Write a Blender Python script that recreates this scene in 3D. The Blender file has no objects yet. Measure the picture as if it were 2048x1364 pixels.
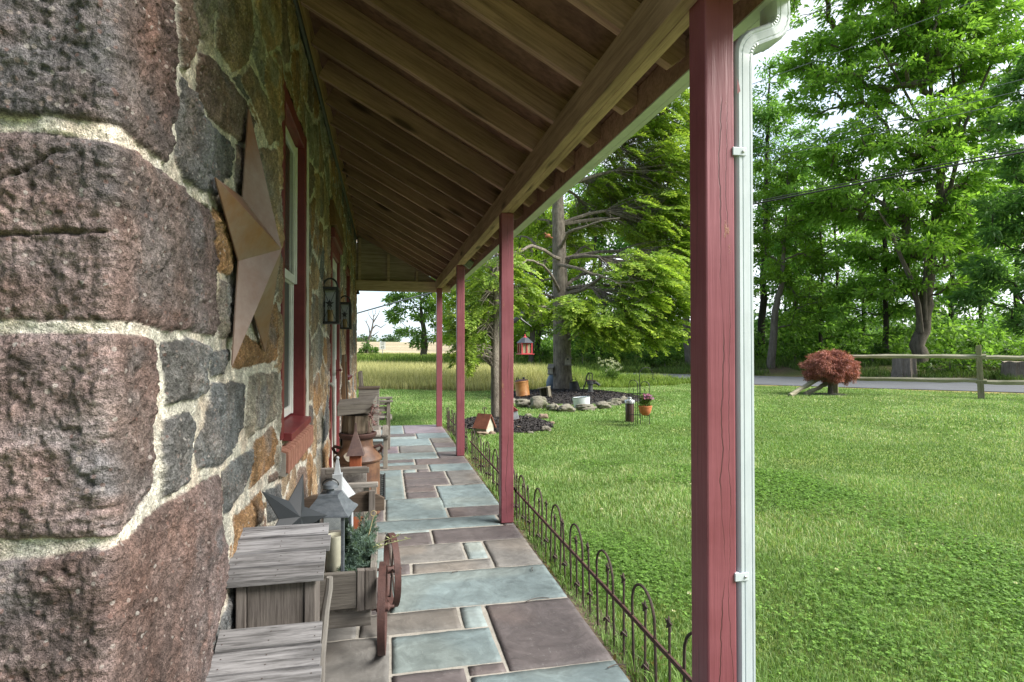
import bpy, math, random
import numpy as np
from mathutils import Vector, Matrix

random.seed(7)
RNG = np.random.default_rng(7)
SC = bpy.context.scene
COL = SC.collection
PI = math.pi

# ------------------------------------------------------------------ camera model
F = 1170.0
H = 1.2
TH = math.atan(254 / F)
PH = math.atan(16 / F)
FW = np.array([math.sin(TH) * math.cos(PH), math.cos(TH) * math.cos(PH), math.sin(PH)])
RT = np.array([math.cos(TH), -math.sin(TH), 0.0])
UP = np.cross(RT, FW)
CAM = np.array([0.0, 0.0, H])


def ray(u, v):
    return FW + RT * (u - 1024) / F - UP * (v - 682) / F


def onX(u, v, X):
    d = ray(u, v)
    return CAM + d * (X / d[0])


def onY(u, v, Y):
    d = ray(u, v)
    return CAM + d * (Y / d[1])


def onZ(u, v, Z=0.0):
    d = ray(u, v)
    return CAM + d * ((Z - H) / d[2])


def atd(u, v, zc):
    return CAM + ray(u, v) * zc


# ------------------------------------------------------------------ noise
def _hash(ix, iy, seed):
    h = (ix.astype(np.int64) * 374761393 + iy.astype(np.int64) * 668265263 + seed * 982451653) & 0xFFFFFFFF
    h = ((h ^ (h >> 13)) * 1274126177) & 0xFFFFFFFF
    h = h ^ (h >> 16)
    return (h & 0xFFFFFF) / float(0xFFFFFF)


def vnoise(x, y, seed=0):
    ix = np.floor(x); iy = np.floor(y)
    fx = x - ix; fy = y - iy
    fx = fx * fx * fx * (fx * (fx * 6 - 15) + 10)
    fy = fy * fy * fy * (fy * (fy * 6 - 15) + 10)
    a = _hash(ix, iy, seed); b = _hash(ix + 1, iy, seed)
    c = _hash(ix, iy + 1, seed); d = _hash(ix + 1, iy + 1, seed)
    return (a + (b - a) * fx) * (1 - fy) + (c + (d - c) * fx) * fy - 0.5


def fbm(x, y, seed=0, octs=4, gain=0.5):
    s = 0.0; a = 1.0; t = 0.0
    for o in range(octs):
        s = s + a * vnoise(x * (2.03 ** o) + 17.3 * o, y * (2.03 ** o) - 9.1 * o, seed + o)
        a *= gain
    return s


def sstep(a, b, x):
    t = np.clip((x - a) / (b - a), 0, 1)
    return t * t * (3 - 2 * t)


# ------------------------------------------------------------------ mesh helpers
def np_mesh(name, V, Fq, mat, parent=None, col=None, smooth=False, mats=None, midx=None):
    """V (n,3); Fq: (m,k) index array or list of such arrays; col: (n,3) point colours."""
    me = bpy.data.meshes.new(name)
    fl = Fq if isinstance(Fq, list) else [Fq]
    fl = [np.asarray(f, dtype=np.int32) for f in fl if len(f)]
    V = np.asarray(V, dtype=np.float32)
    me.vertices.add(len(V)); me.vertices.foreach_set('co', V.ravel())
    nl = sum(f.size for f in fl); npol = sum(len(f) for f in fl)
    me.loops.add(nl); me.polygons.add(npol)
    me.loops.foreach_set('vertex_index', np.concatenate([f.ravel() for f in fl]))
    starts = []; o = 0
    for f in fl:
        starts.append(o + np.arange(len(f)) * f.shape[1]); o += f.size
    me.polygons.foreach_set('loop_start', np.concatenate(starts).astype(np.int32))
    if smooth:
        me.polygons.foreach_set('use_smooth', np.ones(npol, dtype=bool))
    for m in (mats or [mat]):
        me.materials.append(m)
    if midx is not None:
        me.polygons.foreach_set('material_index', midx.astype(np.int32))
    me.update(calc_edges=True)
    if col is not None:
        at = me.color_attributes.new('Col', 'FLOAT_COLOR', 'POINT')
        c4 = np.ones((len(V), 4), dtype=np.float32); c4[:, :col.shape[1]] = col
        at.data.foreach_set('color', c4.ravel())
    o = bpy.data.objects.new(name, me)
    COL.objects.link(o)
    if parent is not None:
        o.parent = parent
    return o


class MB:
    def __init__(s):
        s.v = []; s.f = []

    def add(s, vs, fs):
        b = len(s.v)
        s.v += [tuple(float(c) for c in p) for p in vs]
        s.f += [tuple(i + b for i in f) for f in fs]
        return s

    def box(s, x0, x1, y0, y1, z0, z1, M=None, j=0.0):
        P = [Vector((x, y, z)) for x in (x0, x1) for y in (y0, y1) for z in (z0, z1)]
        if j:
            P = [p + Vector((random.uniform(-j, j), random.uniform(-j, j), random.uniform(-j, j))) for p in P]
        if M is not None:
            P = [M @ p for p in P]
        return s.add(P, [(0, 1, 3, 2), (4, 6, 7, 5), (0, 4, 5, 1), (2, 3, 7, 6), (0, 2, 6, 4), (1, 5, 7, 3)])

    def hexa(s, a, b):
        """a, b: two quads (4 points each) joined to a closed solid."""
        return s.add(list(a) + list(b), [(3, 2, 1, 0), (4, 5, 6, 7), (0, 1, 5, 4), (1, 2, 6, 5), (2, 3, 7, 6), (3, 0, 4, 7)])

    def tube(s, pts, rad, n=8, cap=True):
        pts = [Vector(p) for p in pts]
        if not hasattr(rad, '__len__'):
            rad = [rad] * len(pts)
        rings = []; up = None
        for i, p in enumerate(pts):
            d = (pts[min(i + 1, len(pts) - 1)] - pts[max(i - 1, 0)])
            if d.length < 1e-9:
                d = Vector((0, 0, 1))
            d.normalize()
            if up is None:
                up = d.orthogonal().normalized()
            up = (up - d * up.dot(d))
            if up.length < 1e-6:
                up = d.orthogonal()
            up.normalize()
            w = d.cross(up)
            rings.append([p + (up * math.cos(2 * PI * k / n) + w * math.sin(2 * PI * k / n)) * rad[i] for k in range(n)])
        vs = [q for r in rings for q in r]
        fs = []
        for i in range(len(pts) - 1):
            for k in range(n):
                a = i * n + k; b = i * n + (k + 1) % n
                fs.append((a, b, b + n, a + n))
        if cap:
            fs.append(tuple(range(n - 1, -1, -1)))
            fs.append(tuple((len(pts) - 1) * n + k for k in range(n)))
        return s.add(vs, fs)

    def lathe(s, prof, c=(0, 0, 0), n=24, M=None, cap=True):
        vs = []; fs = []
        for r, z in prof:
            for k in range(n):
                p = Vector((c[0] + r * math.cos(2 * PI * k / n), c[1] + r * math.sin(2 * PI * k / n), c[2] + z))
                vs.append(M @ p if M is not None else p)
        for i in range(len(prof) - 1):
            for k in range(n):
                a = i * n + k; b = i * n + (k + 1) % n
                fs.append((a, b, b + n, a + n))
        if cap:
            fs.append(tuple(range(n - 1, -1, -1)))
            fs.append(tuple((len(prof) - 1) * n + k for k in range(n)))
        return s.add(vs, fs)

    def prism(s, poly, lo, hi, M=None, ax='y'):
        """poly: 2-D outline (a,b) extruded along ax from lo to hi."""
        def P(a, b, t):
            p = {'y': (a, t, b), 'x': (t, a, b), 'z': (a, b, t)}[ax]
            p = Vector(p)
            return M @ p if M is not None else p
        n = len(poly)
        vs = [P(a, b, lo) for a, b in poly] + [P(a, b, hi) for a, b in poly]
        fs = [tuple(range(n)), tuple(range(2 * n - 1, n - 1, -1))]
        fs += [(i, i + n, (i + 1) % n + n, (i + 1) % n) for i in range(n)]
        return s.add(vs, fs)

    def build(s, name, mat, parent=None, bevel=0.0, smooth=False):
        me = bpy.data.meshes.new(name)
        me.from_pydata(s.v, [], s.f)
        me.materials.append(mat)
        me.update()
        import bmesh
        bm = bmesh.new(); bm.from_mesh(me)
        bmesh.ops.recalc_face_normals(bm, faces=bm.faces)
        bm.to_mesh(me); bm.free()
        if smooth:
            me.polygons.foreach_set('use_smooth', np.ones(len(me.polygons), dtype=bool))
        o = bpy.data.objects.new(name, me)
        COL.objects.link(o)
        if parent is not None:
            o.parent = parent
        if bevel:
            md = o.modifiers.new('Bevel', 'BEVEL'); md.width = bevel; md.segments = 2; md.limit_method = 'ANGLE'
        if smooth:
            try:
                me.set_sharp_from_angle(angle=math.radians(40))
            except Exception:
                pass
        return o


def tag(o, label, cat, group=None, kind=None):
    if label: o['label'] = label
    if cat: o['category'] = cat
    if group: o['group'] = group
    if kind: o['kind'] = kind
    return o


def thing(name, loc, label, cat, group=None, rz=0.0):
    o = bpy.data.objects.new(name, None)
    COL.objects.link(o)
    o.location = Vector([float(c) for c in loc]); o.rotation_euler.z = rz
    o.empty_display_size = 0.1
    return tag(o, label, cat, group)


def copy_tree(o, parent=None):
    c = o.copy(); COL.objects.link(c)
    if parent is not None:
        c.parent = parent
    for ch in list(o.children):
        copy_tree(ch, c)
    return c


def rotz(a): return Matrix.Rotation(a, 4, 'Z')
def trans(*p): return Matrix.Translation(Vector(p))


# ------------------------------------------------------------------ materials
class NT:
    def __init__(s, name):
        s.m = bpy.data.materials.new(name); s.m.use_nodes = True
        s.t = s.m.node_tree; s.n = s.t.nodes; s.l = s.t.links
        s.bsdf = s.n['Principled BSDF']; s.out = s.n['Material Output']

    def node(s, ty, **kw):
        n = s.n.new(ty)
        for k, v in kw.items():
            if k in n.inputs.keys() if isinstance(k, str) else False:
                n.inputs[k].default_value = v
            else:
                setattr(n, k, v)
        return n

    def link(s, a, b): s.l.new(a, b)

    def coord(s, scale=(1, 1, 1), kind='Object', rnd=True):
        tc = s.node('ShaderNodeTexCoord')
        src = tc.outputs[kind]
        if rnd:
            oi = s.node('ShaderNodeObjectInfo')
            mu = s.node('ShaderNodeMath', operation='MULTIPLY'); mu.inputs[1].default_value = 37.0
            s.link(oi.outputs['Random'], mu.inputs[0])
            ad = s.node('ShaderNodeVectorMath', operation='ADD')
            s.link(src, ad.inputs[0]); s.link(mu.outputs[0], ad.inputs[1]); src = ad.outputs[0]
        mp = s.node('ShaderNodeMapping'); mp.inputs['Scale'].default_value = scale
        s.link(src, mp.inputs['Vector'])
        return mp.outputs[0]

    def noise(s, vec, scale, detail=5, rough=0.6, dist=0.0):
        n = s.node('ShaderNodeTexNoise')
        n.inputs['Scale'].default_value = scale; n.inputs['Detail'].default_value = detail
        n.inputs['Roughness'].default_value = rough; n.inputs['Distortion'].default_value = dist
        s.link(vec, n.inputs['Vector'])
        return n.outputs['Fac']

    def ramp(s, fac, stops, interp='LINEAR'):
        r = s.node('ShaderNodeValToRGB'); e = r.color_ramp.elements
        r.color_ramp.interpolation = interp
        while len(e) < len(stops): e.new(0.5)
        for i, (p, c) in enumerate(stops):
            e[i].position = p
            c = (c, c, c) if not hasattr(c, '__len__') else c
            e[i].color = (*c, 1)
        s.link(fac, r.inputs[0])
        return r.outputs[0]

    def mix(s, fac, a, b, blend='MIX'):
        m = s.node('ShaderNodeMix', data_type='RGBA', blend_type=blend)
        for sock, v in ((m.inputs[0], fac), (m.inputs[6], a), (m.inputs[7], b)):
            if hasattr(v, 'is_linked') or hasattr(v, 'links'):
                s.link(v, sock)
            elif hasattr(v, '__len__'):
                sock.default_value = (*v, 1)
            else:
                sock.default_value = v
        return m.outputs[2]

    def bump(s, h, strength=0.3, dist=0.01, prev=None):
        b = s.node('ShaderNodeBump'); b.inputs['Strength'].default_value = strength; b.inputs['Distance'].default_value = dist
        s.link(h, b.inputs['Height'])
        if prev is not None: s.link(prev, b.inputs['Normal'])
        return b.outputs[0]

    def fin(s, col=None, rough=0.6, normal=None, metal=0.0, spec=0.5):
        b = s.bsdf
        if col is not None:
            if hasattr(col, '__len__'): b.inputs['Base Color'].default_value = (*col, 1)
            else: s.link(col, b.inputs['Base Color'])
        if hasattr(rough, 'links'): s.link(rough, b.inputs['Roughness'])
        else: b.inputs['Roughness'].default_value = rough
        b.inputs['Metallic'].default_value = metal
        b.inputs['Specular IOR Level'].default_value = spec
        if normal is not None: s.link(normal, b.inputs['Normal'])
        return s.m


def noisy(name, c1, c2, scale=8, stretch=(1, 1, 1), rough=0.7, bump=0.25, bscale=None, metal=0.0, spec=0.4, c3=None, kind='Object', dist=0.004):
    t = NT(name)
    v = t.coord(stretch, kind)
    f = t.noise(v, scale, 6, 0.65)
    stops = [(0.32, c1), (0.68, c2)] if c3 is None else [(0.3, c1), (0.5, c2), (0.68, c3)]
    col = t.ramp(f, stops)
    g = t.noise(v, bscale or scale * 6, 5, 0.7)
    col = t.mix(t.ramp(g, [(0.35, 0.0), (0.75, 0.35)]), col, tuple(x * 0.55 for x in c1))
    return t.fin(col, rough, t.bump(g, bump, dist), metal, spec)


def wood(name, c1, c2, grain='y', scale=1.0, rough=0.8, bump=0.4, knots=False, dark=None, fmix=0.55):
    t = NT(name)
    st = {'x': (1.2, 22, 22), 'y': (22, 1.2, 22), 'z': (22, 22, 1.2)}[grain]
    v = t.coord(tuple(q * scale for q in st))
    f = t.noise(v, 1.6, 7, 0.7, 0.4)
    fine = t.noise(v, 7.0, 4, 0.7)
    iso = t.noise(t.coord((1, 1, 1)), 2.2 * scale, 4, 0.6)
    col = t.ramp(f, [(0.3, c1), (0.52, c2), (0.75, tuple(x * 1.25 for x in c2))])
    col = t.mix(t.ramp(fine, [(0.45, 0.0), (0.7, fmix)]), col, tuple(x * 0.45 for x in c1))
    col = t.mix(t.ramp(iso, [(0.4, 0.0), (0.7, 0.55)]), col, dark or tuple(x * 0.7 for x in c1))
    if knots:
        vo = t.node('ShaderNodeTexVoronoi'); vo.inputs['Scale'].default_value = 1.0
        sk = {'x': (1.6, 7, 7), 'y': (7, 1.6, 7), 'z': (7, 7, 1.6)}[grain]
        t.link(t.coord(sk), vo.inputs['Vector'])
        col = t.mix(t.ramp(vo.outputs['Distance'], [(0.09, 0.9), (0.21, 0.0)]), col, tuple(x * 0.3 for x in c1))
    oi = t.node('ShaderNodeObjectInfo')
    col = t.mix(1.0, col, t.ramp(oi.outputs['Random'], [(0, (0.78, 0.77, 0.76)), (1, (1.2, 1.2, 1.22))]), 'MULTIPLY')
    h = t.mix(0.5, f, fine)
    return t.fin(col, rough, t.bump(h, bump, 0.004), spec=0.25)


def leafmat(name, transl=0.35, rough=0.5, hue=(1, 1, 1)):
    t = NT(name)
    a = t.node('ShaderNodeAttribute', attribute_name='Col')
    g = t.node('ShaderNodeNewGeometry')
    col = t.mix(1.0, a.outputs['Color'], t.ramp(g.outputs['Random Per Island'], [(0, (0.7 * hue[0], 0.72 * hue[1], 0.7 * hue[2])), (1, (1.3 * hue[0], 1.25 * hue[1], 1.2 * hue[2]))]), 'MULTIPLY')
    t.fin(col, rough, spec=0.25)
    tr = t.node('ShaderNodeBsdfTranslucent')
    c2 = t.mix(1.0, col, (1.25, 1.3, 0.7), 'MULTIPLY')
    t.link(c2, tr.inputs['Color'])
    ms = t.node('ShaderNodeMixShader'); ms.inputs[0].default_value = transl
    t.link(t.bsdf.outputs[0], ms.inputs[1]); t.link(tr.outputs[0], ms.inputs[2])
    t.link(ms.outputs[0], t.out.inputs['Surface'])
    return t.m


def redpaint(name, wear=1.0):
    t = NT(name)
    v = t.coord((1, 1, 1))
    base = t.ramp(t.noise(v, 5, 4, 0.6), [(0.3, (0.186, 0.051, 0.065)), (0.7, (0.246, 0.079, 0.099))])
    # long drying cracks wandering down the faces, from the box coordinates of the post
    tg = t.node('ShaderNodeTexCoord'); sp = t.node('ShaderNodeSeparateXYZ'); t.link(tg.outputs['Generated'], sp.inputs[0])
    def line(sock, x0, amp, wid, sc, seed):
        wz = t.node('ShaderNodeCombineXYZ'); t.link(sp.outputs['Z'], wz.inputs[2]); wz.inputs[0].default_value = seed
        nn = t.noise(wz.outputs[0], sc, 5, 0.6)
        a = t.node('ShaderNodeMath', operation='MULTIPLY_ADD'); t.link(nn, a.inputs[0]); a.inputs[1].default_value = amp; a.inputs[2].default_value = x0 - amp / 2
        d = t.node('ShaderNodeMath', operation='SUBTRACT'); t.link(sp.outputs[sock], d.inputs[0]); t.link(a.outputs[0], d.inputs[1])
        ab = t.node('ShaderNodeMath', operation='ABSOLUTE'); t.link(d.outputs[0], ab.inputs[0])
        return t.ramp(ab.outputs[0], [(0.0, 1.0), (wid * 0.6, 1.0), (wid, 0.0)])
    crack = t.mix(1.0, line('X', 0.50, 1.0, 0.026, 4.2, 1.7), line('Y', 0.55, 0.4, 0.016, 2.2, 7.1), 'LIGHTEN')
    crack = t.mix(1.0, crack, line('X', 0.76, 0.8, 0.013, 5.0, 12.3), 'LIGHTEN')
    gate = t.ramp(t.noise(t.coord((3, 3, 1.1)), 1.3, 3), [(0.47, 0.0), (0.53, 1.0)])
    cm = t.node('ShaderNodeMath', operation='MULTIPLY'); t.link(crack, cm.inputs[0]); t.link(gate, cm.inputs[1])
    col = t.mix(cm.outputs[0], base, (0.085, 0.028, 0.033))
    chip = t.ramp(t.noise(t.coord((11, 11, 2.4)), 1.5, 7, 0.72), [(0.665, 0.0), (0.68, 1.0)])
    ch = t.node('ShaderNodeMath', operation='MULTIPLY'); ch.inputs[1].default_value = wear; t.link(chip, ch.inputs[0])
    scuff = t.ramp(t.noise(t.coord((30, 30, 5)), 1.5, 6, 0.75), [(0.60, 0.0), (0.78, 0.35)])
    col = t.mix(scuff, col, (0.16, 0.045, 0.055))
    col = t.mix(ch.outputs[0], col, (0.26, 0.12, 0.075))
    grain = t.noise(t.coord((60, 60, 2.0)), 1.2, 4, 0.6)
    hh = t.mix(cm.outputs[0], grain, (0, 0, 0))
    n = t.bump(hh, 0.35, 0.005, t.bump(chip, 0.5, 0.002))
    return t.fin(col, 0.42, n, spec=0.45)

EXPOSURE = 1.85
SKY_STRENGTH = 0.072
CLOUD = 7.2
SUN_E = 2.9
WRES = 0.0036
GDENS = 1.15

# ------------------------------------------------------------------ render + camera + light
SC.render.engine = 'CYCLES'
SC.cycles.use_denoising = True
SC.cycles.max_bounces = 12; SC.cycles.diffuse_bounces = 8; SC.cycles.transmission_bounces = 6; SC.cycles.transparent_max_bounces = 8
SC.cycles.caustics_reflective = False; SC.cycles.caustics_refractive = False
SC.view_settings.view_transform = 'Standard'; SC.view_settings.look = 'None'
SC.view_settings.exposure = EXPOSURE; SC.view_settings.gamma = 1.0

cam = bpy.data.objects.new('camera', bpy.data.cameras.new('camera')); COL.objects.link(cam)
cam.data.sensor_width = 36.0; cam.data.lens = F / 2048 * 36.0
cam.data.clip_start = 0.05; cam.data.clip_end = 3000
cam.location = CAM
cam.rotation_euler = (PI / 2 + PH, 0, -TH)
SC.camera = cam

SUN_EL = math.radians(43); SUN_AZ = math.radians(117)     # azimuth clockwise from +Y
world = bpy.data.worlds.new('World'); SC.world = world; world.use_nodes = True
wt = world.node_tree; wn = wt.nodes; wl = wt.links
bg = wn['Background']; bg.inputs['Strength'].default_value = SKY_STRENGTH
sky = wn.new('ShaderNodeTexSky'); sky.sky_type = 'NISHITA'; sky.sun_disc = False
sky.sun_elevation = SUN_EL; sky.sun_rotation = SUN_AZ; sky.air_density = 1.0; sky.dust_density = 1.6; sky.ozone_density = 1.0
tc = wn.new('ShaderNodeTexCoord')
sx = wn.new('ShaderNodeSeparateXYZ'); wl.new(tc.outputs['Generated'], sx.inputs[0])
mz = wn.new('ShaderNodeMath'); mz.operation = 'MAXIMUM'; mz.inputs[1].default_value = 0.0; wl.new(sx.outputs['Z'], mz.inputs[0])
az = wn.new('ShaderNodeMath'); az.operation = 'ADD'; az.inputs[1].default_value = 0.22; wl.new(mz.outputs[0], az.inputs[0])
dx = wn.new('ShaderNodeMath'); dx.operation = 'DIVIDE'; wl.new(sx.outputs['X'], dx.inputs[0]); wl.new(az.outputs[0], dx.inputs[1])
dy = wn.new('ShaderNodeMath'); dy.operation = 'DIVIDE'; wl.new(sx.outputs['Y'], dy.inputs[0]); wl.new(az.outputs[0], dy.inputs[1])
cb = wn.new('ShaderNodeCombineXYZ'); wl.new(dx.outputs[0], cb.inputs[0]); wl.new(dy.outputs[0], cb.inputs[1])
nz = wn.new('ShaderNodeTexNoise'); nz.inputs['Scale'].default_value = 1.05; nz.inputs['Detail'].default_value = 7; nz.inputs['Roughness'].default_value = 0.55
wl.new(cb.outputs[0], nz.inputs['Vector'])
rp = wn.new('ShaderNodeValToRGB'); rp.color_ramp.elements[0].position = 0.30; rp.color_ramp.elements[1].position = 0.56
wl.new(nz.outputs['Fac'], rp.inputs[0])
nz2 = wn.new('ShaderNodeTexNoise'); nz2.inputs['Scale'].default_value = 2.6; nz2.inputs['Detail'].default_value = 6
wl.new(cb.outputs[0], nz2.inputs['Vector'])
rp2 = wn.new('ShaderNodeValToRGB')
rp2.color_ramp.elements[0].position = 0.35; rp2.color_ramp.elements[1].position = 0.62
rp2.color_ramp.elements[0].color = (CLOUD * 0.74, CLOUD * 0.78, CLOUD * 0.86, 1); rp2.color_ramp.elements[1].color = (CLOUD, CLOUD, CLOUD, 1)
wl.new(nz2.outputs['Fac'], rp2.inputs[0])
veil = wn.new('ShaderNodeMix'); veil.data_type = 'RGBA'; veil.inputs[0].default_value = 0.55
wl.new(sky.outputs[0], veil.inputs[6]); veil.inputs[7].default_value = (CLOUD * 0.62, CLOUD * 0.76, CLOUD * 0.92, 1)
mx = wn.new('ShaderNodeMix'); mx.data_type = 'RGBA'
clr = wn.new('ShaderNodeMapRange'); clr.interpolation_type = 'SMOOTHSTEP'; clr.inputs['From Min'].default_value = -0.05; clr.inputs['From Max'].default_value = 0.42
clr.inputs['To Min'].default_value = 0.12; clr.inputs['To Max'].default_value = 1.0; wl.new(sx.outputs['X'], clr.inputs['Value'])
cmk = wn.new('ShaderNodeMath'); cmk.operation = 'MULTIPLY'; wl.new(rp.outputs[0], cmk.inputs[0]); wl.new(clr.outputs[0], cmk.inputs[1])   # clearer pale blue to the north-west
wl.new(cmk.outputs[0], mx.inputs[0]); wl.new(veil.outputs[2], mx.inputs[6]); wl.new(rp2.outputs[0], mx.inputs[7])
dk = wn.new('ShaderNodeMapRange'); dk.interpolation_type = 'SMOOTHSTEP'; dk.inputs['From Min'].default_value = -0.65; dk.inputs['From Max'].default_value = 0.05
dk.inputs['To Min'].default_value = 0.52; dk.inputs['To Max'].default_value = 1.0; wl.new(sx.outputs['Y'], dk.inputs['Value'])
mxd = wn.new('ShaderNodeVectorMath'); mxd.operation = 'SCALE'; wl.new(mx.outputs[2], mxd.inputs[0]); wl.new(dk.outputs[0], mxd.inputs['Scale'])   # unseen sky behind the camera dimmed to darken the rafter faces
wl.new(mxd.outputs[0], bg.inputs['Color'])

sun = bpy.data.objects.new('sun', bpy.data.lights.new('sun', 'SUN')); COL.objects.link(sun)
sun.data.energy = SUN_E; sun.data.angle = math.radians(32); sun.data.color = (1.0, 0.95, 0.87)
sd = Vector((math.sin(SUN_AZ) * math.cos(SUN_EL), math.cos(SUN_AZ) * math.cos(SUN_EL), math.sin(SUN_EL)))
sun.rotation_euler = sd.to_track_quat('Z', 'Y').to_euler()

# ------------------------------------------------------------------ shared materials
RED = redpaint('red_post_paint')
RED2 = noisy('red_frame_paint', (0.13, 0.022, 0.026), (0.19, 0.036, 0.038), 6, rough=0.45, bump=0.1)
WHITE = noisy('white_vinyl', (0.66, 0.68, 0.66), (0.76, 0.77, 0.74), 5, rough=0.35, bump=0.03)
ALU = noisy('white_aluminium', (0.50, 0.56, 0.60), (0.62, 0.67, 0.705), 4, rough=0.32, bump=0.04, stretch=(1, 1, 0.3))
GUT = noisy('gutter_aluminium', (0.52, 0.58, 0.50), (0.62, 0.67, 0.59), 2.2, rough=0.4, bump=0.03)
IRON = noisy('rusty_iron', (0.030, 0.023, 0.021), (0.055, 0.038, 0.032), 60, rough=0.75, bump=0.5, c3=(0.090, 0.052, 0.040))
RUSTRED = noisy('red_rust', (0.045, 0.022, 0.020), (0.085, 0.040, 0.034), 25, rough=0.65, bump=0.4, c3=(0.065, 0.034, 0.031))
RUSTCAN = noisy('rusted_can', (0.060, 0.032, 0.026), (0.155, 0.078, 0.045), 7, rough=0.5, bump=0.3, c3=(0.22, 0.125, 0.075))
STARRUST = noisy('star_rust', (0.24, 0.105, 0.045), (0.25, 0.165, 0.13), 4.2, rough=0.42, bump=0.3, c3=(0.30, 0.23, 0.20))
BLACKM = noisy('black_metal', (0.012, 0.013, 0.013), (0.035, 0.037, 0.036), 18, rough=0.5, bump=0.15)
GREYM = noisy('grey_painted_metal', (0.080, 0.095, 0.112), (0.16, 0.18, 0.205), 26, rough=0.45, bump=0.2, stretch=(1, 1, 3))
STARGREY = noisy('charcoal_sheet', (0.030, 0.035, 0.042), (0.043, 0.049, 0.057), 3, rough=0.5, bump=0.05)
SILVER = noisy('galvanised', (0.42, 0.44, 0.45), (0.58, 0.60, 0.61), 14, rough=0.35, bump=0.1, metal=0.6)
GREYWX = wood('grey_barnwood_x', (0.060, 0.058, 0.060), (0.31, 0.308, 0.32), 'x', 0.9, 0.85, 0.9, knots=True, dark=(0.09, 0.087, 0.085), fmix=0.85)
GREYWZ = wood('grey_barnwood_z', (0.075, 0.062, 0.055), (0.19, 0.17, 0.155), 'z', 1.0, 0.85, 0.7)
WAGX = wood('wagon_wood_x', (0.085, 0.075, 0.066), (0.21, 0.195, 0.175), 'x', 0.9, 0.85, 0.7)
WAGY = wood('wagon_wood_y', (0.085, 0.075, 0.066), (0.21, 0.195, 0.175), 'y', 0.9, 0.85, 0.7)
DARKW = wood('dark_brown_wood', (0.06, 0.042, 0.032), (0.15, 0.115, 0.09), 'x', 0.8, 0.8, 0.6)
OLDWZ = wood('weathered_wood_z', (0.12, 0.105, 0.085), (0.30, 0.27, 0.23), 'z', 1.0, 0.85, 0.6)
OLDWX = wood('weathered_wood_x', (0.11, 0.10, 0.09), (0.26, 0.24, 0.215), 'x', 1.0, 0.85, 0.6)
OLDWY = wood('weathered_wood_y', (0.11, 0.10, 0.09), (0.26, 0.24, 0.215), 'y', 1.0, 0.85, 0.6)
RAFT = wood('rafter_wood', (0.235, 0.135, 0.103), (0.45, 0.285, 0.215), 'x', 0.55, 0.75, 0.35, knots=True)
LEDG = wood('ledger_wood', (0.40, 0.24, 0.13), (0.64, 0.43, 0.26), 'y', 0.5, 0.75, 0.3)
BEAMW = wood('beam_wood', (0.31, 0.195, 0.125), (0.56, 0.39, 0.255), 'y', 0.55, 0.75, 0.35, knots=True)
TIEW = wood('tie_beam_wood', (0.36, 0.26, 0.18), (0.58, 0.45, 0.32), 'x', 0.5, 0.8, 0.3)
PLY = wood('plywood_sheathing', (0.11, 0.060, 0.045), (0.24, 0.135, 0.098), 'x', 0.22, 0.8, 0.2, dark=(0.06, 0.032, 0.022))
PLYG = wood('weathered_plywood', (0.26, 0.20, 0.15), (0.52, 0.43, 0.34), 'x', 0.35, 0.85, 0.25, dark=(0.05, 0.038, 0.028))
LOGBARK = wood('log_bark', (0.075, 0.055, 0.040), (0.26, 0.21, 0.16), 'z', 0.8, 0.95, 1.0)
GLASS_DARK = NT('window_glass').fin((0.055, 0.062, 0.06), 0.08, spec=0.6)
SCREEN = noisy('insect_screen', (0.05, 0.055, 0.052), (0.075, 0.08, 0.076), 3, rough=0.65, bump=0.0)
BARK = noisy('grey_bark', (0.085, 0.072, 0.058), (0.20, 0.175, 0.145), 9, stretch=(1, 1, 0.22), rough=0.95, bump=1.0, dist=0.03)
BARKH = noisy('hemlock_bark', (0.12, 0.10, 0.082), (0.38, 0.335, 0.28), 17, stretch=(1, 1, 0.30), rough=0.95, bump=1.0, dist=0.04)
BARKD = noisy('dark_bark', (0.030, 0.026, 0.022), (0.075, 0.064, 0.052), 9, stretch=(1, 1, 0.2), rough=0.95, bump=1.0, dist=0.03)
LEAF = leafmat('leaf', 0.55); NEEDLE = leafmat('needle', 0.4); GRASSM = leafmat('grass_blade', 0.3, 0.55); DRYG = leafmat('dry_grass', 0.3, 0.7)

# ------------------------------------------------------------------ terrain
def cval(x, y): return 0.70 * x + 0.714 * y


def terr(x, y):
    c = cval(x, y); r = np.hypot(x, y)
    h = -0.05 + 0.5 * sstep(28.7, 33.5, c) + 0.05 * fbm(x * 0.3, y * 0.3, 5, 3) * sstep(12, 20, r) * (1 - sstep(20.5, 21.5, c) * (1 - sstep(28.6, 29.5, c)))
    h = h + 3.0 * sstep(60, 230, r) + 0.6 * fbm(x * 0.012, y * 0.012, 8, 2) * sstep(70, 160, r)
    return h


def TZ(x, y): return float(terr(np.array([x]), np.array([y]))[0])


def G(u, v, it=4):
    """pixel -> point on the terrain"""
    z = -0.05
    for _ in range(it):
        p = onZ(u, v, z); z = TZ(p[0], p[1])
    return np.array([p[0], p[1], z])


def lawn_edge_y(x):
    """far edge of the mown lawn (towards the tall grass), as y of x"""
    return np.interp(x, [-60, -1, 1.0, 2.6, 4.0, 6.0, 7.6, 9.6, 10.6, 40], [18.3, 18.0, 17.9, 16.9, 17.2, 17.7, 17.9, 18.2, 19.0, -9])


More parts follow.
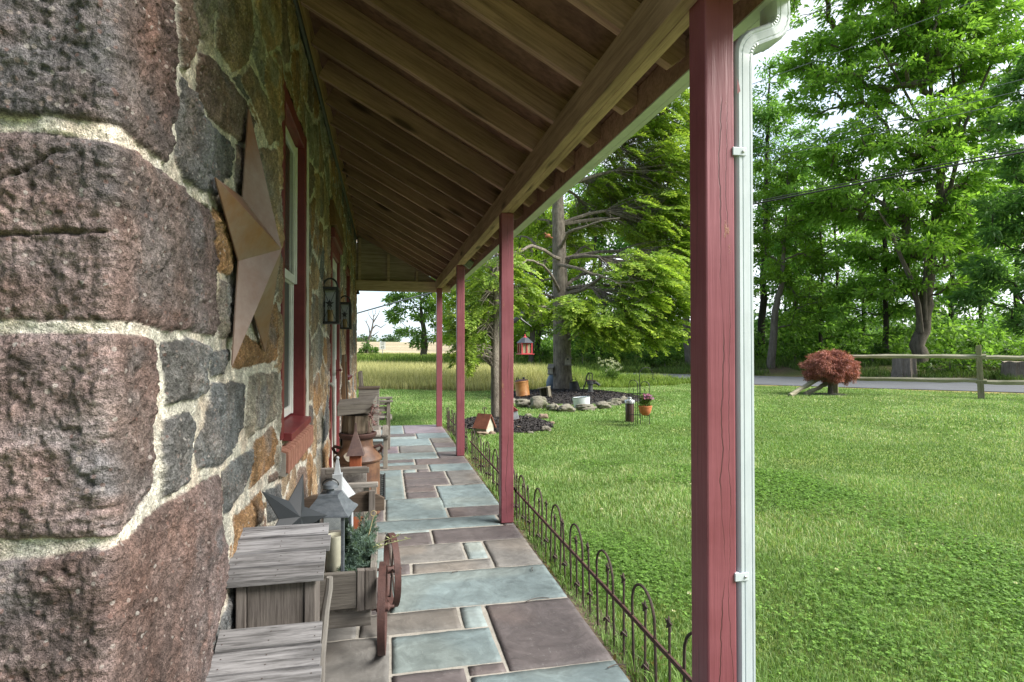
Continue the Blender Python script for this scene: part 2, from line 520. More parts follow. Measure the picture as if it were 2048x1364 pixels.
nr, na = 250, 300
rr = 0.6 * (900 / 0.6) ** (np.arange(nr) / (nr - 1)); aa = np.linspace(0, 2 * PI, na, endpoint=False)
R_, A_ = np.meshgrid(rr, aa, indexing='ij')
gx = (R_ * np.sin(A_)).ravel(); gy = (R_ * np.cos(A_)).ravel()
gz = terr(gx, gy)
i0 = (np.arange(nr - 1)[:, None] * na + np.arange(na)[None]).ravel(); i1 = (np.arange(nr - 1)[:, None] * na + (np.arange(na)[None] + 1) % na).ravel()
gf = np.stack([i0, i1, i1 + na, i0 + na], 1)
cc = cval(gx, gy); rad = np.hypot(gx, gy)
mown = (1 - sstep(-0.3, 0.4, gy - lawn_edge_y(gx))) * (1 - sstep(21.0, 21.6, cc))
lawnc = np.array([0.15, 0.20, 0.06])[None]; fieldc = np.array([0.27, 0.235, 0.10])[None]; bankc = np.array([0.075, 0.085, 0.035])[None]
hillc = np.array([0.33, 0.285, 0.20])[None]; rightc = np.array([0.12, 0.175, 0.055])[None]; dirt = np.array([0.10, 0.075, 0.055])[None]
n1 = fbm(gx * 0.5, gy * 0.5, 3, 4)[:, None]
gc = fieldc * (1 + 0.5 * n1)
bk = (sstep(28.4, 28.9, cc) * (1 - sstep(36, 46, cc)))[:, None]
gc = gc * (1 - bk) + (bankc * (1 - sstep(0.0, 0.25, n1)) + dirt * sstep(0.0, 0.25, n1)) * bk
ang = np.arctan2(gx, gy)
far = sstep(60, 80, rad)[:, None]; rt = sstep(0.22, 0.30, ang)[:, None] * sstep(36, 46, cc)[:, None]
hc = hillc * (1 + 0.35 * fbm(gx * 0.05, gy * 0.2, 12, 3)[:, None])
gc = gc * (1 - far) + hc * far
gc = gc * (1 - rt) + rightc * (1 + 0.3 * n1) * rt
mm = mown[:, None]; gc = gc * (1 - mm) + lawnc * (1 + 0.25 * n1) * mm
t = NT('ground_cover')
at = t.node('ShaderNodeAttribute', attribute_name='Col')
v = t.coord((1, 1, 1), rnd=False)
f1 = t.noise(v, 28, 5, 0.7); f2 = t.noise(v, 1.2, 4, 0.6)
col = t.mix(1.0, at.outputs['Color'], t.ramp(f1, [(0.25, 0.45), (0.75, 1.45)]), 'MULTIPLY')
col = t.mix(1.0, col, t.ramp(f2, [(0.3, (0.8, 0.85, 0.8)), (0.7, (1.2, 1.12, 1.05))]), 'MULTIPLY')
GROUND = t.fin(col, 0.95, t.bump(f1, 0.6, 0.03), spec=0.1)
o = np_mesh('lawn_ground', np.stack([gx, gy, gz], 1), gf, GROUND, col=np.clip(gc, 0.01, 1), smooth=True)
tag(o, 'mown green lawn running on to the tall grass field and far hill', 'ground', kind='structure')

# road : strip along c from 21.7 to 28.6
t = NT('asphalt')
v = t.coord((1, 1, 1), rnd=False)
f1 = t.noise(v, 60, 4, 0.7); f2 = t.noise(v, 0.9, 4, 0.6)
col = t.mix(t.ramp(f2, [(0.35, 0.0), (0.7, 0.6)]), t.ramp(f1, [(0.3, (0.075, 0.08, 0.09)), (0.7, (0.11, 0.116, 0.13))]), (0.065, 0.068, 0.075))
ASPH = t.fin(col, 0.85, t.bump(f1, 0.3, 0.01))
tt = np.linspace(-50, 120, 171); cs = np.array([21.75, 22.3, 25.2, 28.1, 28.6])
rv = []
for k, c in enumerate(cs):
    wob = 0.15 * vnoise(tt * 0.6, tt * 0 + k, 4) if k in (0, 4) else 0
    x = 0.70 * (c + wob) - 0.714 * tt; y = 0.714 * (c + wob) + 0.70 * tt
    rv.append(np.stack([x, y, terr(x, y) * 0 - 0.03 + 0.02 * (k == 2) + 3.0 * sstep(60, 230, np.hypot(x, y))], 1))
rv = np.concatenate(rv); n = len(tt)
rf = np.concatenate([np.stack([k * n + np.arange(n - 1), k * n + np.arange(1, n), (k + 1) * n + np.arange(1, n), (k + 1) * n + np.arange(n - 1)], 1) for k in range(len(cs) - 1)])
o = np_mesh('road', rv, rf, ASPH, smooth=True)
tag(o, 'grey asphalt lane passing in front of the roadside trees', 'road', kind='structure')

# ------------------------------------------------------------------ walkway of flagstones
B_ = (0.140, 0.180, 0.187); B2 = (0.195, 0.235, 0.236); P_ = (0.092, 0.079, 0.080); G_ = (0.132, 0.127, 0.120); PU = (0.155, 0.130, 0.150)
ST = [(0.31, 0.87, 1.55, 2.145, B_), (0.03, 0.295, 1.75, 2.215, P_), (0.31, 0.45, 2.16, 2.225, P_), (0.03, 0.445, 2.235, 2.515, B_),
      (0.462, 0.87, 2.158, 2.728, P_), (0.342, 0.442, 2.53, 2.735, B2), (-0.10, 0.328, 2.54, 2.735, G_), (-0.47, -0.115, 2.54, 2.735, G_),
      (-0.47, 0.02, 1.75, 2.525, G_), (-0.47, 0.02, 1.0, 1.735, B_), (0.03, 0.295, 1.0, 1.735, G_), (0.31, 0.87, 0.9, 1.535, G_),
      (0.03, 0.87, 2.748, 3.183, B_), (-0.47, 0.015, 2.748, 3.183, P_), (0.025, 0.137, 3.2, 3.345, P_), (0.153, 0.592, 3.2, 3.335, G_),
      (0.605, 0.87, 3.197, 3.643, G_), (0.474, 0.588, 3.352, 3.64, B2), (0.02, 0.458, 3.358, 3.643, G_), (-0.47, 0.008, 3.2, 3.643, B_),
      (0.02, 0.29, 3.66, 3.895, P_), (0.305, 0.87, 3.66, 3.93, P_), (0.0, 0.29, 3.912, 3.945, B2), (-0.47, 0.005, 3.66, 3.945, G_),
      (-0.47, 0.78, 3.962, 4.198, B_), (0.80, 0.87, 3.945, 4.198, P_), (0.01, 0.445, 4.215, 4.79, B_), (-0.47, -0.005, 4.215, 4.79, P_), (0.462, 0.87, 4.215, 4.458, P_),
      (0.44, 0.87, 4.475, 5.185, B_), (0.175, 0.425, 4.808, 5.0, P_), (0.175, 0.425, 5.016, 5.225, P_), (0.175, 0.567, 5.24, 5.5, P_), (0.175, 0.567, 5.515, 5.8, P_),
      (0.585, 0.87, 5.2, 5.8, G_), (-0.2, 0.16, 4.808, 5.95, B_), (-0.47, -0.215, 4.808, 5.95, G_), (0.18, 0.30, 5.82, 5.945, B2), (0.315, 0.43, 5.82, 5.945, P_),
      (0.445, 0.87, 5.82, 6.17, B_), (-0.47, 0.43, 5.965, 6.17, G_), (0.32, 0.87, 6.19, 6.5, P_), (-0.47, 0.305, 6.19, 6.33, B_), (-0.47, 0.305, 6.345, 6.5, P_),
      (-0.47, 0.577, 6.52, 6.9, B_), (0.592, 0.87, 6.52, 6.9, P_), (0.592, 0.87, 6.92, 7.2, B_), (0.17, 0.577, 6.92, 7.4, G_), (-0.47, 0.155, 6.92, 7.4, PU),
      (0.592, 0.87, 7.22, 7.58, P_), (0.592, 0.87, 7.6, 7.97, G_), (-0.47, 0.577, 7.42, 7.97, B_), (0.43, 0.87, 7.99, 8.47, B_), (-0.47, 0.415, 7.99, 8.2, B2), (-0.47, 0.415, 8.22, 8.47, P_),
      (-0.47, 0.262, 8.49, 9.4, B_), (0.277, 0.87, 8.49, 9.4, PU), (-0.47, 0.87, 0.2, 0.88, P_), (-0.47, 0.4, 0.2, 0.99, B_)]
ST = ST[:-1]
V = []; Fq = []; C = []
for k, (x0, x1, y0, y1, c) in enumerate(ST):
    g = 0.0015
    x0 += g; x1 -= g * (x1 < 0.86); y0 += g; y1 -= g
    nx = max(4, int((x1 - x0) / 0.02)); ny = max(4, int((y1 - y0) / 0.03))
    xs = np.linspace(x0, x1, nx); ys = np.linspace(y0, y1, ny)
    X, Y = np.meshgrid(xs, ys, indexing='ij')
    e = np.minimum(np.minimum(X - x0, x1 - X), np.minimum(Y - y0, y1 - Y))
    wx = 0.004 * vnoise(X * 14, Y * 14, 50 + k); wy = 0.004 * vnoise(X * 14, Y * 14, 90 + k)
    Z = -0.003 + 0.0015 * fbm(X * 4, Y * 4, 30 + k, 3) - 0.0015 * (1 - sstep(0, 0.004, e)) + 0.003 * np.abs(fbm(X * 16, Y * 9, 77 + k, 3))
    # cleft layers
    st = fbm(X * 3, Y * 3, 130 + k, 3); Z = Z - 0.0015 * sstep(0.12, 0.13, st)
    b = len(np.concatenate(V)) if V else 0
    P = np.stack([X + wx, Y + wy, Z], -1).reshape(-1, 3)
    V.append(P)
    i = (np.arange(nx - 1)[:, None] * ny + np.arange(ny - 1)[None]).ravel()
    Fq.append(np.stack([i, i + ny, i + ny + 1, i + 1], 1) + b)
    rim = np.concatenate([np.arange(ny), (nx - 1) * ny + np.arange(ny)]) 
    # skirts
    ring = np.concatenate([np.arange(nx) * ny, (nx - 1) * ny + np.arange(1, ny), np.arange(nx - 2, -1, -1) * ny + ny - 1, np.arange(ny - 2, 0, -1)])
    lo = P[ring].copy(); lo[:, 2] = -0.06
    V.append(lo); m = len(ring); b2 = b + len(P)
    a = ring + b; a1 = np.roll(ring, -1) + b; q = b2 + np.arange(m); q1 = b2 + (np.arange(m) + 1) % m
    Fq.append(np.stack([a1, a, q, q1], 1))
    cv = np.array(c)[None] * (RNG.uniform(0.88, 1.12)) * (1 + 0.22 * fbm(X * 3, Y * 3, 9 + k, 3).reshape(-1, 1))
    cv = cv * (1 + np.array([[0.07, 0.0, -0.06]]) * sstep(0, 0.3, fbm(X * 2.2, Y * 2.2, 300 + k, 2)).reshape(-1, 1))
    C.append(cv); C.append(np.repeat(np.array(c)[None] * 0.8, m, 0))
t = NT('flagstone')
at = t.node('ShaderNodeAttribute', attribute_name='Col'); v = t.coord((1, 1, 1), rnd=False)
f1 = t.noise(v, 9, 9, 0.72, 0.6); f2 = t.noise(v, 120, 3, 0.6)
lay = t.noise(v, 5.5, 3, 0.5, 1.6)
edge_ = t.ramp(lay, [(0.44, 0.0), (0.452, 1.0), (0.47, 0.0), (0.55, 0.0), (0.556, 0.8), (0.57, 0.0)])
col = t.mix(1.0, at.outputs['Color'], t.ramp(f1, [(0.3, 0.72), (0.7, 1.3)]), 'MULTIPLY')
col = t.mix(1.0, col, t.ramp(lay, [(0.45, 0.93), (0.456, 1.05), (0.55, 1.05), (0.556, 0.97)]), 'MULTIPLY')
col = t.mix(t.ramp(t.noise(t.coord((60, 9, 1), rnd=False), 1.3, 4, 0.7, 0.5), [(0.66, 0.0), (0.74, 0.5)]), col, (0.27, 0.28, 0.275))
col = t.mix(t.ramp(t.noise(v, 2.1, 6, 0.7), [(0.56, 0.0), (0.75, 0.5)]), col, (0.085, 0.078, 0.070))
col = t.mix(t.ramp(t.noise(v, 45, 5, 0.75), [(0.60, 0.0), (0.75, 0.4)]), col, (0.30, 0.31, 0.30))
FLAG = t.fin(col, t.ramp(f1, [(0.3, 0.55), (0.7, 0.75)]), t.bump(t.mix(0.4, f1, f2), 0.35, 0.006, t.bump(lay, 0.5, 0.012)), spec=0.4)
o = np_mesh('walkway', np.concatenate(V), Fq, FLAG, col=np.concatenate(C), smooth=False)
tag(o, 'flagstone porch floor of blue-grey and purple-brown slabs', 'walkway', kind='structure')
MORT = noisy('mortar', (0.235, 0.222, 0.197), (0.35, 0.33, 0.295), 14, rough=0.95, bump=0.6)
mb = MB(); mb.box(-0.6, 0.872, 0.2, 9.41, -0.25, -0.0088)
o2 = mb.build('mortar_bed', MORT, o)

# ------------------------------------------------------------------ stone house
XW = -0.459; YC = 1.124; YE = 9.72
house = thing('stone_house', (XW, YC, 0), 'rubble stone house wall with cream mortar and red framed windows along the porch', 'house')


def wpart(mb, name, mat, parent, bevel=0.0, smooth=False):
    """build a mesh whose data is in world coordinates under an unrotated thing (or under such a part)"""
    o = mb.build(name, mat, parent, bevel, smooth)
    if parent.parent is None:
        o.location = -parent.location
    return o


def sfront(u, v):
    p = onY(u, v, YC); return (p[0] - XW, p[2])


def sside(u, v):
    p = onX(u, v, XW); return (p[1] - YC, p[2])


def S(u, v): return sfront(u, v) if u < 222 else sside(u, v)


PURP = (0.156, 0.122, 0.117); DKG = (0.135, 0.143, 0.146); BRN = (0.180, 0.138, 0.115); OCH = (0.31, 0.195, 0.105); OLV = (0.27, 0.21, 0.145); TAN = (0.36, 0.265, 0.165); GRN = (0.245, 0.23, 0.19)
STONES = [
    (PURP, [(-90, -60), (325, -60), (328, 0), (341, 149), (339, 236), (321, 334), (280, 295), (241, 266), (180, 248), (100, 240), (-90, 238)]),
    (PURP, [(-90, 268), (60, 265), (215, 283), (250, 292), (308, 345), (410, 412), (421, 450), (423, 513), (420, 674), (308, 660), (225, 641), (120, 645), (-90, 642)]),
    (PURP, [(-90, 674), (110, 662), (222, 660), (304, 682), (302, 820), (298, 972), (262, 1025), (228, 1062), (100, 1064), (-90, 1082)]),
    (PURP, [(-90, 1118), (110, 1098), (200, 1084), (235, 1077), (270, 1040), (350, 985), (428, 946), (437, 1060), (452, 1130), (443, 1200), (415, 1285), (380, 1440), (-90, 1440)]),
    (BRN, [(339, -60), (359, -60), (362, 0), (378, 72), (375, 110), (361, 144), (346, 138), (337, 80)]),
    (GRN, [(366, -60), (420, -60), (416, 40), (412, 90), (388, 70), (372, 20)]),
    (BRN, [(383, 103), (405, 106), (441, 140), (472, 186), (499, 232), (499, 257), (485, 286), (464, 279), (441, 261), (406, 229), (381, 188)]),
    (DKG, [(346, 151), (378, 186), (403, 236), (450, 278), (456, 308), (453, 353), (441, 358), (426, 393), (396, 383), (355, 357), (338, 317), (342, 231)]),
    (BRN, [(464, 284), (484, 293), (481, 393), (459, 364)]),
    (OLV, [(428, -60), (492, -60), (493, 0), (502, 77), (492, 122), (458, 144), (420, 92), (422, 40)]),
    (TAN, [(504, -60), (556, -60), (556, 0), (554, 90), (529, 106), (513, 60), (503, 0)]),
    (OLV, [(474, 156), (493, 130), (512, 170), (543, 222), (552, 243), (552, 285), (530, 289), (506, 224)]),
    (TAN, [(529, 104), (555, 134), (555, 243), (537, 219), (521, 155)]),
    (OCH, [(412, 413), (450, 437), (461, 508), (451, 548), (424, 543)]),
    (GRN, [(428, 555), (456, 565), (456, 681), (427, 676)]),
    (OCH, [(456, 645), (508, 690), (546, 600), (548, 722), (502, 731), (459, 738)]),
    (DKG, [(312, 682), (361, 676), (402, 692), (404, 783), (382, 798), (317, 813)]),
    (DKG, [(409, 702), (448, 697), (445, 726), (433, 747), (412, 752)]),
    (DKG, [(312, 842), (366, 817), (381, 842), (378, 887), (371, 917), (360, 968), (312, 999), (306, 918)]),
    (DKG, [(414, 759), (479, 764), (479, 855), (453, 912), (428, 937), (381, 939), (379, 887), (396, 850)]),
    (GRN, [(491, 748), (549, 741), (546, 834), (526, 850), (490, 880), (481, 855)]),
    (DKG, [(434, 940), (499, 893), (494, 948), (474, 989), (449, 1027), (437, 1027)]),
    (OCH, [(501, 887), (538, 848), (546, 882), (541, 932), (490, 983)]),
    (BRN, [(527, 953), (546, 942), (551, 959), (530, 969)]),
    (OCH, [(460, 1033), (515, 982), (520, 1046), (465, 1087), (456, 1124)]),
    (DKG, [(523, 981), (556, 966), (556, 1041), (527, 1046)]),
    (DKG, [(455, 1167), (479, 1162), (479, 1237), (449, 1289), (409, 1340), (399, 1356), (402, 1279), (434, 1243)]),
    (OLV, [(487, 295), (528, 296), (548, 300), (549, 395), (538, 470), (510, 480), (492, 420)]),
    (GRN, [(513, 488), (547, 470), (549, 585), (528, 620), (505, 560)]),
    (BRN, [(468, 500), (500, 490), (500, 570), (505, 640), (485, 650), (466, 610)]),
]
POLY = [(np.array(c), np.array([S(*p) for p in pl])) for c, pl in STONES]
WIN = [(2.72 - YC, 3.50 - YC, 0.80, 2.40), (5.02 - YC, 5.92 - YC, -0.1, 2.12), (7.0 - YC, 7.75 - YC, 0.85, 2.2)]


def sdpoly(px, pz, P):
    d = np.full(px.shape, 1e9); s = np.zeros(px.shape, dtype=bool); n = len(P)
    for i in range(n):
        a = P[i]; b = P[(i + 1) % n]; e = b - a
        wx = px - a[0]; wz = pz - a[1]
        t = np.clip((wx * e[0] + wz * e[1]) / (e @ e + 1e-12), 0, 1)
        d = np.minimum(d, np.hypot(wx - e[0] * t, wz - e[1] * t))
        c1 = (a[1] > pz) != (b[1] > pz)
        if abs(b[1] - a[1]) > 1e-12:
            s ^= c1 & (px < (b[0] - a[0]) * (pz - a[1]) / (b[1] - a[1]) + a[0])
    return np.where(s, d, -d)


def cells(s, z, seed):
    """rubble masonry cells: returns edge distance and id hash"""
    sx, sz = 0.34, 0.27
    qx = s / sx + 0.35 * vnoise(s * 2.1, z * 2.1, seed); qz = z / sz + 0.35 * vnoise(s * 2.1, z * 2.1, seed + 1)
    row = np.floor(qz)
    ix = np.floor(qx); iz = np.floor(qz)
    f1 = np.full(s.shape, 9.0); f2 = np.full(s.shape, 9.0); idh = np.zeros(s.shape)
    for a in (-1, 0, 1):
        for b in (-1, 0, 1):
            cx = ix + a; cz = iz + b
            jx = cx + 0.5 + 0.75 * (_hash(cx, cz, seed + 2) - 0.5); jz = cz + 0.5 + 0.7 * (_hash(cx, cz, seed + 3) - 0.5)
            d = np.maximum(np.hypot((qx - jx) * sx, (qz - jz) * sz), 0)
            h = _hash(cx, cz, seed + 4)
            nf = d < f1
            f2 = np.where(nf, f1, np.minimum(f2, d)); idh = np.where(nf, h, idh); f1 = np.where(nf, d, f1)
    return (f2 - f1) * 0.5, idh


PAL = np.array([OCH, TAN, GRN, OLV, BRN, OCH, DKG, TAN, GRN, BRN])


def wallfield(s, z):
    """height above the wall plane, colour, stone mask"""
    js = s + 0.012 * fbm(s * 9, z * 9, 21, 3) + 0.0035 * vnoise(s * 60, z * 60, 22)
    jz = z + 0.012 * fbm(s * 9, z * 9, 31, 3) + 0.0035 * vnoise(s * 60, z * 60, 32)
    dn = np.full(s.shape, -9.0); cn = np.zeros(s.shape + (3,)); idn = np.zeros(s.shape)
    for k, (c, P) in enumerate(POLY):
        lo = P.min(0) - 0.06; hi = P.max(0) + 0.06
        m = (s > lo[0]) & (s < hi[0]) & (z > lo[1]) & (z < hi[1])
        if not m.any(): continue
        d = sdpoly(js[m], jz[m], P)
        old = dn[m]; nw = d > old
        dn[m] = np.where(nw, d, old)
        cm = cn[m]; cm[nw] = c; cn[m] = cm
        im = idn[m]; im[nw] = (k * 0.37) % 1; idn[m] = im
    dv, idv = cells(js, jz, 60)
    dv = dv - 0.012
    fill = sstep(1.42, 1.44, s) + ((s > 0.75) & (z < 0.62)) + (z > 2.0) * (s > 0.1)
    use = (fill > 0.5) & (dn < -0.010) 
    dv2 = np.where(use, np.minimum(dv, -dn - 0.012), -1)
    pick = dv2 > dn
    d = np.where(pick, dv2, dn)
    col = np.where(pick[..., None], PAL[(idv * 9.99).astype(int)], cn)
    idd = np.where(pick, idv, idn)
    mask = sstep(-0.001, 0.004, d)
    cs = np.cos(idd * 40); sn = np.sin(idd * 40)
    big = fbm(s * 7 + idd * 30, z * 7, 41, 4, 0.55)
    rid = 1 - 2 * np.abs(fbm(s * 5 + idd * 13, z * 9, 45, 3, 0.55))
    am = (1 - 0.62 * sstep(0.15, 0.9, s)) * (0.45 + 0.55 * sstep(0.03, 0.30, np.abs(s)))
    hs = 0.004 + 0.013 * (1 - np.exp(-np.maximum(d, 0) / 0.008)) + am * (0.016 * big + 0.007 * rid) + (0.5 + 0.5 * am) * (0.012 * np.abs(fbm(s * 32, z * 22, 43, 4, 0.6)) - 0.010 * np.abs(fbm(s * 13, z * 6, 49, 3, 0.6)))
    grit = np.abs(fbm(s * 70 + 3, z * 52, 47, 3, 0.65))
    hs = hs + 0.008 * (grit - 0.15) - 0.004 * sstep(0.3, 0.5, fbm(s * 45, z * 45, 48, 2, 0.6))
    # cracks of the second quoin
    for (a, b) in CRACKS:
        a = np.array(a); b = np.array(b); e = b - a
        t = np.clip(((js - a[0]) * e[0] + (jz - a[1]) * e[1]) / (e @ e), 0, 1)
        dd = np.hypot(js - a[0] - e[0] * t, jz - a[1] - e[1] * t)
        hs = hs - 0.012 * (1 - sstep(0.0, 0.006, dd + 0.004 * vnoise(s * 40, z * 40, 333)))
    hm = 0.010 + 0.008 * fbm(s * 14, z * 14, 51, 3) + 0.004 * vnoise(s * 60, z * 60, 52)
    h = hm * (1 - mask) + np.maximum(hs, 0.002) * mask
    tone = 1 + 0.55 * fbm(s * 6 + idd * 20, z * 6, 61, 4)[..., None] + 0.25 * (idd[..., None] - 0.5)
    col = col * tone
    # grey-blue weathering on the purple conglomerate, iron staining on some
    gw = sstep(0.0, 0.35, fbm(s * 4.5 + idd * 9, z * 6, 63, 3))[..., None] * 0.55
    col = col * (1 - gw) + (col.mean(-1, keepdims=True) * np.array([0.88, 0.95, 1.02])) * gw
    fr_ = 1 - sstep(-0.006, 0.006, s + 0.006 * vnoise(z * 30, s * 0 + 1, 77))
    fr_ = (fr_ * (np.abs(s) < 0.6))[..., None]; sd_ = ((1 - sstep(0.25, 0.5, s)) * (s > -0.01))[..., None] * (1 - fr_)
    col = col * (1 + fr_ * np.array([0.02, 0.04, 0.06]) - sd_ * np.array([0.16, 0.22, 0.26]))      # front lifted, side darkened: corner light and shade painted into the stone
    chip = np.clip(1 - np.abs(s + 0.004) / (0.010 + 0.009 * vnoise(z * 23, s * 0 + 3, 71)), 0, 1)[..., None] * sstep(-0.15, 0.25, fbm(z * 14, s * 30, 72, 3))[..., None]
    col = col * (1 + 0.40 * chip)          # fresh chipped stone along the arris
    mort = np.array([0.56, 0.54, 0.475]) * (1 + 0.25 * fbm(s * 20, z * 20, 65, 3)[..., None])
    col = col * mask[..., None] + mort * (1 - mask[..., None])
    return h, np.clip(col, 0.01, 0.9), mask


CRACKS = [(sfront(-60, 478), sfront(90, 474)), (sfront(90, 474), sfront(214, 466)), 
          (sfront(-60, 395), sfront(60, 350)), (sfront(60, 350), sfront(120, 310))]


def wallpos(s, z, h):
    """wrap (s,z,h) round the corner at s=0 with a small radius"""
    r = 0.009
    x = np.where(s >= 0, XW + h, XW + s); y = np.where(s >= 0, YC + s, YC - h)
    k = np.clip(s / (r * PI / 2) + 0.5, 0, 1) * PI / 2      # 0 = front, pi/2 = side
    inside = np.abs(s) < r * PI / 4
    cx, cy = XW - r, YC + r
    # shift arcs so that the corner is rounded
    xs = np.where(s >= 0, XW + h, cx + (s + r * PI / 4)); ys = np.where(s >= 0, cy + (s - r * PI / 4), YC - h)
    xa = cx + (r + h) * np.sin(k); ya = cy - (r + h) * np.cos(k)
    return np.stack([np.where(inside, xa, xs), np.where(inside, ya, ys), z], -1)


def grid_faces(ns, nz, b=0):
    i = (np.arange(ns - 1)[:, None] * nz + np.arange(nz - 1)[None]).ravel() + b
    return np.stack([i, i + nz, i + nz + 1, i + 1], 1)


V = []; Fq = []; C = []
off = 0
for (sl, zl) in (
        (np.concatenate([np.linspace(-3.0, -0.32, 40)[:-1], np.arange(-0.32, 0.75, WRES), np.arange(0.75, 1.5, WRES * 1.6)]), np.arange(-0.1, 2.30, WRES)),
        (np.concatenate([np.arange(1.488, 4.2, 0.012), np.arange(4.2, YE - YC + 0.001, 0.025)]), np.arange(-0.1, 2.30, 0.009)),
        (np.concatenate([np.linspace(-3.0, -0.32, 20)[:-1], np.arange(-0.32, YE - YC, 0.02)]), np.arange(2.285, 3.3, 0.011))):
    SS, ZZ = np.meshgrid(sl, zl, indexing='ij')
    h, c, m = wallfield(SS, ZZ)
    P = wallpos(SS, ZZ, h)
    f = grid_faces(len(sl), len(zl), 0)
    sc = SS.ravel()[f].mean(1); zc = ZZ.ravel()[f].mean(1)
    keep = np.ones(len(f), dtype=bool)
    for (a, b, c0, d0) in WIN:
        keep &= ~((sc > a) & (sc < b) & (zc > c0) & (zc < d0))
    V.append(P.reshape(-1, 3)); C.append(np.concatenate([c.reshape(-1, 3), m.reshape(-1, 1)], 1)); Fq.append(f[keep] + off)
    off += P.size // 3

t = NT('rubble_stone')
at = t.node('ShaderNodeAttribute', attribute_name='Col')
v = t.coord((1, 1, 1), rnd=False)
n_mid = t.noise(v, 26, 6, 0.68); n_fine = t.noise(v, 150, 4, 0.65); n_big = t.noise(v, 7, 5, 0.6)
col = t.mix(1.0, at.outputs['Color'], t.ramp(n_mid, [(0.28, 0.45), (0.5, 0.95), (0.72, 1.6)]), 'MULTIPLY')
col = t.mix(1.0, col, t.ramp(n_fine, [(0.3, 0.48), (0.7, 1.55)]), 'MULTIPLY')
n_grain = t.noise(v, 430, 2, 0.6)
col = t.mix(1.0, col, t.ramp(n_grain, [(0.3, 0.55), (0.7, 1.5)]), 'MULTIPLY')
col = t.mix(t.ramp(n_big, [(0.45, 0.0), (0.72, 0.5)]), col, t.mix(1.0, col, (1.35, 1.0, 0.82), 'MULTIPLY'))
vo = t.node('ShaderNodeTexVoronoi'); vo.inputs['Scale'].default_value = 85.0; t.link(v, vo.inputs['Vector'])
sep = t.node('ShaderNodeSeparateColor'); t.link(vo.outputs['Color'], sep.inputs[0])
peb = t.node('ShaderNodeMath', operation='GREATER_THAN'); peb.inputs[1].default_value = 0.74; t.link(sep.outputs[0], peb.inputs[0])
core = t.ramp(vo.outputs['Distance'], [(0.30, 1.0), (0.42, 0.0)])
p1 = t.node('ShaderNodeMath', operation='MULTIPLY'); t.link(peb.outputs[0], p1.inputs[0]); t.link(core, p1.inputs[1])
p2 = t.node('ShaderNodeMath', operation='MULTIPLY'); t.link(p1.outputs[0], p2.inputs[0]); t.link(at.outputs['Alpha'], p2.inputs[1])
p3 = t.node('ShaderNodeMath', operation='MULTIPLY'); p3.inputs[1].default_value = 0.42; t.link(p2.outputs[0], p3.inputs[0])
col = t.mix(p3.outputs[0], col, t.ramp(sep.outputs[1], [(0.2, (0.20, 0.11, 0.09)), (0.6, (0.34, 0.27, 0.24)), (0.95, (0.52, 0.50, 0.47))]))
STONEM = t.fin(col, 0.92, t.bump(n_grain, 0.6, 0.003, t.bump(n_fine, 0.9, 0.008, t.bump(n_mid, 0.8, 0.02))), spec=0.2)
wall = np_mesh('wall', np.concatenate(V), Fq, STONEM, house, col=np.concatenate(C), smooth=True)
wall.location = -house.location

# body of the house behind the stone face and the storey above the porch roof
mb = MB()
mb.box(-8.0, XW - 0.30, YC + 0.32, YE, -0.1, 6.0)
BODY = noisy('upper_stone', (0.12, 0.10, 0.085), (0.24, 0.19, 0.14), 5, rough=0.95, bump=0.6)
wpart(mb, 'inner_wall', noisy('dark_interior', (0.03, 0.03, 0.03), (0.05, 0.05, 0.05), 3), house)
mb = MB(); mb.box(-8.0, XW - 0.02, YC + 0.05, YE, 3.29, 6.0); mb.box(-8.0, -3.4, YC + 0.03, YC + 0.3, -0.1, 3.28)
mb.box(-8.0, XW - 0.012, YE - 0.25, YE - 0.003, -0.1, 3.28)
wpart(mb, 'upper_wall', BODY, house)
mb = MB(); mb.prism([(-8.4, 5.9), (XW + 0.35, 5.9), (-4.2, 8.6)], YC - 0.3, YE + 0.3)
wpart(mb, 'roof', noisy('roof_shingles', (0.05, 0.05, 0.055), (0.09, 0.09, 0.095), 12), house)


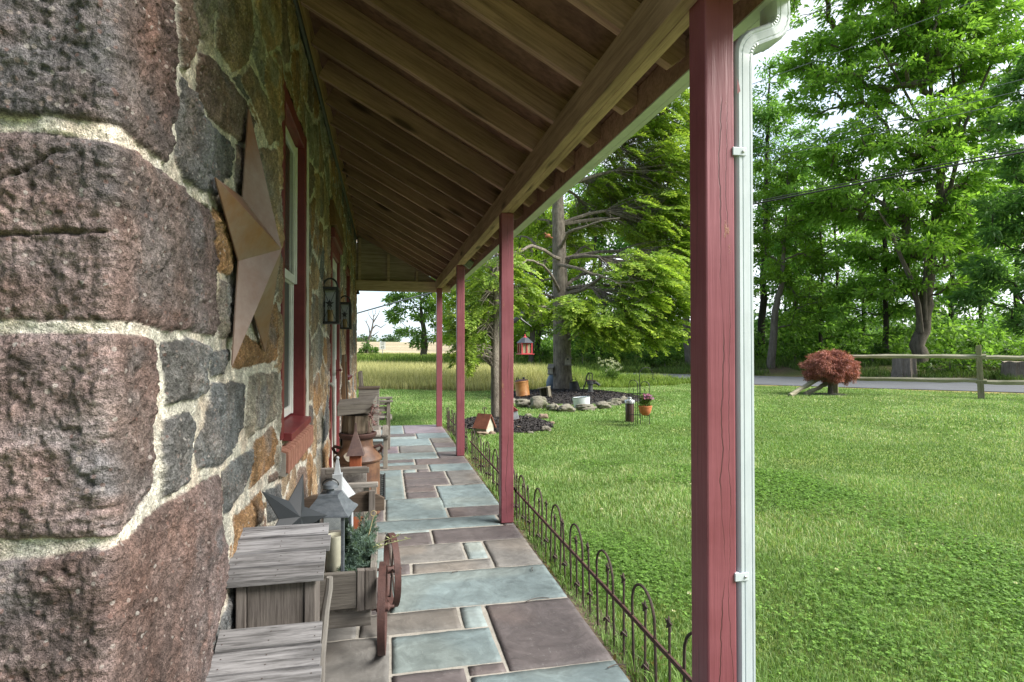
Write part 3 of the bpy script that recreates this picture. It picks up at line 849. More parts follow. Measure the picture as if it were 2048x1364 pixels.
def window(y0, y1, z0, z1, name='window'):
    xo = XW + 0.020                       # outer face of the casing
    fr = MB()
    j = 0.055
    fr.box(XW - 0.20, xo, y0, y0 + j, z0, z1); fr.box(XW - 0.20, xo, y1 - j, y1, z0, z1)
    fr.box(XW - 0.20, xo - 0.004, y0 + j, y1 - j, z1 - 0.075, z1)
    f = wpart(fr, name, RED2, house, 0.004)
    si = MB(); si.hexa([(XW - 0.2, y0 + j, z0), (xo + 0.035, y0 + j - 0.01, z0 - 0.012), (xo + 0.035, y1 - j + 0.01, z0 - 0.012), (XW - 0.2, y1 - j, z0)],
                       [(XW - 0.2, y0 + j, z0 + 0.05), (xo + 0.035, y0 + j - 0.01, z0 + 0.022), (xo + 0.035, y1 - j + 0.01, z0 + 0.022), (XW - 0.2, y1 - j, z0 + 0.05)])
    wpart(si, 'sill', RED2, f, 0.003)
    zm = (z0 + z1) / 2 - 0.02
    a0, a1 = y0 + j + 0.003, y1 - j - 0.003
    for (b0, b1, xx, gm) in ((zm - 0.02, z1 - 0.078, XW - 0.028, GLASS_DARK), (z0 + 0.045, zm + 0.02, XW - 0.045, SCREEN)):
        s = MB(); w = 0.045
        s.box(xx - 0.03, xx, a0, a0 + w, b0, b1); s.box(xx - 0.03, xx, a1 - w, a1, b0, b1)
        s.box(xx - 0.029, xx - 0.001, a0 + w, a1 - w, b1 - w, b1); s.box(xx - 0.029, xx - 0.001, a0 + w, a1 - w, b0, b0 + w)
        s.box(xx, xx + 0.008, a0 + 0.012, a0 + 0.022, b0, b1); s.box(xx, xx + 0.008, a1 - 0.022, a1 - 0.012, b0, b1)
        wpart(s, 'sash', WHITE, f, 0.003)
        p = MB(); p.box(xx - 0.02, xx - 0.012, a0 + w, a1 - w, b0 + w, b1 - w)
        wpart(p, 'pane', gm, f)
    return f


w1 = window(2.72, 3.50, 0.80, 2.40)
# brick sill under the near window
brick = MB(); y = 2.70; k = 0
while y < 3.54:
    brick.hexa([(XW - 0.05, y, 0.70), (XW + 0.052, y, 0.655), (XW + 0.052, y + 0.058, 0.655), (XW - 0.05, y + 0.058, 0.70)],
               [(XW - 0.05, y, 0.792), (XW + 0.052, y, 0.752), (XW + 0.052, y + 0.058, 0.752), (XW - 0.05, y + 0.058, 0.792)])
    y += 0.070
wpart(brick, 'brick_sill', noisy('brick', (0.20, 0.085, 0.06), (0.33, 0.16, 0.115), 22, rough=0.9, bump=0.6), w1, 0.004)
mm_ = MB(); mm_.hexa([(XW - 0.05, 2.695, 0.66), (XW + 0.040, 2.695, 0.645), (XW + 0.040, 3.545, 0.645), (XW - 0.05, 3.545, 0.66)],
                     [(XW - 0.05, 2.695, 0.782), (XW + 0.040, 2.695, 0.745), (XW + 0.040, 3.545, 0.745), (XW - 0.05, 3.545, 0.782)])
wpart(mm_, 'brick_joint', MORT, w1)
rv_ = MB(); rv_.box(XW - 0.09, XW + 0.028, 3.503, 3.575, 0.80, 2.38, j=0.006)
wpart(rv_, 'mortar_reveal', noisy('reveal_mortar', (0.45, 0.44, 0.39), (0.58, 0.57, 0.51), 9, rough=0.95, bump=0.5), w1, 0.008)
w2 = window(7.0, 7.75, 0.85, 2.2)
# door
fr = MB(); fr.box(XW - 0.2, XW + 0.03, 5.02, 5.10, 0, 2.12); fr.box(XW - 0.2, XW + 0.03, 5.84, 5.92, 0, 2.12); fr.box(XW - 0.2, XW + 0.026, 5.10, 5.84, 2.02, 2.12)
fr.box(XW - 0.02, XW + 0.055, 4.99, 5.95, 2.122, 2.20)
door = wpart(fr, 'door', RED2, house, 0.004)
dl = MB(); dl.box(XW - 0.03, XW + 0.005, 5.105, 5.20, 0.02, 2.015); dl.box(XW - 0.03, XW + 0.005, 5.74, 5.835, 0.02, 2.015)
dl.box(XW - 0.029, XW + 0.004, 5.20, 5.74, 0.02, 0.55); dl.box(XW - 0.029, XW + 0.004, 5.20, 5.74, 1.92, 2.015)
wpart(dl, 'storm_door', WHITE, door, 0.003)
p = MB(); p.box(XW - 0.02, XW - 0.012, 5.20, 5.74, 0.55, 1.92); wpart(p, 'pane', GLASS_DARK, door)
p = MB(); p.tube([(XW + 0.005, 5.78, 1.0), (XW + 0.05, 5.78, 1.0), (XW + 0.055, 5.70, 1.0)], 0.010, 8); p.box(XW + 0.004, XW + 0.014, 5.765, 5.80, 0.92, 1.10)
wpart(p, 'handle', RED2, door)
p = MB(); p.hexa([(XW + 0.0, 4.96, 2.22), (XW + 0.07, 4.96, 2.22), (XW + 0.07, 5.98, 2.22), (XW, 5.98, 2.22)], [(XW, 4.96, 2.42), (XW + 0.045, 4.96, 2.42), (XW + 0.045, 5.98, 2.42), (XW, 5.98, 2.42)])
wpart(p, 'lintel', wood('lintel_wood', (0.13, 0.07, 0.035), (0.25, 0.14, 0.07), 'y', 0.8), door, 0.004)

# ------------------------------------------------------------------ porch
porch = thing('porch', (0.83, 5.2, 0), 'open lean-to porch roof of brown rafters on red posts against the stone wall', 'porch')
XB = 0.786; SL = 0.552; ZB = 2.146; ZR = 2.283           # beam left face, slope, beam bottom, rafter underside at XB
def zr(x): return ZR - SL * (x - XB)
Y0R, Y1R = 0.95, 9.42
# posts
def post(y, x, z1=2.146, w=0.087, label=None, lean=0.0):
    mb = MB()
    zs = [0, 0.4, 0.9, 1.4, 1.9, z1]
    for i in range(len(zs) - 1):
        a = [(x + lean * zs[i] / 2, y, zs[i]), (x + w + lean * zs[i] / 2, y, zs[i]), (x + w + lean * zs[i] / 2, y + w, zs[i]), (x + lean * zs[i] / 2, y + w, zs[i])]
        b = [(p[0] + lean * (zs[i + 1] - zs[i]) / 2, p[1], zs[i + 1]) for p in a]
        nb = len(mb.v)
        if i == 0: mb.add(a, [(3, 2, 1, 0)])
        nb = len(mb.v) - 4
        mb.add(b, [])
        mb.f += [(nb + q, nb + (q + 1) % 4, nb + 4 + (q + 1) % 4, nb + 4 + q) for q in range(4)]
    nb = len(mb.v) - 4; mb.f.append((nb, nb + 1, nb + 2, nb + 3))
    o = wpart(mb, 'post', RED, porch, 0.005)
    if label: o['label'] = label
    return o


post(1.40, 0.829, 2.158, 0.086, 'cracked red post nearest the downspout')
post(3.964, 0.785, label='red post second from the downspout')
post(6.558, 0.79)
post(9.118, 0.783)
mb = MB(); mb.box(0.779, 0.878, 3.958, 4.057, 0, 0.016)
# beam, two planks
for (x0, x1, dz) in ((XB - 0.002, XB + 0.042, 0), (XB + 0.046, XB + 0.088, 0.004)):
    mb = MB(); mb.box(x0, x1, Y0R, 9.30, ZB + dz, ZR + 0.006 - dz)
    wpart(mb, 'beam', BEAMW, porch, 0.003)
# rafters
mb = MB()
xl, xr = -0.42, 1.02; hr = 0.142
SA = math.atan(SL); LR = (xr - xl) / math.cos(SA); HRn = hr * math.cos(SA)
L = [(0, 0, 0), (0, 0.038, 0), (0, 0.038, HRn), (0, 0, HRn)]
Rr = [(LR - 0.06, 0, 0), (LR - 0.06, 0.038, 0), (LR, 0.038, HRn), (LR, 0, HRn)]
mb.hexa(L, Rr)
proto = mb.build('rafter', RAFT, porch, 0.002)
ky = [1.85 + 0.408 * k for k in range(-2, 19)]
for i, y in enumerate(ky):
    o = proto if i == 0 else proto.copy()
    if i: COL.objects.link(o); o.parent = porch
    o.location = Vector((xl, y + random.uniform(-0.006, 0.006), zr(xl) + random.uniform(-0.002, 0.002))) - porch.location
    o.rotation_euler = (random.uniform(-0.012, 0.012), SA, 0)
# sheathing sheets (plywood) and roofing above
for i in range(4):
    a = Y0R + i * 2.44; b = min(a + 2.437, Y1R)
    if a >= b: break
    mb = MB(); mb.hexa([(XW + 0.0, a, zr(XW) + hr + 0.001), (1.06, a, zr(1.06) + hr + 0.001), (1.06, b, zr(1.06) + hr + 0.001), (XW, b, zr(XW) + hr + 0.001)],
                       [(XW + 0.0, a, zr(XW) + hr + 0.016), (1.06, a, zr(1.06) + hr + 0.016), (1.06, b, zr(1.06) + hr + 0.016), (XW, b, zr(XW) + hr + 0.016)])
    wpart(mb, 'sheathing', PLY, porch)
mb = MB(); mb.hexa([(XW, Y0R - 0.02, zr(XW) + hr + 0.018), (1.09, Y0R - 0.02, zr(1.09) + hr + 0.018), (1.09, Y1R + 0.02, zr(1.09) + hr + 0.018), (XW, Y1R + 0.02, zr(XW) + hr + 0.018)],
                   [(XW, Y0R - 0.02, zr(XW) + hr + 0.045), (1.09, Y0R - 0.02, zr(1.09) + hr + 0.045), (1.09, Y1R + 0.02, zr(1.09) + hr + 0.045), (XW, Y1R + 0.02, zr(XW) + hr + 0.045)])
wpart(mb, 'roofing', noisy('porch_shingles', (0.06, 0.06, 0.06), (0.1, 0.1, 0.1), 14), porch)
# ledger against the wall
mb = MB(); mb.box(XW + 0.004, xl - 0.001, Y0R, Y1R, zr(xl) - 0.035, zr(xl) + 0.15)
wpart(mb, 'ledger_board', LEDG, porch, 0.003)
mb = MB(); mb.tube([(XW + 0.025, y, zr(xl) - 0.062 + 0.006 * math.sin(y * 2)) for y in np.linspace(Y0R, Y1R - 0.2, 24)], 0.018, 8)
wpart(mb, 'conduit', BLACKM, porch, smooth=True)
# inner fascia, white trim and gutter
mb = MB(); mb.box(1.021, 1.058, Y0R, Y1R, 2.165, zr(1.04) + hr)
wpart(mb, 'fascia_board', RAFT, porch, 0.002)
prof = [(1.0595, 2.157), (1.083, 2.157), (1.112, 2.20), (1.118, 2.24), (1.150, 2.265), (1.150, 2.285), (1.144, 2.285), (1.144, 2.27), (1.112, 2.244), (1.105, 2.20), (1.079, 2.163), (1.0655, 2.163), (1.0655, 2.285), (1.0595, 2.285)]
mb = MB(); mb.prism(prof, Y0R, Y1R + 0.02)
mb.box(1.019, 1.0590, Y0R, Y1R, 2.158, 2.1635)
mb.prism([(1.0595, 2.157), (1.083, 2.157), (1.112, 2.20), (1.118, 2.24), (1.150, 2.265), (1.150, 2.285), (1.0595, 2.285)], Y0R - 0.004, Y0R - 0.0005)
wpart(mb, 'gutter', GUT, porch)
# gable end
yg = 9.30
mb = MB(); mb.box(XW + 0.01, 1.02, yg, yg + 0.04, 2.10, 2.262)
wpart(mb, 'tie_beam', TIEW, porch, 0.003)
mb = MB(); mb.prism([(XW + 0.01, 2.264), (0.82, 2.264), (xl, zr(xl) + hr)], yg + 0.042, yg + 0.055)
mb.prism([(XW + 0.01, 2.10), (1.02, 2.10), (1.02, 2.262), (XW + 0.01, 2.262)], yg + 0.043, yg + 0.054)
wpart(mb, 'gable_panel', PLYG, porch)
for xs in (-0.405, 0.03, 0.47):
    mb = MB(); mb.box(xs, xs + 0.04, yg + 0.002, yg + 0.040, 2.263, zr(xs + 0.04) - 0.005)
    wpart(mb, 'stud', TIEW, porch)
# downspout : a rectangular corrugated pipe swept along a path
path = []
def arc(c, a0, a1, r, y, n=9):
    return [(c[0] + r * math.cos(math.radians(a)), y, c[1] + r * math.sin(math.radians(a))) for a in np.linspace(a0, a1, n)]
yd = 1.435; xo_, xi_ = 1.066, 0.9485
path = [(xo_, yd, 2.17), (xo_, yd, 2.12)]
r = 0.05
path += arc((xo_ - r, 2.115), 0, -72, r, yd, 11)
p_end = path[-1]
path += [(xo_ - r - 0.005, yd, p_end[2] - 0.012)] if False else []
r2 = 0.055
path += arc((xi_ + r2, 1.995), 108, 180, r2, yd, 11)
path += [(xi_, yd, z) for z in np.linspace(1.96, 0.12, 12)]
mb = MB(); hw, hd = 0.0265, 0.036
vs = []; pts = [Vector(p) for p in path]
tang0 = None
for i, p in enumerate(pts):
    d = (pts[min(i + 1, len(pts) - 1)] - pts[max(i - 1, 0)]).normalized()
    w = Vector((d.z, 0, -d.x))                       # across, in the XZ plane
    if w.length < 0.1: w = Vector((1, 0, 0))
    w.normalize(); yv = Vector((0, 1, 0))
    k = 1.0 + (0.05 if (i % 2 and i < 24) else 0.0)
    ring = []
    for (a, b) in ((-1, -0.75), (-0.75, -1), (-0.55, -1), (-0.5, -0.965), (-0.4, -0.965), (-0.35, -1), (0.3, -1), (0.35, -0.965), (0.45, -0.965), (0.5, -1), (0.75, -1), (1, -0.75), (1, 0.75), (0.75, 1), (-0.75, 1), (-1, 0.75)):
        ring.append(p + w * (a * hw * k) + yv * (b * hd * k))
    vs += ring
n = 16
fs = [(i * n + q, i * n + (q + 1) % n, (i + 1) * n + (q + 1) % n, (i + 1) * n + q) for i in range(len(pts) - 1) for q in range(n)]
fs.append(tuple(range(n - 1, -1, -1))); fs.append(tuple((len(pts) - 1) * n + q for q in range(n)))
mb.add(vs, fs)
dsp = wpart(mb, 'downspout', ALU, porch, smooth=True)
for zb in (1.73, 0.595):
    mb = MB(); mb.box(0.908, 0.948, yd - hd - 0.0035, yd - hd - 0.0015, zb - 0.011, zb + 0.011); mb.box(0.908, 0.9215, yd - hd - 0.0015, yd - 0.01, zb - 0.011, zb + 0.011)
    b = wpart(mb, 'bracket', ALU, dsp, 0.001)
    mb = MB(); mb.lathe([(0.004, 0), (0.004, 0.002), (0.002, 0.0035)], (0, 0, 0), 10, trans(0.938, yd - hd - 0.0035, zb) @ Matrix.Rotation(PI / 2, 4, 'X'))
    wpart(mb, 'screw', SILVER, dsp)
mb = MB(); mb.add([(0.9225, yd - hd - 0.0012, 1.885), (0.932, yd - hd - 0.0012, 1.893), (0.929, yd - hd - 0.0012, 1.91), (0.9235, yd - hd - 0.0012, 1.925), (0.9225, yd - hd - 0.0012, 1.93)], [(0, 1, 2, 3, 4)])
wpart(mb, 'red_paint_spill', RED2, dsp)
# outdoor flood lamp at the third post and a small lamp on the gable beam
mb = MB(); M = trans(0.915, 6.56, 2.17) @ Matrix.Rotation(0.6, 4, 'Y') @ Matrix.Rotation(0.5, 4, 'Z')
mb.box(-0.045, 0.045, -0.03, 0.02, -0.05, 0.05, M); mb.box(-0.012, 0.012, 0.02, 0.05, -0.012, 0.03, M)
fl = wpart(mb, 'flood_lamp', noisy('lamp_grey', (0.22, 0.22, 0.2), (0.3, 0.3, 0.28), 9), porch, 0.006)
mb = MB(); mb.box(-0.036, 0.036, -0.036, -0.0305, -0.04, 0.04, M); wpart(mb, 'lens', GLASS_DARK, fl)
mb = MB(); mb.lathe([(0.012, 0.0), (0.02, -0.02), (0.028, -0.05), (0.02, -0.06)], (XW + 0.05, 9.27, 2.10), 12)
wpart(mb, 'porch_camera', BLACKM, porch, smooth=True)

# ------------------------------------------------------------------ porch objects
def star_mesh(R, r, depth, back=0.004):
    mb = MB(); pts = []
    for k in range(10):
        a = PI / 2 + k * PI / 5; q = R if k % 2 == 0 else r
        pts.append((q * math.cos(a), q * math.sin(a)))
    vs = [(depth, 0, 0)] + [(0.0, a, b) for a, b in pts] + [(-back, a * 0.99, b * 0.99) for a, b in pts]
    fs = [(0, 1 + k, 1 + (k + 1) % 10) for k in range(10)]
    fs += [(1 + k, 11 + k, 11 + (k + 1) % 10, 1 + (k + 1) % 10) for k in range(10)]
    fs.append(tuple(range(20, 10, -1)))
    return mb.add(vs, fs)


# rusty barn star on the wall (points along +x, plane y/z)
st = star_mesh(0.44, 0.175, 0.095).build('metal_star', STARRUST)
st.location = (-0.425, 2.015, 1.525); st.rotation_euler = (math.radians(4), 0, math.radians(1))
tag(st, 'large rusty folded metal star hung on the stone wall beside the window', 'wall star')

# charcoal star leaning against the wall behind the wooden box
st = star_mesh(0.165, 0.064, 0.035).build('metal_star', STARGREY)
st.location = tuple(atd(587, 1036, 2.10)); st.rotation_euler = (math.radians(43), math.radians(-14), math.radians(-38))
tag(st, 'charcoal grey metal star leaning on the wall behind the wooden boxes', 'star decoration')


def slanted_box(name, label, xl, xr, yb, yf, zb, zf, zbase, nail=True):
    """weathered box whose slanted lid of planks falls toward the viewer"""
    cx, cy = (xl + xr) / 2, (yb + yf) / 2
    t = thing(name, (cx, cy, zbase), label, 'wooden box', 'grey wooden boxes with plank lids')
    n = 4; th = 0.016
    slope = (zb - zf) / (yb - yf)
    for k in range(n):
        ya = yb + (yf - yb) * k / n - 0.0012; yc = yb + (yf - yb) * (k + 1) / n + 0.0060
        za = zf + (ya - yf) * slope; zc = zf + (yc - yf) * slope
        e0 = random.uniform(-0.006, 0.006); e1 = random.uniform(-0.006, 0.006); dz = random.uniform(-0.002, 0.002)
        q = lambda x, y, z: (x - cx, y - cy, z - zbase + dz)
        mb = MB()
        skew = 0.014 * (k / n)
        mb.hexa([q(xl + e0 - skew, yc, zc), q(xr + e1, yc, zc - 0.0), q(xr + e1, ya, za), q(xl + e0 - skew, ya, za)],
                [q(xl + e0 - skew, yc, zc + th), q(xr + e1, yc, zc + th), q(xr + e1, ya, za + th), q(xl + e0 - skew, ya, za + th)])
        for fx_ in (0.07, 0.5, 0.93):
            for fy_ in (0.3, 0.75):
                yy = ya + (yc - ya) * fy_; zz = za + (zc - za) * fy_ + th + 0.0004
                mb.lathe([(0.0022, 0), (0.0018, 0.0012)], q(xl + (xr - xl) * fx_ + random.uniform(-.004, .004), yy, zz), 7)
        pk = mb.build('lid_plank', GREYWX, t, 0.0015)
        pk.data.materials.append(IRON)
        for fc_ in list(pk.data.polygons)[6:]: fc_.material_index = 1
    bx0, bx1 = xl + 0.028 - cx, xr - 0.03 - cx; by0, by1 = yf + 0.03 - cy, yb - 0.02 - cy
    def ztop(y): return zf + (y + cy - yf) * slope - zbase - 0.002
    segs = [bx0, bx0 + 0.028, bx0 + 0.03, bx1 - 0.034, bx1 - 0.032, bx1]
    mb = MB(); mb.hexa([(bx0 + 0.0295, by0, 0), (bx1 - 0.0335, by0, 0), (bx1 - 0.0335, by0 + 0.02, 0), (bx0 + 0.0295, by0 + 0.02, 0)],
                       [(bx0 + 0.0295, by0, ztop(by0)), (bx1 - 0.0335, by0, ztop(by0)), (bx1 - 0.0335, by0 + 0.02, ztop(by0 + 0.02)), (bx0 + 0.0295, by0 + 0.02, ztop(by0 + 0.02))])
    mb.build('front_board', GREYWZ, t, 0.003)
    for (a, b) in ((bx0, bx0 + 0.028), (bx1 - 0.032, bx1)):
        mb = MB(); mb.hexa([(a, by0 - 0.006, 0), (b, by0 - 0.006, 0), (b, by1, 0), (a, by1, 0)], [(a, by0 - 0.006, ztop(by0 - 0.006)), (b, by0 - 0.006, ztop(by0 - 0.006)), (b, by1, ztop(by1)), (a, by1, ztop(by1))])
        mb.build('side_board', GREYWZ, t, 0.003)
    mb = MB(); mb.box(bx0 + 0.029, bx1 - 0.033, by1 - 0.018, by1 - 0.001, 0, ztop(by1 - 0.018)); mb.build('back_board', GREYWZ, t, 0.003)
    return t


slanted_box('wooden_box', 'taller grey weathered wooden box with slanted plank lid beside the wagon', -0.452, -0.172, 2.005, 1.825, 0.618, 0.505, 0.0)
slanted_box('wooden_box', 'lower grey weathered wooden box with knotty slanted plank lid in front of the taller one', -0.435, -0.163, 1.72, 1.50, 0.428, 0.285, 0.0)

# driftwood stick standing between box and wagon
mb = MB(); mb.tube([(-0.205, 1.99, 0.0), (-0.20, 1.99, 0.2), (-0.185, 1.985, 0.36), (-0.174, 1.98, 0.43), (-0.172, 1.978, 0.465)], [0.016, 0.015, 0.013, 0.012, 0.010], 8)
o = mb.build('driftwood_stick', noisy('driftwood', (0.12, 0.11, 0.10), (0.26, 0.245, 0.225), 16, stretch=(1, 1, 0.2), rough=0.9, bump=0.5), smooth=True)
tag(o, 'bleached crooked driftwood stick standing between the box and the wagon', 'stick')

# ---- wagon
WX0, WX1, WY0, WY1 = -0.415, -0.03, 2.33, 2.92
wg = thing('garden_wagon', (-0.22, 2.62, 0), 'weathered wooden wagon planter with scrolled headboard and rusty spoked wheels', 'wagon')
def wl_(x, y, z): return (x + 0.22, y - 2.62, z)
def wbox(x0, x1, y0, y1, z0, z1, j=0.0015):
    return MB().box(x0 + 0.22, x1 + 0.22, y0 - 2.62, y1 - 2.62, z0, z1, j=j)
wbox(WX0, WX1 - 0.075, WY0, WY0 + 0.022, 0.205, 0.345).build('front_panel', WAGX, wg, 0.003)
wbox(WX1 - 0.0735, WX1 - 0.045, WY0 - 0.004, WY0 + 0.024, 0.195, 0.352).build('front_post', GREYWZ, wg, 0.003)
wbox(WX1 - 0.0435, WX1, WY0 - 0.004, WY0 + 0.024, 0.197, 0.35).build('front_post', GREYWZ, wg, 0.003)
wbox(WX0, WX1 - 0.02, WY0 + 0.025, WY0 + 0.045, 0.125, 0.200).build('axle_board', WAGX, wg, 0.003)
wbox(WX1 - 0.024, WX1 - 0.002, WY0 + 0.025, WY1 - 0.003, 0.205, 0.345).build('side_panel', WAGY, wg, 0.003)
wbox(WX0, WX0 + 0.02, WY0 + 0.025, WY1 - 0.003, 0.205, 0.345).build('side_panel', WAGY, wg, 0.003)
wbox(WX0 + 0.021, WX1 - 0.025, WY0 + 0.023, WY1 - 0.003, 0.185, 0.204).build('floor_board', WAGY, wg)
wbox(WX0, WX1, WY1, WY1 + 0.02, 0.2, 0.33).build('back_panel', WAGX, wg, 0.003)
for xp in (WX0 + 0.01, WX1 - 0.045):
    wbox(xp, xp + 0.03, WY1 - 0.025, WY1 - 0.003, 0.346 if xp > -0.2 else 0.205, 0.52).build('headboard_post', GREYWZ, wg, 0.003)
pts = [(WX0 - 0.02, 0.415), (WX1 + 0.03, 0.415), (WX1 + 0.03, 0.475)]
for k in range(1, 13): 
    a = k / 13; pts.append((WX1 + 0.03 - a * 0.19, 0.475 + 0.035 * math.sin(PI * min(1, a * 1.05))))
pts.append((-0.205, 0.452))
for k in range(1, 13):
    a = k / 13; pts.append((-0.205 - a * 0.205, 0.455 + 0.052 * math.sin(PI * min(1, a * 0.95))))
pts.append((WX0 - 0.02, 0.468))
mb = MB(); mb.prism([(a + 0.22, b) for a, b in pts], WY1 - 2.62, WY1 + 0.02 - 2.62); mb.build('headboard', DARKW, wg, 0.003)


def wheel(cx, cy, r, yaw, parent):
    t = MB(); n = 28
    M = trans(cx + 0.22, cy - 2.62, r) @ rotz(yaw) @ Matrix.Rotation(PI / 2, 4, 'Y')
    t.lathe([(r - 0.012, -0.014), (r, -0.014), (r, 0.014), (r - 0.012, 0.014), (r - 0.012, -0.014)], (0, 0, 0), n, M, cap=False)
    w = t.build('wheel', RUSTRED, parent, smooth=True)
    s = MB()
    for k in range(6):
        a = k * PI / 3 + 0.3
        s.tube([M @ Vector((0.012 * math.cos(a), 0.012 * math.sin(a), 0)), M @ Vector(((r - 0.011) * math.cos(a), (r - 0.011) * math.sin(a), 0))], 0.0045, 6)
    s.build('spokes', IRON, w)
    h = MB(); h.lathe([(0.008, -0.03), (0.018, -0.022), (0.018, 0.022), (0.008, 0.03), (0.006, 0.045)], (0, 0, 0), 12, M); h.build('hub', RUSTRED, w, smooth=True)
    return w


wheel(-0.006, 2.40, 0.172, math.radians(-2), wg)
wheel(0.035, 2.82, 0.165, math.radians(9), wg)
wheel(-0.432, 2.82, 0.165, 0, wg)
for yy in (2.40, 2.82):
    mb = MB(); mb.tube([wl_(-0.43, yy, 0.168), wl_(0.03, yy, 0.168)], 0.007, 8); mb.build('axle', IRON, wg)

# ---- lantern standing in the wagon
lx, ly, lz = -0.212, 2.45, 0.2045
lt = thing('lantern', (lx, ly, lz), 'grey metal table lantern with flared roof standing in the wagon', 'lantern', rz=math.radians(-9))
hw = 0.064; zt = 0.345
mb = MB(); mb.box(-hw - 0.012, hw + 0.012, -hw - 0.012, hw + 0.012, 0.0, 0.022); mb.build('base', GREYM, lt, 0.003)
for sx_ in (-1, 1):
    for sy_ in (-1, 1):
        mb = MB(); mb.box(sx_ * hw - 0.006, sx_ * hw + 0.006, sy_ * hw - 0.006, sy_ * hw + 0.006, 0.022, zt); mb.build('corner_bar', GREYM, lt, 0.001)
t = NT('clear_glass'); t.fin((0.9, 0.95, 0.93), 0.03, spec=0.6)
tp_n = t.node('ShaderNodeBsdfTransparent'); tp_n.inputs['Color'].default_value = (0.95, 0.96, 0.955, 1)
gl_n = t.node('ShaderNodeBsdfGlossy'); gl_n.inputs['Roughness'].default_value = 0.03
fr_n = t.node('ShaderNodeFresnel'); fr_n.inputs['IOR'].default_value = 1.35
ms_n = t.node('ShaderNodeMixShader'); t.link(fr_n.outputs[0], ms_n.inputs[0]); t.link(tp_n.outputs[0], ms_n.inputs[1]); t.link(gl_n.outputs[0], ms_n.inputs[2]); t.link(ms_n.outputs[0], t.out.inputs['Surface'])
GLASS = t.m
for k in range(4):
    M = rotz(k * PI / 2); mb = MB(); mb.box(-hw + 0.006, hw - 0.006, -hw - 0.001, -hw + 0.001, 0.023, zt - 0.001, M); mb.build('glass', GLASS, lt)
prof = [(hw + 0.028, zt), (hw + 0.026, zt + 0.006), (hw + 0.010, zt + 0.020), (hw - 0.006, zt + 0.042), (hw - 0.022, zt + 0.063), (hw - 0.026, zt + 0.076)]
mb = MB(); vs = []
for (w, z) in prof: vs += [(-w, -w, z), (w, -w, z), (w, w, z), (-w, w, z)]
fs = [(4 * i + k, 4 * i + (k + 1) % 4, 4 * i + 4 + (k + 1) % 4, 4 * i + 4 + k) for i in range(len(prof) - 1) for k in range(4)] + [(3, 2, 1, 0), tuple(4 * (len(prof) - 1) + k for k in range(4))]
mb.add(vs, fs); mb.build('lantern_roof', GREYM, lt, 0.0012)
mb = MB(); mb.lathe([(0.016, zt + 0.076), (0.015, zt + 0.092), (0.031, zt + 0.096), (0.027, zt + 0.110), (0.008, zt + 0.122)], (0, 0, 0), 18)
mb.build('cap', GREYM, lt, smooth=True)
mb = MB(); mb.tube([(0.031 * math.cos(a), 0.004, zt + 0.108 + 0.022 * math.sin(a)) for a in np.linspace(-0.2, PI + 0.2, 14)], 0.0028, 6); ring = mb.build('ring', BLACKM, lt, smooth=True)
mb = MB(); mb.lathe([(0.034, 0), (0.036, 0.004), (0.036, 0.228), (0.033, 0.233), (0.026, 0.225), (0.0, 0.222)], (0, 0, 0), 24)
o = mb.build('candle', noisy('candle_wax', (0.62, 0.58, 0.46), (0.72, 0.68, 0.55), 6, rough=0.45, bump=0.05), smooth=True)
o.location = (lx + 0.018, ly - 0.012, lz + 0.0225); tag(o, 'thick cream pillar candle inside the grey wagon lantern', 'candle')

# ---- evergreen boughs in the wagon
def needle_cloud(stems, nper, ln, wd, c0, c1, name, mat=None, up=0.25):
    V = []; Cc = []
    for (p, q, bend) in stems:
        p = np.array(p, float); q = np.array(q, float); d = q - p
        t = RNG.random(nper); pos = p + d * t[:, None] + np.array([0, 0, -1.0]) * (bend * (t * t))[:, None]
        dn = d / np.linalg.norm(d)
        rnd = RNG.normal(size=(nper, 3)); rnd -= (rnd @ dn)[:, None] * dn; rnd /= np.linalg.norm(rnd, axis=1)[:, None]
        dir_ = rnd * 0.8 + dn * 0.55 + np.array([0, 0, up]); dir_ /= np.linalg.norm(dir_, axis=1)[:, None]
        sd_ = np.cross(dir_, RNG.normal(size=(nper, 3))); sd_ /= np.linalg.norm(sd_, axis=1)[:, None]
        L_ = ln * RNG.uniform(0.7, 1.2, nper)[:, None]
        V.append(np.stack([pos - sd_ * wd / 2, pos + sd_ * wd / 2, pos + sd_ * wd * 0.3 + dir_ * L_, pos - sd_ * wd * 0.3 + dir_ * L_], 1).reshape(-1, 3))
        c = np.array(c0) + (np.array(c1) - np.array(c0)) * RNG.random() ; c = c[None] * RNG.uniform(0.7, 1.3, (nper, 1)); Cc.append(np.repeat(c, 4, 0))
    V = np.concatenate(V); f = np.arange(len(V)).reshape(-1, 4)
    return np_mesh(name, V, f, mat or NEEDLE, col=np.concatenate(Cc))


stems = []
bx, by, bz = -0.082, 2.56, 0.30
for k in range(46):
    a = random.uniform(0, 2 * PI); ln = random.uniform(0.08, 0.17); el = random.uniform(-0.1, 0.9)
    p = (bx + random.uniform(-0.06, 0.03), by + random.uniform(-0.14, 0.14), bz + random.uniform(-0.02, 0.07))
    q = (p[0] + ln * math.cos(a) * math.cos(el) * 0.6, p[1] + ln * math.sin(a) * math.cos(el), p[2] + ln * math.sin(el))
    if q[0] < -0.13: q = (-0.125, q[1], q[2])
    if q[0] > -0.045: q = (-0.05 - random.uniform(0, .02), q[1], q[2])
    stems.append((p, q, 0.02))
    for s_ in range(4):
        t0 = random.uniform(0.2, 0.8); m = np.array(p) * (1 - t0) + np.array(q) * t0
        stems.append((m, m + np.array([random.uniform(-.05, .03), random.uniform(-.06, .06), random.uniform(-.01, .05)]), 0.01))
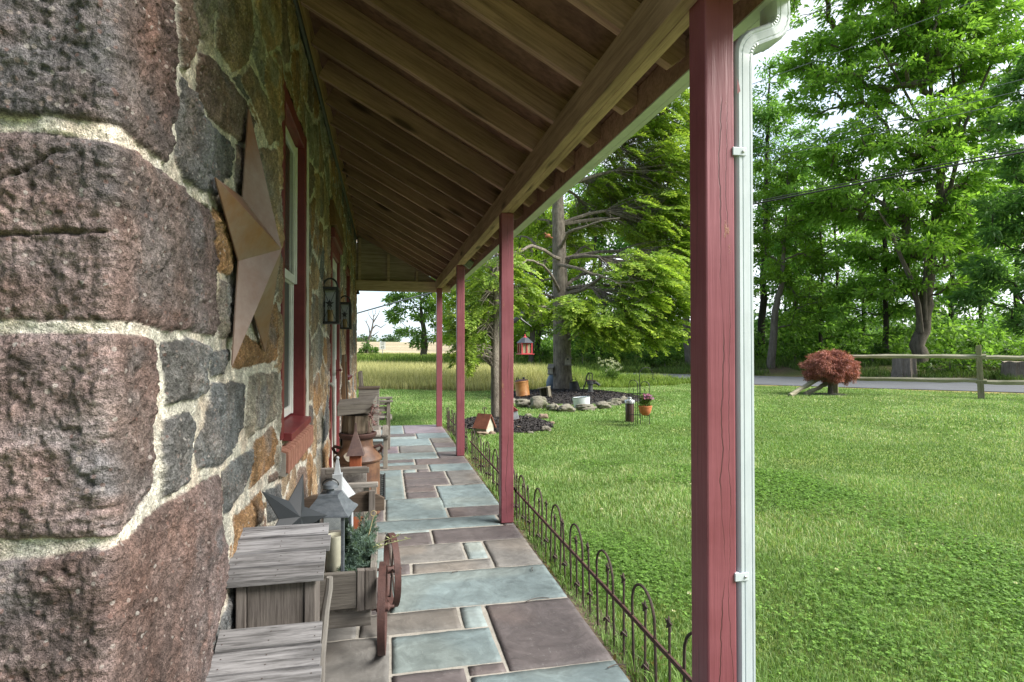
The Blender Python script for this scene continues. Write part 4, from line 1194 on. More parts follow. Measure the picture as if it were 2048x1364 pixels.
stems += [((-0.09, 2.60, 0.38), (-0.075, 2.62, 0.485), 0), ((-0.08, 2.58, 0.40), (-0.11, 2.6, 0.49), 0), ((-0.06, 2.6, 0.40), (-0.04, 2.62, 0.47), 0), ((-0.35, 2.75, 0.34), (-0.30, 2.8, 0.45), 0), ((-0.37, 2.7, 0.34), (-0.37, 2.8, 0.44), 0)]
o = needle_cloud(stems, 75, 0.019, 0.0028, (0.10, 0.16, 0.14), (0.19, 0.27, 0.24), 'evergreen_boughs')
tag(o, 'blue-green evergreen boughs filling the wagon beside the lantern', 'greenery', kind='stuff')
mb = MB(); mb.tube([(-0.085, 2.5, 0.36), (-0.06, 2.52, 0.44), (-0.045, 2.53, 0.50)], 0.0016, 5)
mb.tube([(-0.045 + 0.011 * math.sin(a), 2.53, 0.511 - 0.011 * math.cos(a)) for a in np.linspace(0, 2 * PI, 14)], 0.0016, 5)
o = mb.build('plant_pick', noisy('straw_wire', (0.34, 0.27, 0.13), (0.5, 0.42, 0.24), 20)); tag(o, 'thin straw coloured wire pick with a ring top stuck in the boughs', 'plant pick')
stems = [((-0.09, 2.47, 0.36), (0.01 + 0.05 * k, 2.46 + 0.03 * k, 0.40 + 0.025 * (k % 2)), 0.0) for k in range(3)]
mb = MB()
for p, q, _ in stems: mb.tube([p, tuple((np.array(p) + np.array(q)) / 2 + np.array([0, 0, 0.012])), q], 0.0015, 5)
for k in range(26):
    p, q, _ = random.choice(stems); t0 = random.uniform(0.5, 1); m = np.array(p) * (1 - t0) + np.array(q) * t0
    a = random.uniform(0, 6.28); d = np.array([math.cos(a), math.sin(a) * 0.6, random.uniform(0, 0.8)]) * 0.014
    mb.add([m, m + d + [0.003, 0.002, 0], m + d * 1.5, m + d - [0.003, 0.002, 0]], [(0, 1, 2, 3)])
o = mb.build('dried_twig', noisy('pale_green_twig', (0.13, 0.15, 0.06), (0.26, 0.27, 0.13), 20)); tag(o, 'pale leafy dried twigs poking over the wagon side', 'twig')

# ---- white church birdhouse
ch = thing('church_birdhouse', (-0.232, 3.10, 0), 'small white wooden church birdhouse with a pointed steeple behind the lantern', 'birdhouse')
WPAINT = noisy('white_paint_worn', (0.34, 0.37, 0.40), (0.48, 0.51, 0.54), 18, rough=0.6, bump=0.2)
mb = MB(); mb.prism([(-0.068, 0.0), (0.068, 0.0), (0.068, 0.40), (0.0, 0.505), (-0.068, 0.40)], -0.02, 0.17); mb.build('body', WPAINT, ch, 0.002)
mb = MB()
for s_ in (-1, 1):
    mb.hexa([(0.0, -0.035, 0.512), (s_ * 0.088, -0.035, 0.378), (s_ * 0.088, 0.185, 0.378), (0.0, 0.185, 0.512)], [(0.0, -0.035, 0.530), (s_ * 0.100, -0.035, 0.386), (s_ * 0.100, 0.185, 0.386), (0.0, 0.185, 0.530)])
mb.build('roof', WPAINT, ch, 0.001)
mb = MB(); mb.box(-0.024, 0.024, -0.055, -0.005, 0.42, 0.575); mb.build('tower', WPAINT, ch, 0.002)
mb = MB()
vs = [(-0.016, -0.046, 0.575), (0.016, -0.046, 0.575), (0.016, -0.014, 0.575), (-0.016, -0.014, 0.575), (-0.006, -0.036, 0.645), (0.006, -0.036, 0.645), (0.006, -0.024, 0.645), (-0.006, -0.024, 0.645)]
mb.hexa(vs[:4], vs[4:]); mb.lathe([(0.003, 0.0), (0.009, 0.006), (0.009, 0.012), (0.003, 0.018)], (0, -0.03, 0.643), 10); mb.build('steeple', WPAINT, ch, 0.001)

# ---- orange birdhouse with a pointed tin roof
bh = thing('tower_birdhouse', (-0.170, 3.62, 0), 'slim orange-red wooden tower birdhouse under a pointed tin roof', 'birdhouse')
ORNG = noisy('orange_paint', (0.26, 0.065, 0.028), (0.36, 0.115, 0.05), 10, stretch=(1, 1, 0.3), rough=0.65, bump=0.3)
mb = MB(); mb.box(-0.034, 0.034, -0.034, 0.034, 0.02, 0.575); mb.build('body', ORNG, bh, 0.003)
mb = MB(); vs = [(-0.052, -0.052, 0.570), (0.052, -0.052, 0.570), (0.052, 0.052, 0.570), (-0.052, 0.052, 0.570), (-0.038, -0.038, 0.612), (0.038, -0.038, 0.612), (0.038, 0.038, 0.612), (-0.038, 0.038, 0.612), (-0.008, -0.008, 0.705), (0.008, -0.008, 0.705), (0.008, 0.008, 0.705), (-0.008, 0.008, 0.705), (-0.005, -0.005, 0.76), (0.005, -0.005, 0.76), (0.005, 0.005, 0.76), (-0.005, 0.005, 0.76)]
mb.add(vs, [(4 * i + k, 4 * i + (k + 1) % 4, 4 * i + 4 + (k + 1) % 4, 4 * i + 4 + k) for i in range(3) for k in range(4)] + [(3, 2, 1, 0), (12, 13, 14, 15)])
mb.build('tin_roof', noisy('rusty_tin', (0.075, 0.05, 0.05), (0.15, 0.095, 0.085), 14, rough=0.55, bump=0.2), bh, 0.001)
mb = MB(); mb.box(-0.05, 0.05, -0.05, 0.05, 0, 0.0195); mb.build('base', OLDWX, bh)
mb = MB(); mb.lathe([(0.017, 0), (0.017, 0.001)], (0, 0, 0), 14, trans(0, -0.0345, 0.45) @ Matrix.Rotation(PI / 2, 4, 'X')); mb.build('entrance_hole', BLACKM, bh)

# ---- small weathered rack behind the church
rk = thing('wooden_rack', (-0.19, 3.42, 0), 'small weathered wooden rack with two grey slats behind the white church', 'wooden rack')
mb = MB(); mb.box(-0.16, 0.09, 0.02, 0.04, 0.25, 0.53); mb.build('back_panel', noisy('flaking_board', (0.10, 0.085, 0.075), (0.32, 0.30, 0.28), 24, rough=0.9, bump=0.6), rk, 0.002)
mb = MB(); mb.box(-0.13, 0.155, -0.09, -0.06, 0.435, 0.462); mb.build('slat', OLDWX, rk, 0.004)
mb = MB(); mb.box(-0.13, 0.105, -0.035, -0.01, 0.505, 0.535); mb.build('slat', OLDWX, rk, 0.004)
for xx, yy in ((-0.14, -0.02), (0.075, -0.02), (0.115, 0.05)):
    mb = MB(); mb.box(xx, xx + 0.03, yy - 0.058 + 0.01, yy - 0.02 + 0.01, 0, 0.434); mb.build('leg', OLDWZ, rk, 0.003)

# ---- milk can
mc = thing('milk_can', (-0.192, 4.42, 0), 'tall rusty milk can with side handles standing by the door', 'milk can')
mb = MB(); mb.lathe([(0.150, 0), (0.163, 0.01), (0.163, 0.03), (0.158, 0.04), (0.158, 0.385), (0.170, 0.392), (0.174, 0.404), (0.168, 0.416), (0.150, 0.435), (0.128, 0.47), (0.112, 0.492), (0.108, 0.505), (0.108, 0.56)], n=36)
mb.build('body', RUSTCAN, mc, smooth=True)
mb = MB(); mb.lathe([(0.109, 0.548), (0.124, 0.556), (0.134, 0.572), (0.136, 0.586), (0.130, 0.592), (0.118, 0.592), (0.112, 0.586), (0.0, 0.584)], n=32); mb.build('lid', RUSTRED, mc, smooth=True)
for s_ in (-1, 1):
    mb = MB(); mb.tube([(s_ * 0.118, -0.03, 0.485), (s_ * 0.160, -0.03, 0.500), (s_ * 0.172, -0.02, 0.485), (s_ * 0.172, 0.02, 0.470), (s_ * 0.162, 0.03, 0.445), (s_ * 0.145, 0.03, 0.44)], 0.011, 8); mb.build('handle', RUSTRED, mc, smooth=True)
mb = MB(); pts = [(-0.045 + 0.042 * math.cos(a) * (1 + 0.15 * math.sin(3 * a)), -0.145 + 0.02 * math.sin(a), 0.442 + 0.03 * math.sin(a)) for a in np.linspace(0, 2 * PI, 18, endpoint=False)]
mb.add([Vector((p[0], p[1] - 0.010, p[2])) for p in pts] + [Vector((p[0], p[1] + 0.02, p[2])) for p in pts], [tuple(range(18)), tuple(range(35, 17, -1))] + [(i, i + 18, (i + 1) % 18 + 18, (i + 1) % 18) for i in range(18)])
mb.build('patch', noisy('pale_patch', (0.20, 0.17, 0.13), (0.38, 0.34, 0.28), 26, rough=0.9, bump=0.4), mc)

# ---- log birdhouse on the milk can
lb = thing('log_birdhouse', (-0.195, 4.42, 0.593), 'bark-sided log birdhouse with tilted plank roof sitting on the milk can', 'birdhouse')
mb = MB(); n = 26; vs = []
for (r0, z) in ((0.098, 0.0), (0.104, 0.02), (0.101, 0.07), (0.100, 0.128)):
    for k in range(n):
        rr_ = r0 * (1 + 0.05 * math.sin(k * 2.7) + 0.04 * math.sin(k * 5.1)); vs.append((rr_ * math.cos(2 * PI * k / n), rr_ * math.sin(2 * PI * k / n), z))
mb.add(vs, [(i * n + k, i * n + (k + 1) % n, (i + 1) * n + (k + 1) % n, (i + 1) * n + k) for i in range(3) for k in range(n)] + [tuple(range(n - 1, -1, -1)), tuple(range(3 * n, 4 * n))])
mb.build('log_body', LOGBARK, lb, smooth=False)
mb = MB(); mb.hexa([(-0.135, -0.12, 0.131), (0.115, -0.12, 0.155), (0.135, 0.10, 0.165), (-0.135, 0.10, 0.140)], [(-0.135, -0.115, 0.205), (0.118, -0.115, 0.240), (0.140, 0.10, 0.258), (-0.135, 0.10, 0.232)])
mb.build('plank_roof', OLDWX, lb, 0.006)
stems = []
for k in range(26):
    p = (-0.105 + random.uniform(-.01, .03), 4.33 + random.uniform(-.05, .03), 0.66 + random.uniform(-.02, .14)); stems.append((p, (p[0] + random.uniform(-.01, .05), p[1] - random.uniform(0, .05), p[2] + random.uniform(-.07, .05)), 0.01))
mb = MB()
for p, q, _ in stems: mb.tube([p, q], 0.003, 5)
for k in range(60):
    p, q, _ = random.choice(stems); m = np.array(q) + RNG.normal(size=3) * 0.008; d = RNG.normal(size=3) * 0.009; e = np.cross(d, RNG.normal(size=3)); e = e / np.linalg.norm(e) * 0.006
    mb.add([m - d, m + e, m + d, m - e], [(0, 1, 2, 3)])
o = mb.build('dried_flowers', noisy('dried_flower', (0.10, 0.05, 0.045), (0.34, 0.20, 0.19), 40, rough=0.9, c3=(0.20, 0.17, 0.15))); tag(o, 'bunch of faded pink and brown dried flowers against the log birdhouse', 'dried flowers')

# ---- doormat
dm = thing('doormat', (-0.22, 5.25, 0), 'black rubber doormat with a toothed edge lying before the red door', 'doormat')
mb = MB(); mb.box(-0.19, 0.17, -0.48, 0.48, 0.002, 0.014); mb.build('mat', noisy('black_rubber', (0.012, 0.014, 0.018), (0.03, 0.034, 0.04), 30, rough=0.6, bump=0.3), dm, 0.003)
mb = MB()
for k in range(12):
    y = -0.46 + k * 0.08; mb.add([(0.172, y, 0.009), (0.215, y + 0.035, 0.009), (0.172, y + 0.07, 0.009), (0.172, y, 0.003), (0.215, y + 0.035, 0.003), (0.172, y + 0.07, 0.003)], [(0, 1, 2), (5, 4, 3), (0, 3, 4, 1), (1, 4, 5, 2)])
    mb.box(0.215, 0.228, y, y + 0.079, 0.003, 0.012)
mb.build('toothed_edge', BLACKM, dm)

# ---- low slatted bench
bn = thing('slatted_bench', (-0.19, 6.25, 0), 'low grey slatted wooden bench standing past the milk can', 'bench')
for (xx, yy) in ((0.175, -0.22), (-0.2, -0.22), (0.175, 0.42), (-0.2, 0.42)):
    mb = MB(); mb.box(xx, xx + 0.045, yy, yy + 0.045, 0, 0.30); mb.build('leg', OLDWZ, bn, 0.004)
for k in range(6):
    x0 = -0.21 + k * 0.075; mb = MB(); mb.box(x0, x0 + 0.062, -0.27, 0.50, 0.3265, 0.346); mb.build('slat', OLDWY, bn, 0.003)
for yy in (-0.24, 0.44):
    mb = MB(); mb.box(-0.215, 0.235, yy, yy + 0.05, 0.3005, 0.326); mb.build('rail', OLDWX, bn, 0.003)
mb = MB(); mb.box(-0.15, 0.17, -0.205, -0.19, 0.08, 0.27); mb.build('end_board', OLDWX, bn, 0.003)

# ---- armchair
ac = thing('wooden_armchair', (-0.14, 7.45, 0), 'weathered wooden armchair with open slatted arms near the far end of the porch', 'armchair')
for (xx, yy) in ((0.16, -0.27), (0.16, 0.22), (-0.16, -0.27), (-0.16, 0.22)):
    mb = MB(); mb.box(xx, xx + 0.045, yy, yy + 0.045, 0, 0.56); mb.build('leg', OLDWZ, ac, 0.004)
for yy in (-0.285, 0.205):
    mb = MB(); mb.box(-0.2, 0.235, yy, yy + 0.075, 0.5605, 0.585); mb.build('armrest', OLDWX, ac, 0.004)
    for zz in (0.40, 0.48):
        mb = MB(); mb.box(-0.114, 0.159, yy + 0.03, yy + 0.05, zz, zz + 0.03); mb.build('arm_slat', OLDWX, ac, 0.003)
for k in range(5):
    mb = MB(); x0 = -0.2 + k * 0.088; mb.box(x0, x0 + 0.075, -0.22, 0.215, 0.345, 0.365); mb.build('seat_slat', OLDWY, ac, 0.003)
Mb = trans(-0.11, 0, 0.366) @ Matrix.Rotation(math.radians(-5), 4, 'Y')
for yy in (-0.17, 0.12):
    mb = MB(); mb.box(-0.02, 0.02, yy, yy + 0.05, 0, 0.56, Mb); mb.build('back_post', OLDWZ, ac, 0.004)
for zz in (0.14, 0.48):
    mb = MB(); mb.box(-0.012, 0.012, -0.119, 0.119, zz, zz + 0.05, Mb); mb.build('back_rail', OLDWY, ac, 0.003)
# ---- crate hung/standing on the bench, shutter and stick
ct = thing('plank_crate', (-0.165, 6.45, 0.3465), 'square grey plank crate with a dark rim standing on the slatted bench', 'crate')
mb = MB(); mb.box(-0.105, 0.105, -0.1, 0.1, 0.0, 0.43); mb.build('box', OLDWX, ct, 0.004)
mb = MB(); mb.box(-0.112, 0.112, -0.107, 0.107, 0.4305, 0.45); mb.build('rim', DARKW, ct, 0.003)
sh = thing('wooden_shutter', (-0.40, 6.55, 0), 'dark brown wooden shutter leaning on the wall beyond the door', 'shutter')
Ms = Matrix.Rotation(math.radians(-2.0), 4, 'Y')
mb = MB(); mb.box(-0.012, 0.012, -0.19, 0.19, 0.01, 1.13, Ms); mb.build('panel', noisy('dark_board', (0.02, 0.018, 0.016), (0.05, 0.04, 0.032), 9), sh)
for (a, b) in ((-0.215, -0.15), (0.15, 0.215)):
    mb = MB(); mb.box(-0.016, 0.024, a, b, 0.0, 1.14, Ms); mb.build('stile', wood('shutter_wood', (0.07, 0.04, 0.022), (0.15, 0.09, 0.05), 'z'), sh, 0.003)
mb = MB(); mb.box(-0.0155, 0.0235, -0.1495, 0.1495, 1.06, 1.135, Ms); mb.build('rail', DARKW, sh, 0.003)
mb = MB(); mb.tube([(-0.385, 4.93, 0.0), (-0.40, 4.93, 0.5), (-0.405, 4.93, 0.84), (-0.405, 4.925, 0.89), (-0.425, 4.92, 0.92), (-0.445, 4.915, 0.91)], [0.012, 0.013, 0.013, 0.014, 0.014, 0.012], 8)
o = mb.build('walking_stick', noisy('grey_stick', (0.22, 0.21, 0.19), (0.36, 0.34, 0.31), 14), smooth=True); tag(o, 'grey wooden walking stick with bent handle leaning by the red door', 'walking stick')


# ---- wall lanterns
def wall_lantern(y, z, label):
    t = thing('wall_lantern', (-0.395, y, z), label, 'lantern', 'black wall lanterns by the door')
    w = 0.062; h = 0.27
    mb = MB(); mb.box(-w - 0.006, w + 0.006, -w - 0.006, w + 0.006, 0, 0.016); mb.build('base', BLACKM, t, 0.003)
    mb = MB(); mb.box(-w, w, -w, w, h - 0.016, h); mb.build('top', BLACKM, t, 0.003)
    for sx_ in (-1, 1):
        for sy_ in (-1, 1):
            mb = MB(); mb.box(sx_ * (w - 0.010) - 0.010, sx_ * (w - 0.010) + 0.010, sy_ * (w - 0.010) - 0.010, sy_ * (w - 0.010) + 0.010, 0.0165, h - 0.0165); mb.build('corner_bar', BLACKM, t)
    mb = MB(); mb.tube([(0.05 * math.cos(a), 0, h + 0.004 + 0.062 * math.sin(a)) for a in np.linspace(0, PI, 14)], 0.007, 6)
    mb.tube([(-0.04, 0, h + 0.045), (-0.055, 0, h + 0.05)], 0.006, 6); mb.build('handle', BLACKM, t, smooth=True)
    mb = MB(); mb.box(-w + 0.02, w - 0.02, -w + 0.003, -w + 0.005, 0.017, h - 0.017); mb.build('glass', GLASS, t)
    mb = MB(); mb.box(-w + 0.02, w - 0.02, w - 0.006, w - 0.003, 0.017, h - 0.017); mb.build('back_plate', SILVER, t)
    mb = MB(); mb.tube([(-0.04, -w, h - 0.03), (0.04, -w, 0.03)], 0.0022, 5); mb.tube([(0.04, -w, h - 0.03), (-0.04, -w, 0.03)], 0.0022, 5)
    mb.build('crossed_wires', BLACKM, t)
    sm = star_mesh(0.034, 0.014, 0.006, 0.001); M = rotz(-PI / 2) 
    sm.v = [tuple(M @ Vector(p) + Vector((0, -w - 0.003, 0.145))) for p in sm.v]; sm.build('star', BLACKM, t)
    mb = MB(); mb.lathe([(0.020, 0), (0.020, 0.085), (0.004, 0.088)], (0, 0, 0.0165), 14); mb.build('candle', noisy('amber_wax', (0.30, 0.19, 0.06), (0.44, 0.31, 0.13), 8, rough=0.5), t, smooth=True)
    mb = MB(); mb.box(-0.075, -0.0625, -0.02, 0.02, 0.03, h + 0.06); mb.build('wall_bracket', BLACKM, t)
    return t


wall_lantern(4.50, 1.385, 'black star-fronted wall lantern hung on the near side of the red door')
wall_lantern(6.12, 1.40, 'black star-fronted wall lantern hung beyond the red door')

# ---- ornamental iron border fence (hoops and star pickets)
XF = 0.925
def fence_panel(y0, n, label):
    t = thing('border_fence', (XF, y0, -0.055), label, 'border fence', 'iron hoop border fence panels')
    P = 0.3856; g = 0.055
    mb = MB(); mb.box(-0.004, 0.004, -0.05, n * P, 0.170 + g, 0.186 + g); mb.build('rail', RUSTRED, t)
    hoop = None; pick = None
    for k in range(n):
        yc = k * P + P * 0.25
        pts = [(0.006, yc - 0.095, 0.0), (0.006, yc - 0.095, 0.22 + g)] + [(0.006, yc - 0.095 * math.cos(a), 0.235 + g + 0.095 * math.sin(a)) for a in np.linspace(0, PI, 13)] + [(0.006, yc + 0.095, 0.22 + g), (0.006, yc + 0.095, 0.0)]
        if hoop is None:
            mb = MB(); mb.tube([(x, y - yc, z) for x, y, z in pts], 0.0052, 6); hoop = mb.build('hoop', IRON, t, smooth=True); h = hoop
        else:
            h = hoop.copy(); COL.objects.link(h); h.parent = t
        h.location = (0, yc, random.uniform(-0.004, 0.004)); h.rotation_euler = (random.uniform(-0.015, 0.015), random.uniform(-0.03, 0.03), 0)
        for (yy, top) in ((yc, 0.255), (yc + P / 2, 0.285)):
            if pick is None:
                mb = MB(); mb.tube([(0.006, 0, 0), (0.006, 0, 0.26 + g)], 0.0046, 6)
                for zz in (0.055,):
                    mb.tube([(0.006 + 0.012 * math.cos(a), 0.012 * math.sin(a), zz + g + 0.01 * math.sin(2 * a)) for a in np.linspace(0, 2 * PI, 9)], 0.004, 5)
                pick = mb.build('picket', IRON, t, smooth=True); p = pick
                sm = star_mesh(0.026, 0.011, 0.006, 0.005); sm.v = [(x + 0.006, y, z + 0.268 + g) for x, y, z in sm.v]
                sm.build('star_finial', IRON, pick)
            else:
                p = copy_tree(pick, t)
            p.location = (0, yy, top - 0.27); p.rotation_euler = (random.uniform(-0.02, 0.02), random.uniform(-0.04, 0.04), 0)
    return t


fence_panel(1.52, 7, 'rusty iron hoop fence panel between the nearest two red posts')
fence_panel(4.15, 6, 'rusty iron hoop fence panel between the second and third red posts')
fence_panel(6.72, 6, 'rusty iron hoop fence panel by the far end of the porch')

# ------------------------------------------------------------------ vegetation tools
def at_c(u, c, v=698):
    d = ray(u, 698); t = c / (0.70 * d[0] + 0.714 * d[1])
    x, y = d[0] * t, d[1] * t
    return np.array([x, y, TZ(x, y)])


def zdepth(p): return float((np.asarray(p) - CAM) @ FW)


def quads_mesh(name, Q, Cq, mat, parent=None):
    """Q (n,4,3) quads, Cq (n,3) colours"""
    V = Q.reshape(-1, 3)
    return np_mesh(name, V, np.arange(len(V)).reshape(-1, 4), mat, parent, col=np.repeat(Cq, 4, 0))


def leaf_quads(cent, outw, per, spread, L, W, c0, c1, droop=0.35, flat=0.5):
    n = len(cent) * per
    ci = np.repeat(np.arange(len(cent)), per)
    g = RNG.normal(size=(n, 3)); g /= np.linalg.norm(g, axis=1)[:, None]; g *= (RNG.random(n) ** 0.45)[:, None]
    P = cent[ci] + g * np.asarray(spread)[None] * RNG.uniform(0.75, 1.25, len(cent))[ci][:, None]
    d = outw[ci] * 0.7 + g * 0.9 + RNG.normal(size=(n, 3)) * 0.45; d[:, 2] -= droop
    d /= np.linalg.norm(d, axis=1)[:, None]
    nrm = RNG.normal(size=(n, 3)) * (1 - flat) + np.array([0, 0, 1.0]) * flat
    s = np.cross(d, nrm); s /= (np.linalg.norm(s, axis=1)[:, None] + 1e-9)
    l = L * RNG.uniform(0.6, 1.3, n)[:, None]; w = W * RNG.uniform(0.7, 1.25, n)[:, None]
    mid = P + d * l * 0.45; tip = P + d * l; tip[:, 2] -= 0.12 * l[:, 0]
    Q = np.stack([P, mid + s * w * 0.5, tip, mid - s * w * 0.5], 1)
    k = np.clip(RNG.random(len(cent))[ci] * 0.75 + RNG.random(n) * 0.35, 0, 1)[:, None]
    C = np.array(c0)[None] * (1 - k) + np.array(c1)[None] * k
    return Q, C


def grow(trunk, rtr, clumps, base, hmin, rt=0.012):
    """trunk: list of points; clumps: (n,3).  Returns MB with trunk and limbs"""
    mb = MB()
    nodes = []; rad = []; par = []
    tp = [np.array(p, float) for p in trunk]
    dense = []; dr = []
    for i in range(len(tp) - 1):
        for q in range(4):
            dense.append(tp[i] + (tp[i + 1] - tp[i]) * q / 4); dr.append(rtr[i] + (rtr[i + 1] - rtr[i]) * q / 4)
    dense.append(tp[-1]); dr.append(rtr[-1])
    dense = [p + RNG.normal(size=3) * 0.15 * r for p, r in zip(dense, dr)]
    mb.tube([p - base for p in dense], dr, 10)
    if len(clumps) == 0: return mb
    N = [p for p, r in zip(dense, dr) if p[2] - base[2] > hmin]; NR = [r for p, r in zip(dense, dr) if p[2] - base[2] > hmin]
    if not N: N = [dense[-1]]; NR = [dr[-1]]
    order = np.argsort([min(np.linalg.norm(c - q) for q in N) for c in clumps])
    N = np.array(N); NR = list(NR); PR = [-1] * len(N); cnt = [0] * len(N)
    new = []
    for ci in order:
        c = clumps[ci]; dv = c - N; d = np.linalg.norm(dv, axis=1) + 1e-6
        cost = d * (1 + 0.9 * np.clip(-dv[:, 2] / d + 0.15, 0, 1.2))
        j = int(np.argmin(cost)); a = N[j]
        m1 = a * 0.62 + c * 0.38 + RNG.normal(size=3) * 0.05 * d[j] + np.array([0, 0, 0.05 * d[j]])
        m2 = a * 0.25 + c * 0.75 + RNG.normal(size=3) * 0.05 * d[j] + np.array([0, 0, 0.04 * d[j]])
        b = len(N)
        N = np.vstack([N, m1, m2, c]); PR += [j, b, b + 1]; NR += [0, 0, 0]; cnt += [0, 0, 0]
        k = b + 2
        while k >= 0 and PR[k] >= -1:
            cnt[k] += 1; k = PR[k]
        new.append((j, b))
    for j, b in new:
        r = [min((NR[j] or 9) * 0.75, rt * cnt[b] ** 0.5 * 1.15), rt * cnt[b] ** 0.5, rt * cnt[b + 1] ** 0.5, max(rt * 0.6, rt * (cnt[b + 2] - 0.5) ** 0.5)]
        mb.tube([N[j] - base, N[b] - base, N[b + 1] - base, N[b + 2] - base], r, 5, cap=False)
    return mb


def sample_mass(masses, zc, dens, depth=1.0, seed=0):
    """masses: (u,v,ru,rv[,depth offset]) in picture units at distance zc -> clump centres"""
    out = []
    for m in masses:
        u, v, ru, rv = m[:4]; off = m[4] if len(m) > 4 else 0.0
        z = zc + off; c = atd(u, v, z); a = ru * z / F; b = rv * z / F
        n = max(3, int(dens * a * b))
        g = RNG.normal(size=(n, 3)); g /= np.linalg.norm(g, axis=1)[:, None]; g *= (RNG.random(n) ** 0.40)[:, None]
        out.append(c + RT * (g[:, 0] * a)[:, None] + UP * (g[:, 1] * b)[:, None] + np.array([FW[0], FW[1], 0]) * (g[:, 2] * max(a, b) * depth)[:, None])
    return np.concatenate(out)


def tree(label, trunk_px, tr, zc, masses, dens, per, spread, L, W, c0, c1, base=None, group=None, name='tree', bark=None, hmin=1.5, cat='tree', rt=0.014, extra=(), flat=0.5, droop=0.35, mat=None):
    pts = [atd(u, v, zc) for u, v in trunk_px]
    if base is not None: pts[0] = np.array(base, float)
    b = pts[0].copy(); pts[0] = pts[0] - np.array([0, 0, 0.15])
    t = thing(name, b, label, cat, group)
    cl = sample_mass(masses, zc, dens)
    cl = cl[cl[:, 2] > b[2] + 0.15]
    mb = grow(pts, tr, cl, b, hmin, rt)
    for (ep, er) in extra:
        mb.tube([atd(u, v, z) - b for u, v, z in ep], er, 8)
    mb.build('trunk', bark or BARK, t, smooth=True)
    ax = np.array([np.mean([p[0] for p in pts]), np.mean([p[1] for p in pts])])
    ow = cl.copy(); ow[:, :2] -= ax; ow[:, 2] = 0.3 * np.linalg.norm(ow[:, :2], axis=1); ow /= (np.linalg.norm(ow, axis=1)[:, None] + 1e-6)
    Q, C = leaf_quads(cl - b, ow, per, spread, L, W, c0, c1, droop, flat)
    quads_mesh('crown', Q, C, mat or LEAF, t)
    return t


def spray_template(droop=0.22):
    Q = []; T = []
    def q(p, d, l, w):
        d = d / np.linalg.norm(d); s = np.cross(d, [0, 0, 1.0]); s /= np.linalg.norm(s)
        Q.append([p, p + d * l * 0.45 + s * w / 2, p + d * l, p + d * l * 0.45 - s * w / 2])
    for t_ in np.linspace(0.08, 0.95, 10):
        for sd_ in (-1, 1):
            l = 0.42 * (1 - 0.72 * t_) + 0.04
            dirn = np.array([0.62, sd_ * 0.78, 0])
            for k in range(4):
                f = k / 4 * l; p = np.array([t_, 0, -droop * t_ * t_]) + dirn * f; p[2] -= 0.30 * f * f * 4 * droop
                q(p, dirn + np.array([0.1, 0, -0.25 * f]), 0.165, 0.062); T.append(0.45 * t_ + 0.55 * k / 3)
    for t_ in np.linspace(0.0, 0.92, 8):
        q(np.array([t_, 0, -droop * t_ * t_]), np.array([1, 0, -2 * droop * t_]), 0.15, 0.05); T.append(t_)
    return np.array(Q), np.array(T)


SPQ, SPT = spray_template()


def sprays(P, D, size, c0, c1, tipc, jitter=0.25):
    n = len(P); m = len(SPQ)
    D = D / np.linalg.norm(D, axis=1)[:, None]
    upv = np.array([0, 0, 1.0]) + RNG.normal(size=(n, 3)) * jitter
    Yv = np.cross(upv, D); Yv /= np.linalg.norm(Yv, axis=1)[:, None]; Zv = np.cross(D, Yv)
    s = size * RNG.uniform(0.6, 1.25, n)
    Fm = np.stack([D, Yv, Zv], 1) * s[:, None, None]                       # rows are axes
    Q = np.einsum('mkc,ncx->nmkx', SPQ, Fm) + P[:, None, None, :]
    Q = Q + (RNG.normal(size=(n, m, 1, 3)) * 0.02 * size + RNG.normal(size=(n, m, 4, 3)) * 0.022 * size)
    k = RNG.random(n)[:, None, None]; tt_ = (SPT[None, :, None] ** 1.6) * RNG.uniform(0.3, 1.0, n)[:, None, None]
    C = (np.array(c0) * (1 - k) + np.array(c1) * k) * (1 - tt_) + np.array(tipc) * tt_
    return Q.reshape(-1, 4, 3), np.broadcast_to(C, (n, m, 3)).reshape(-1, 3)


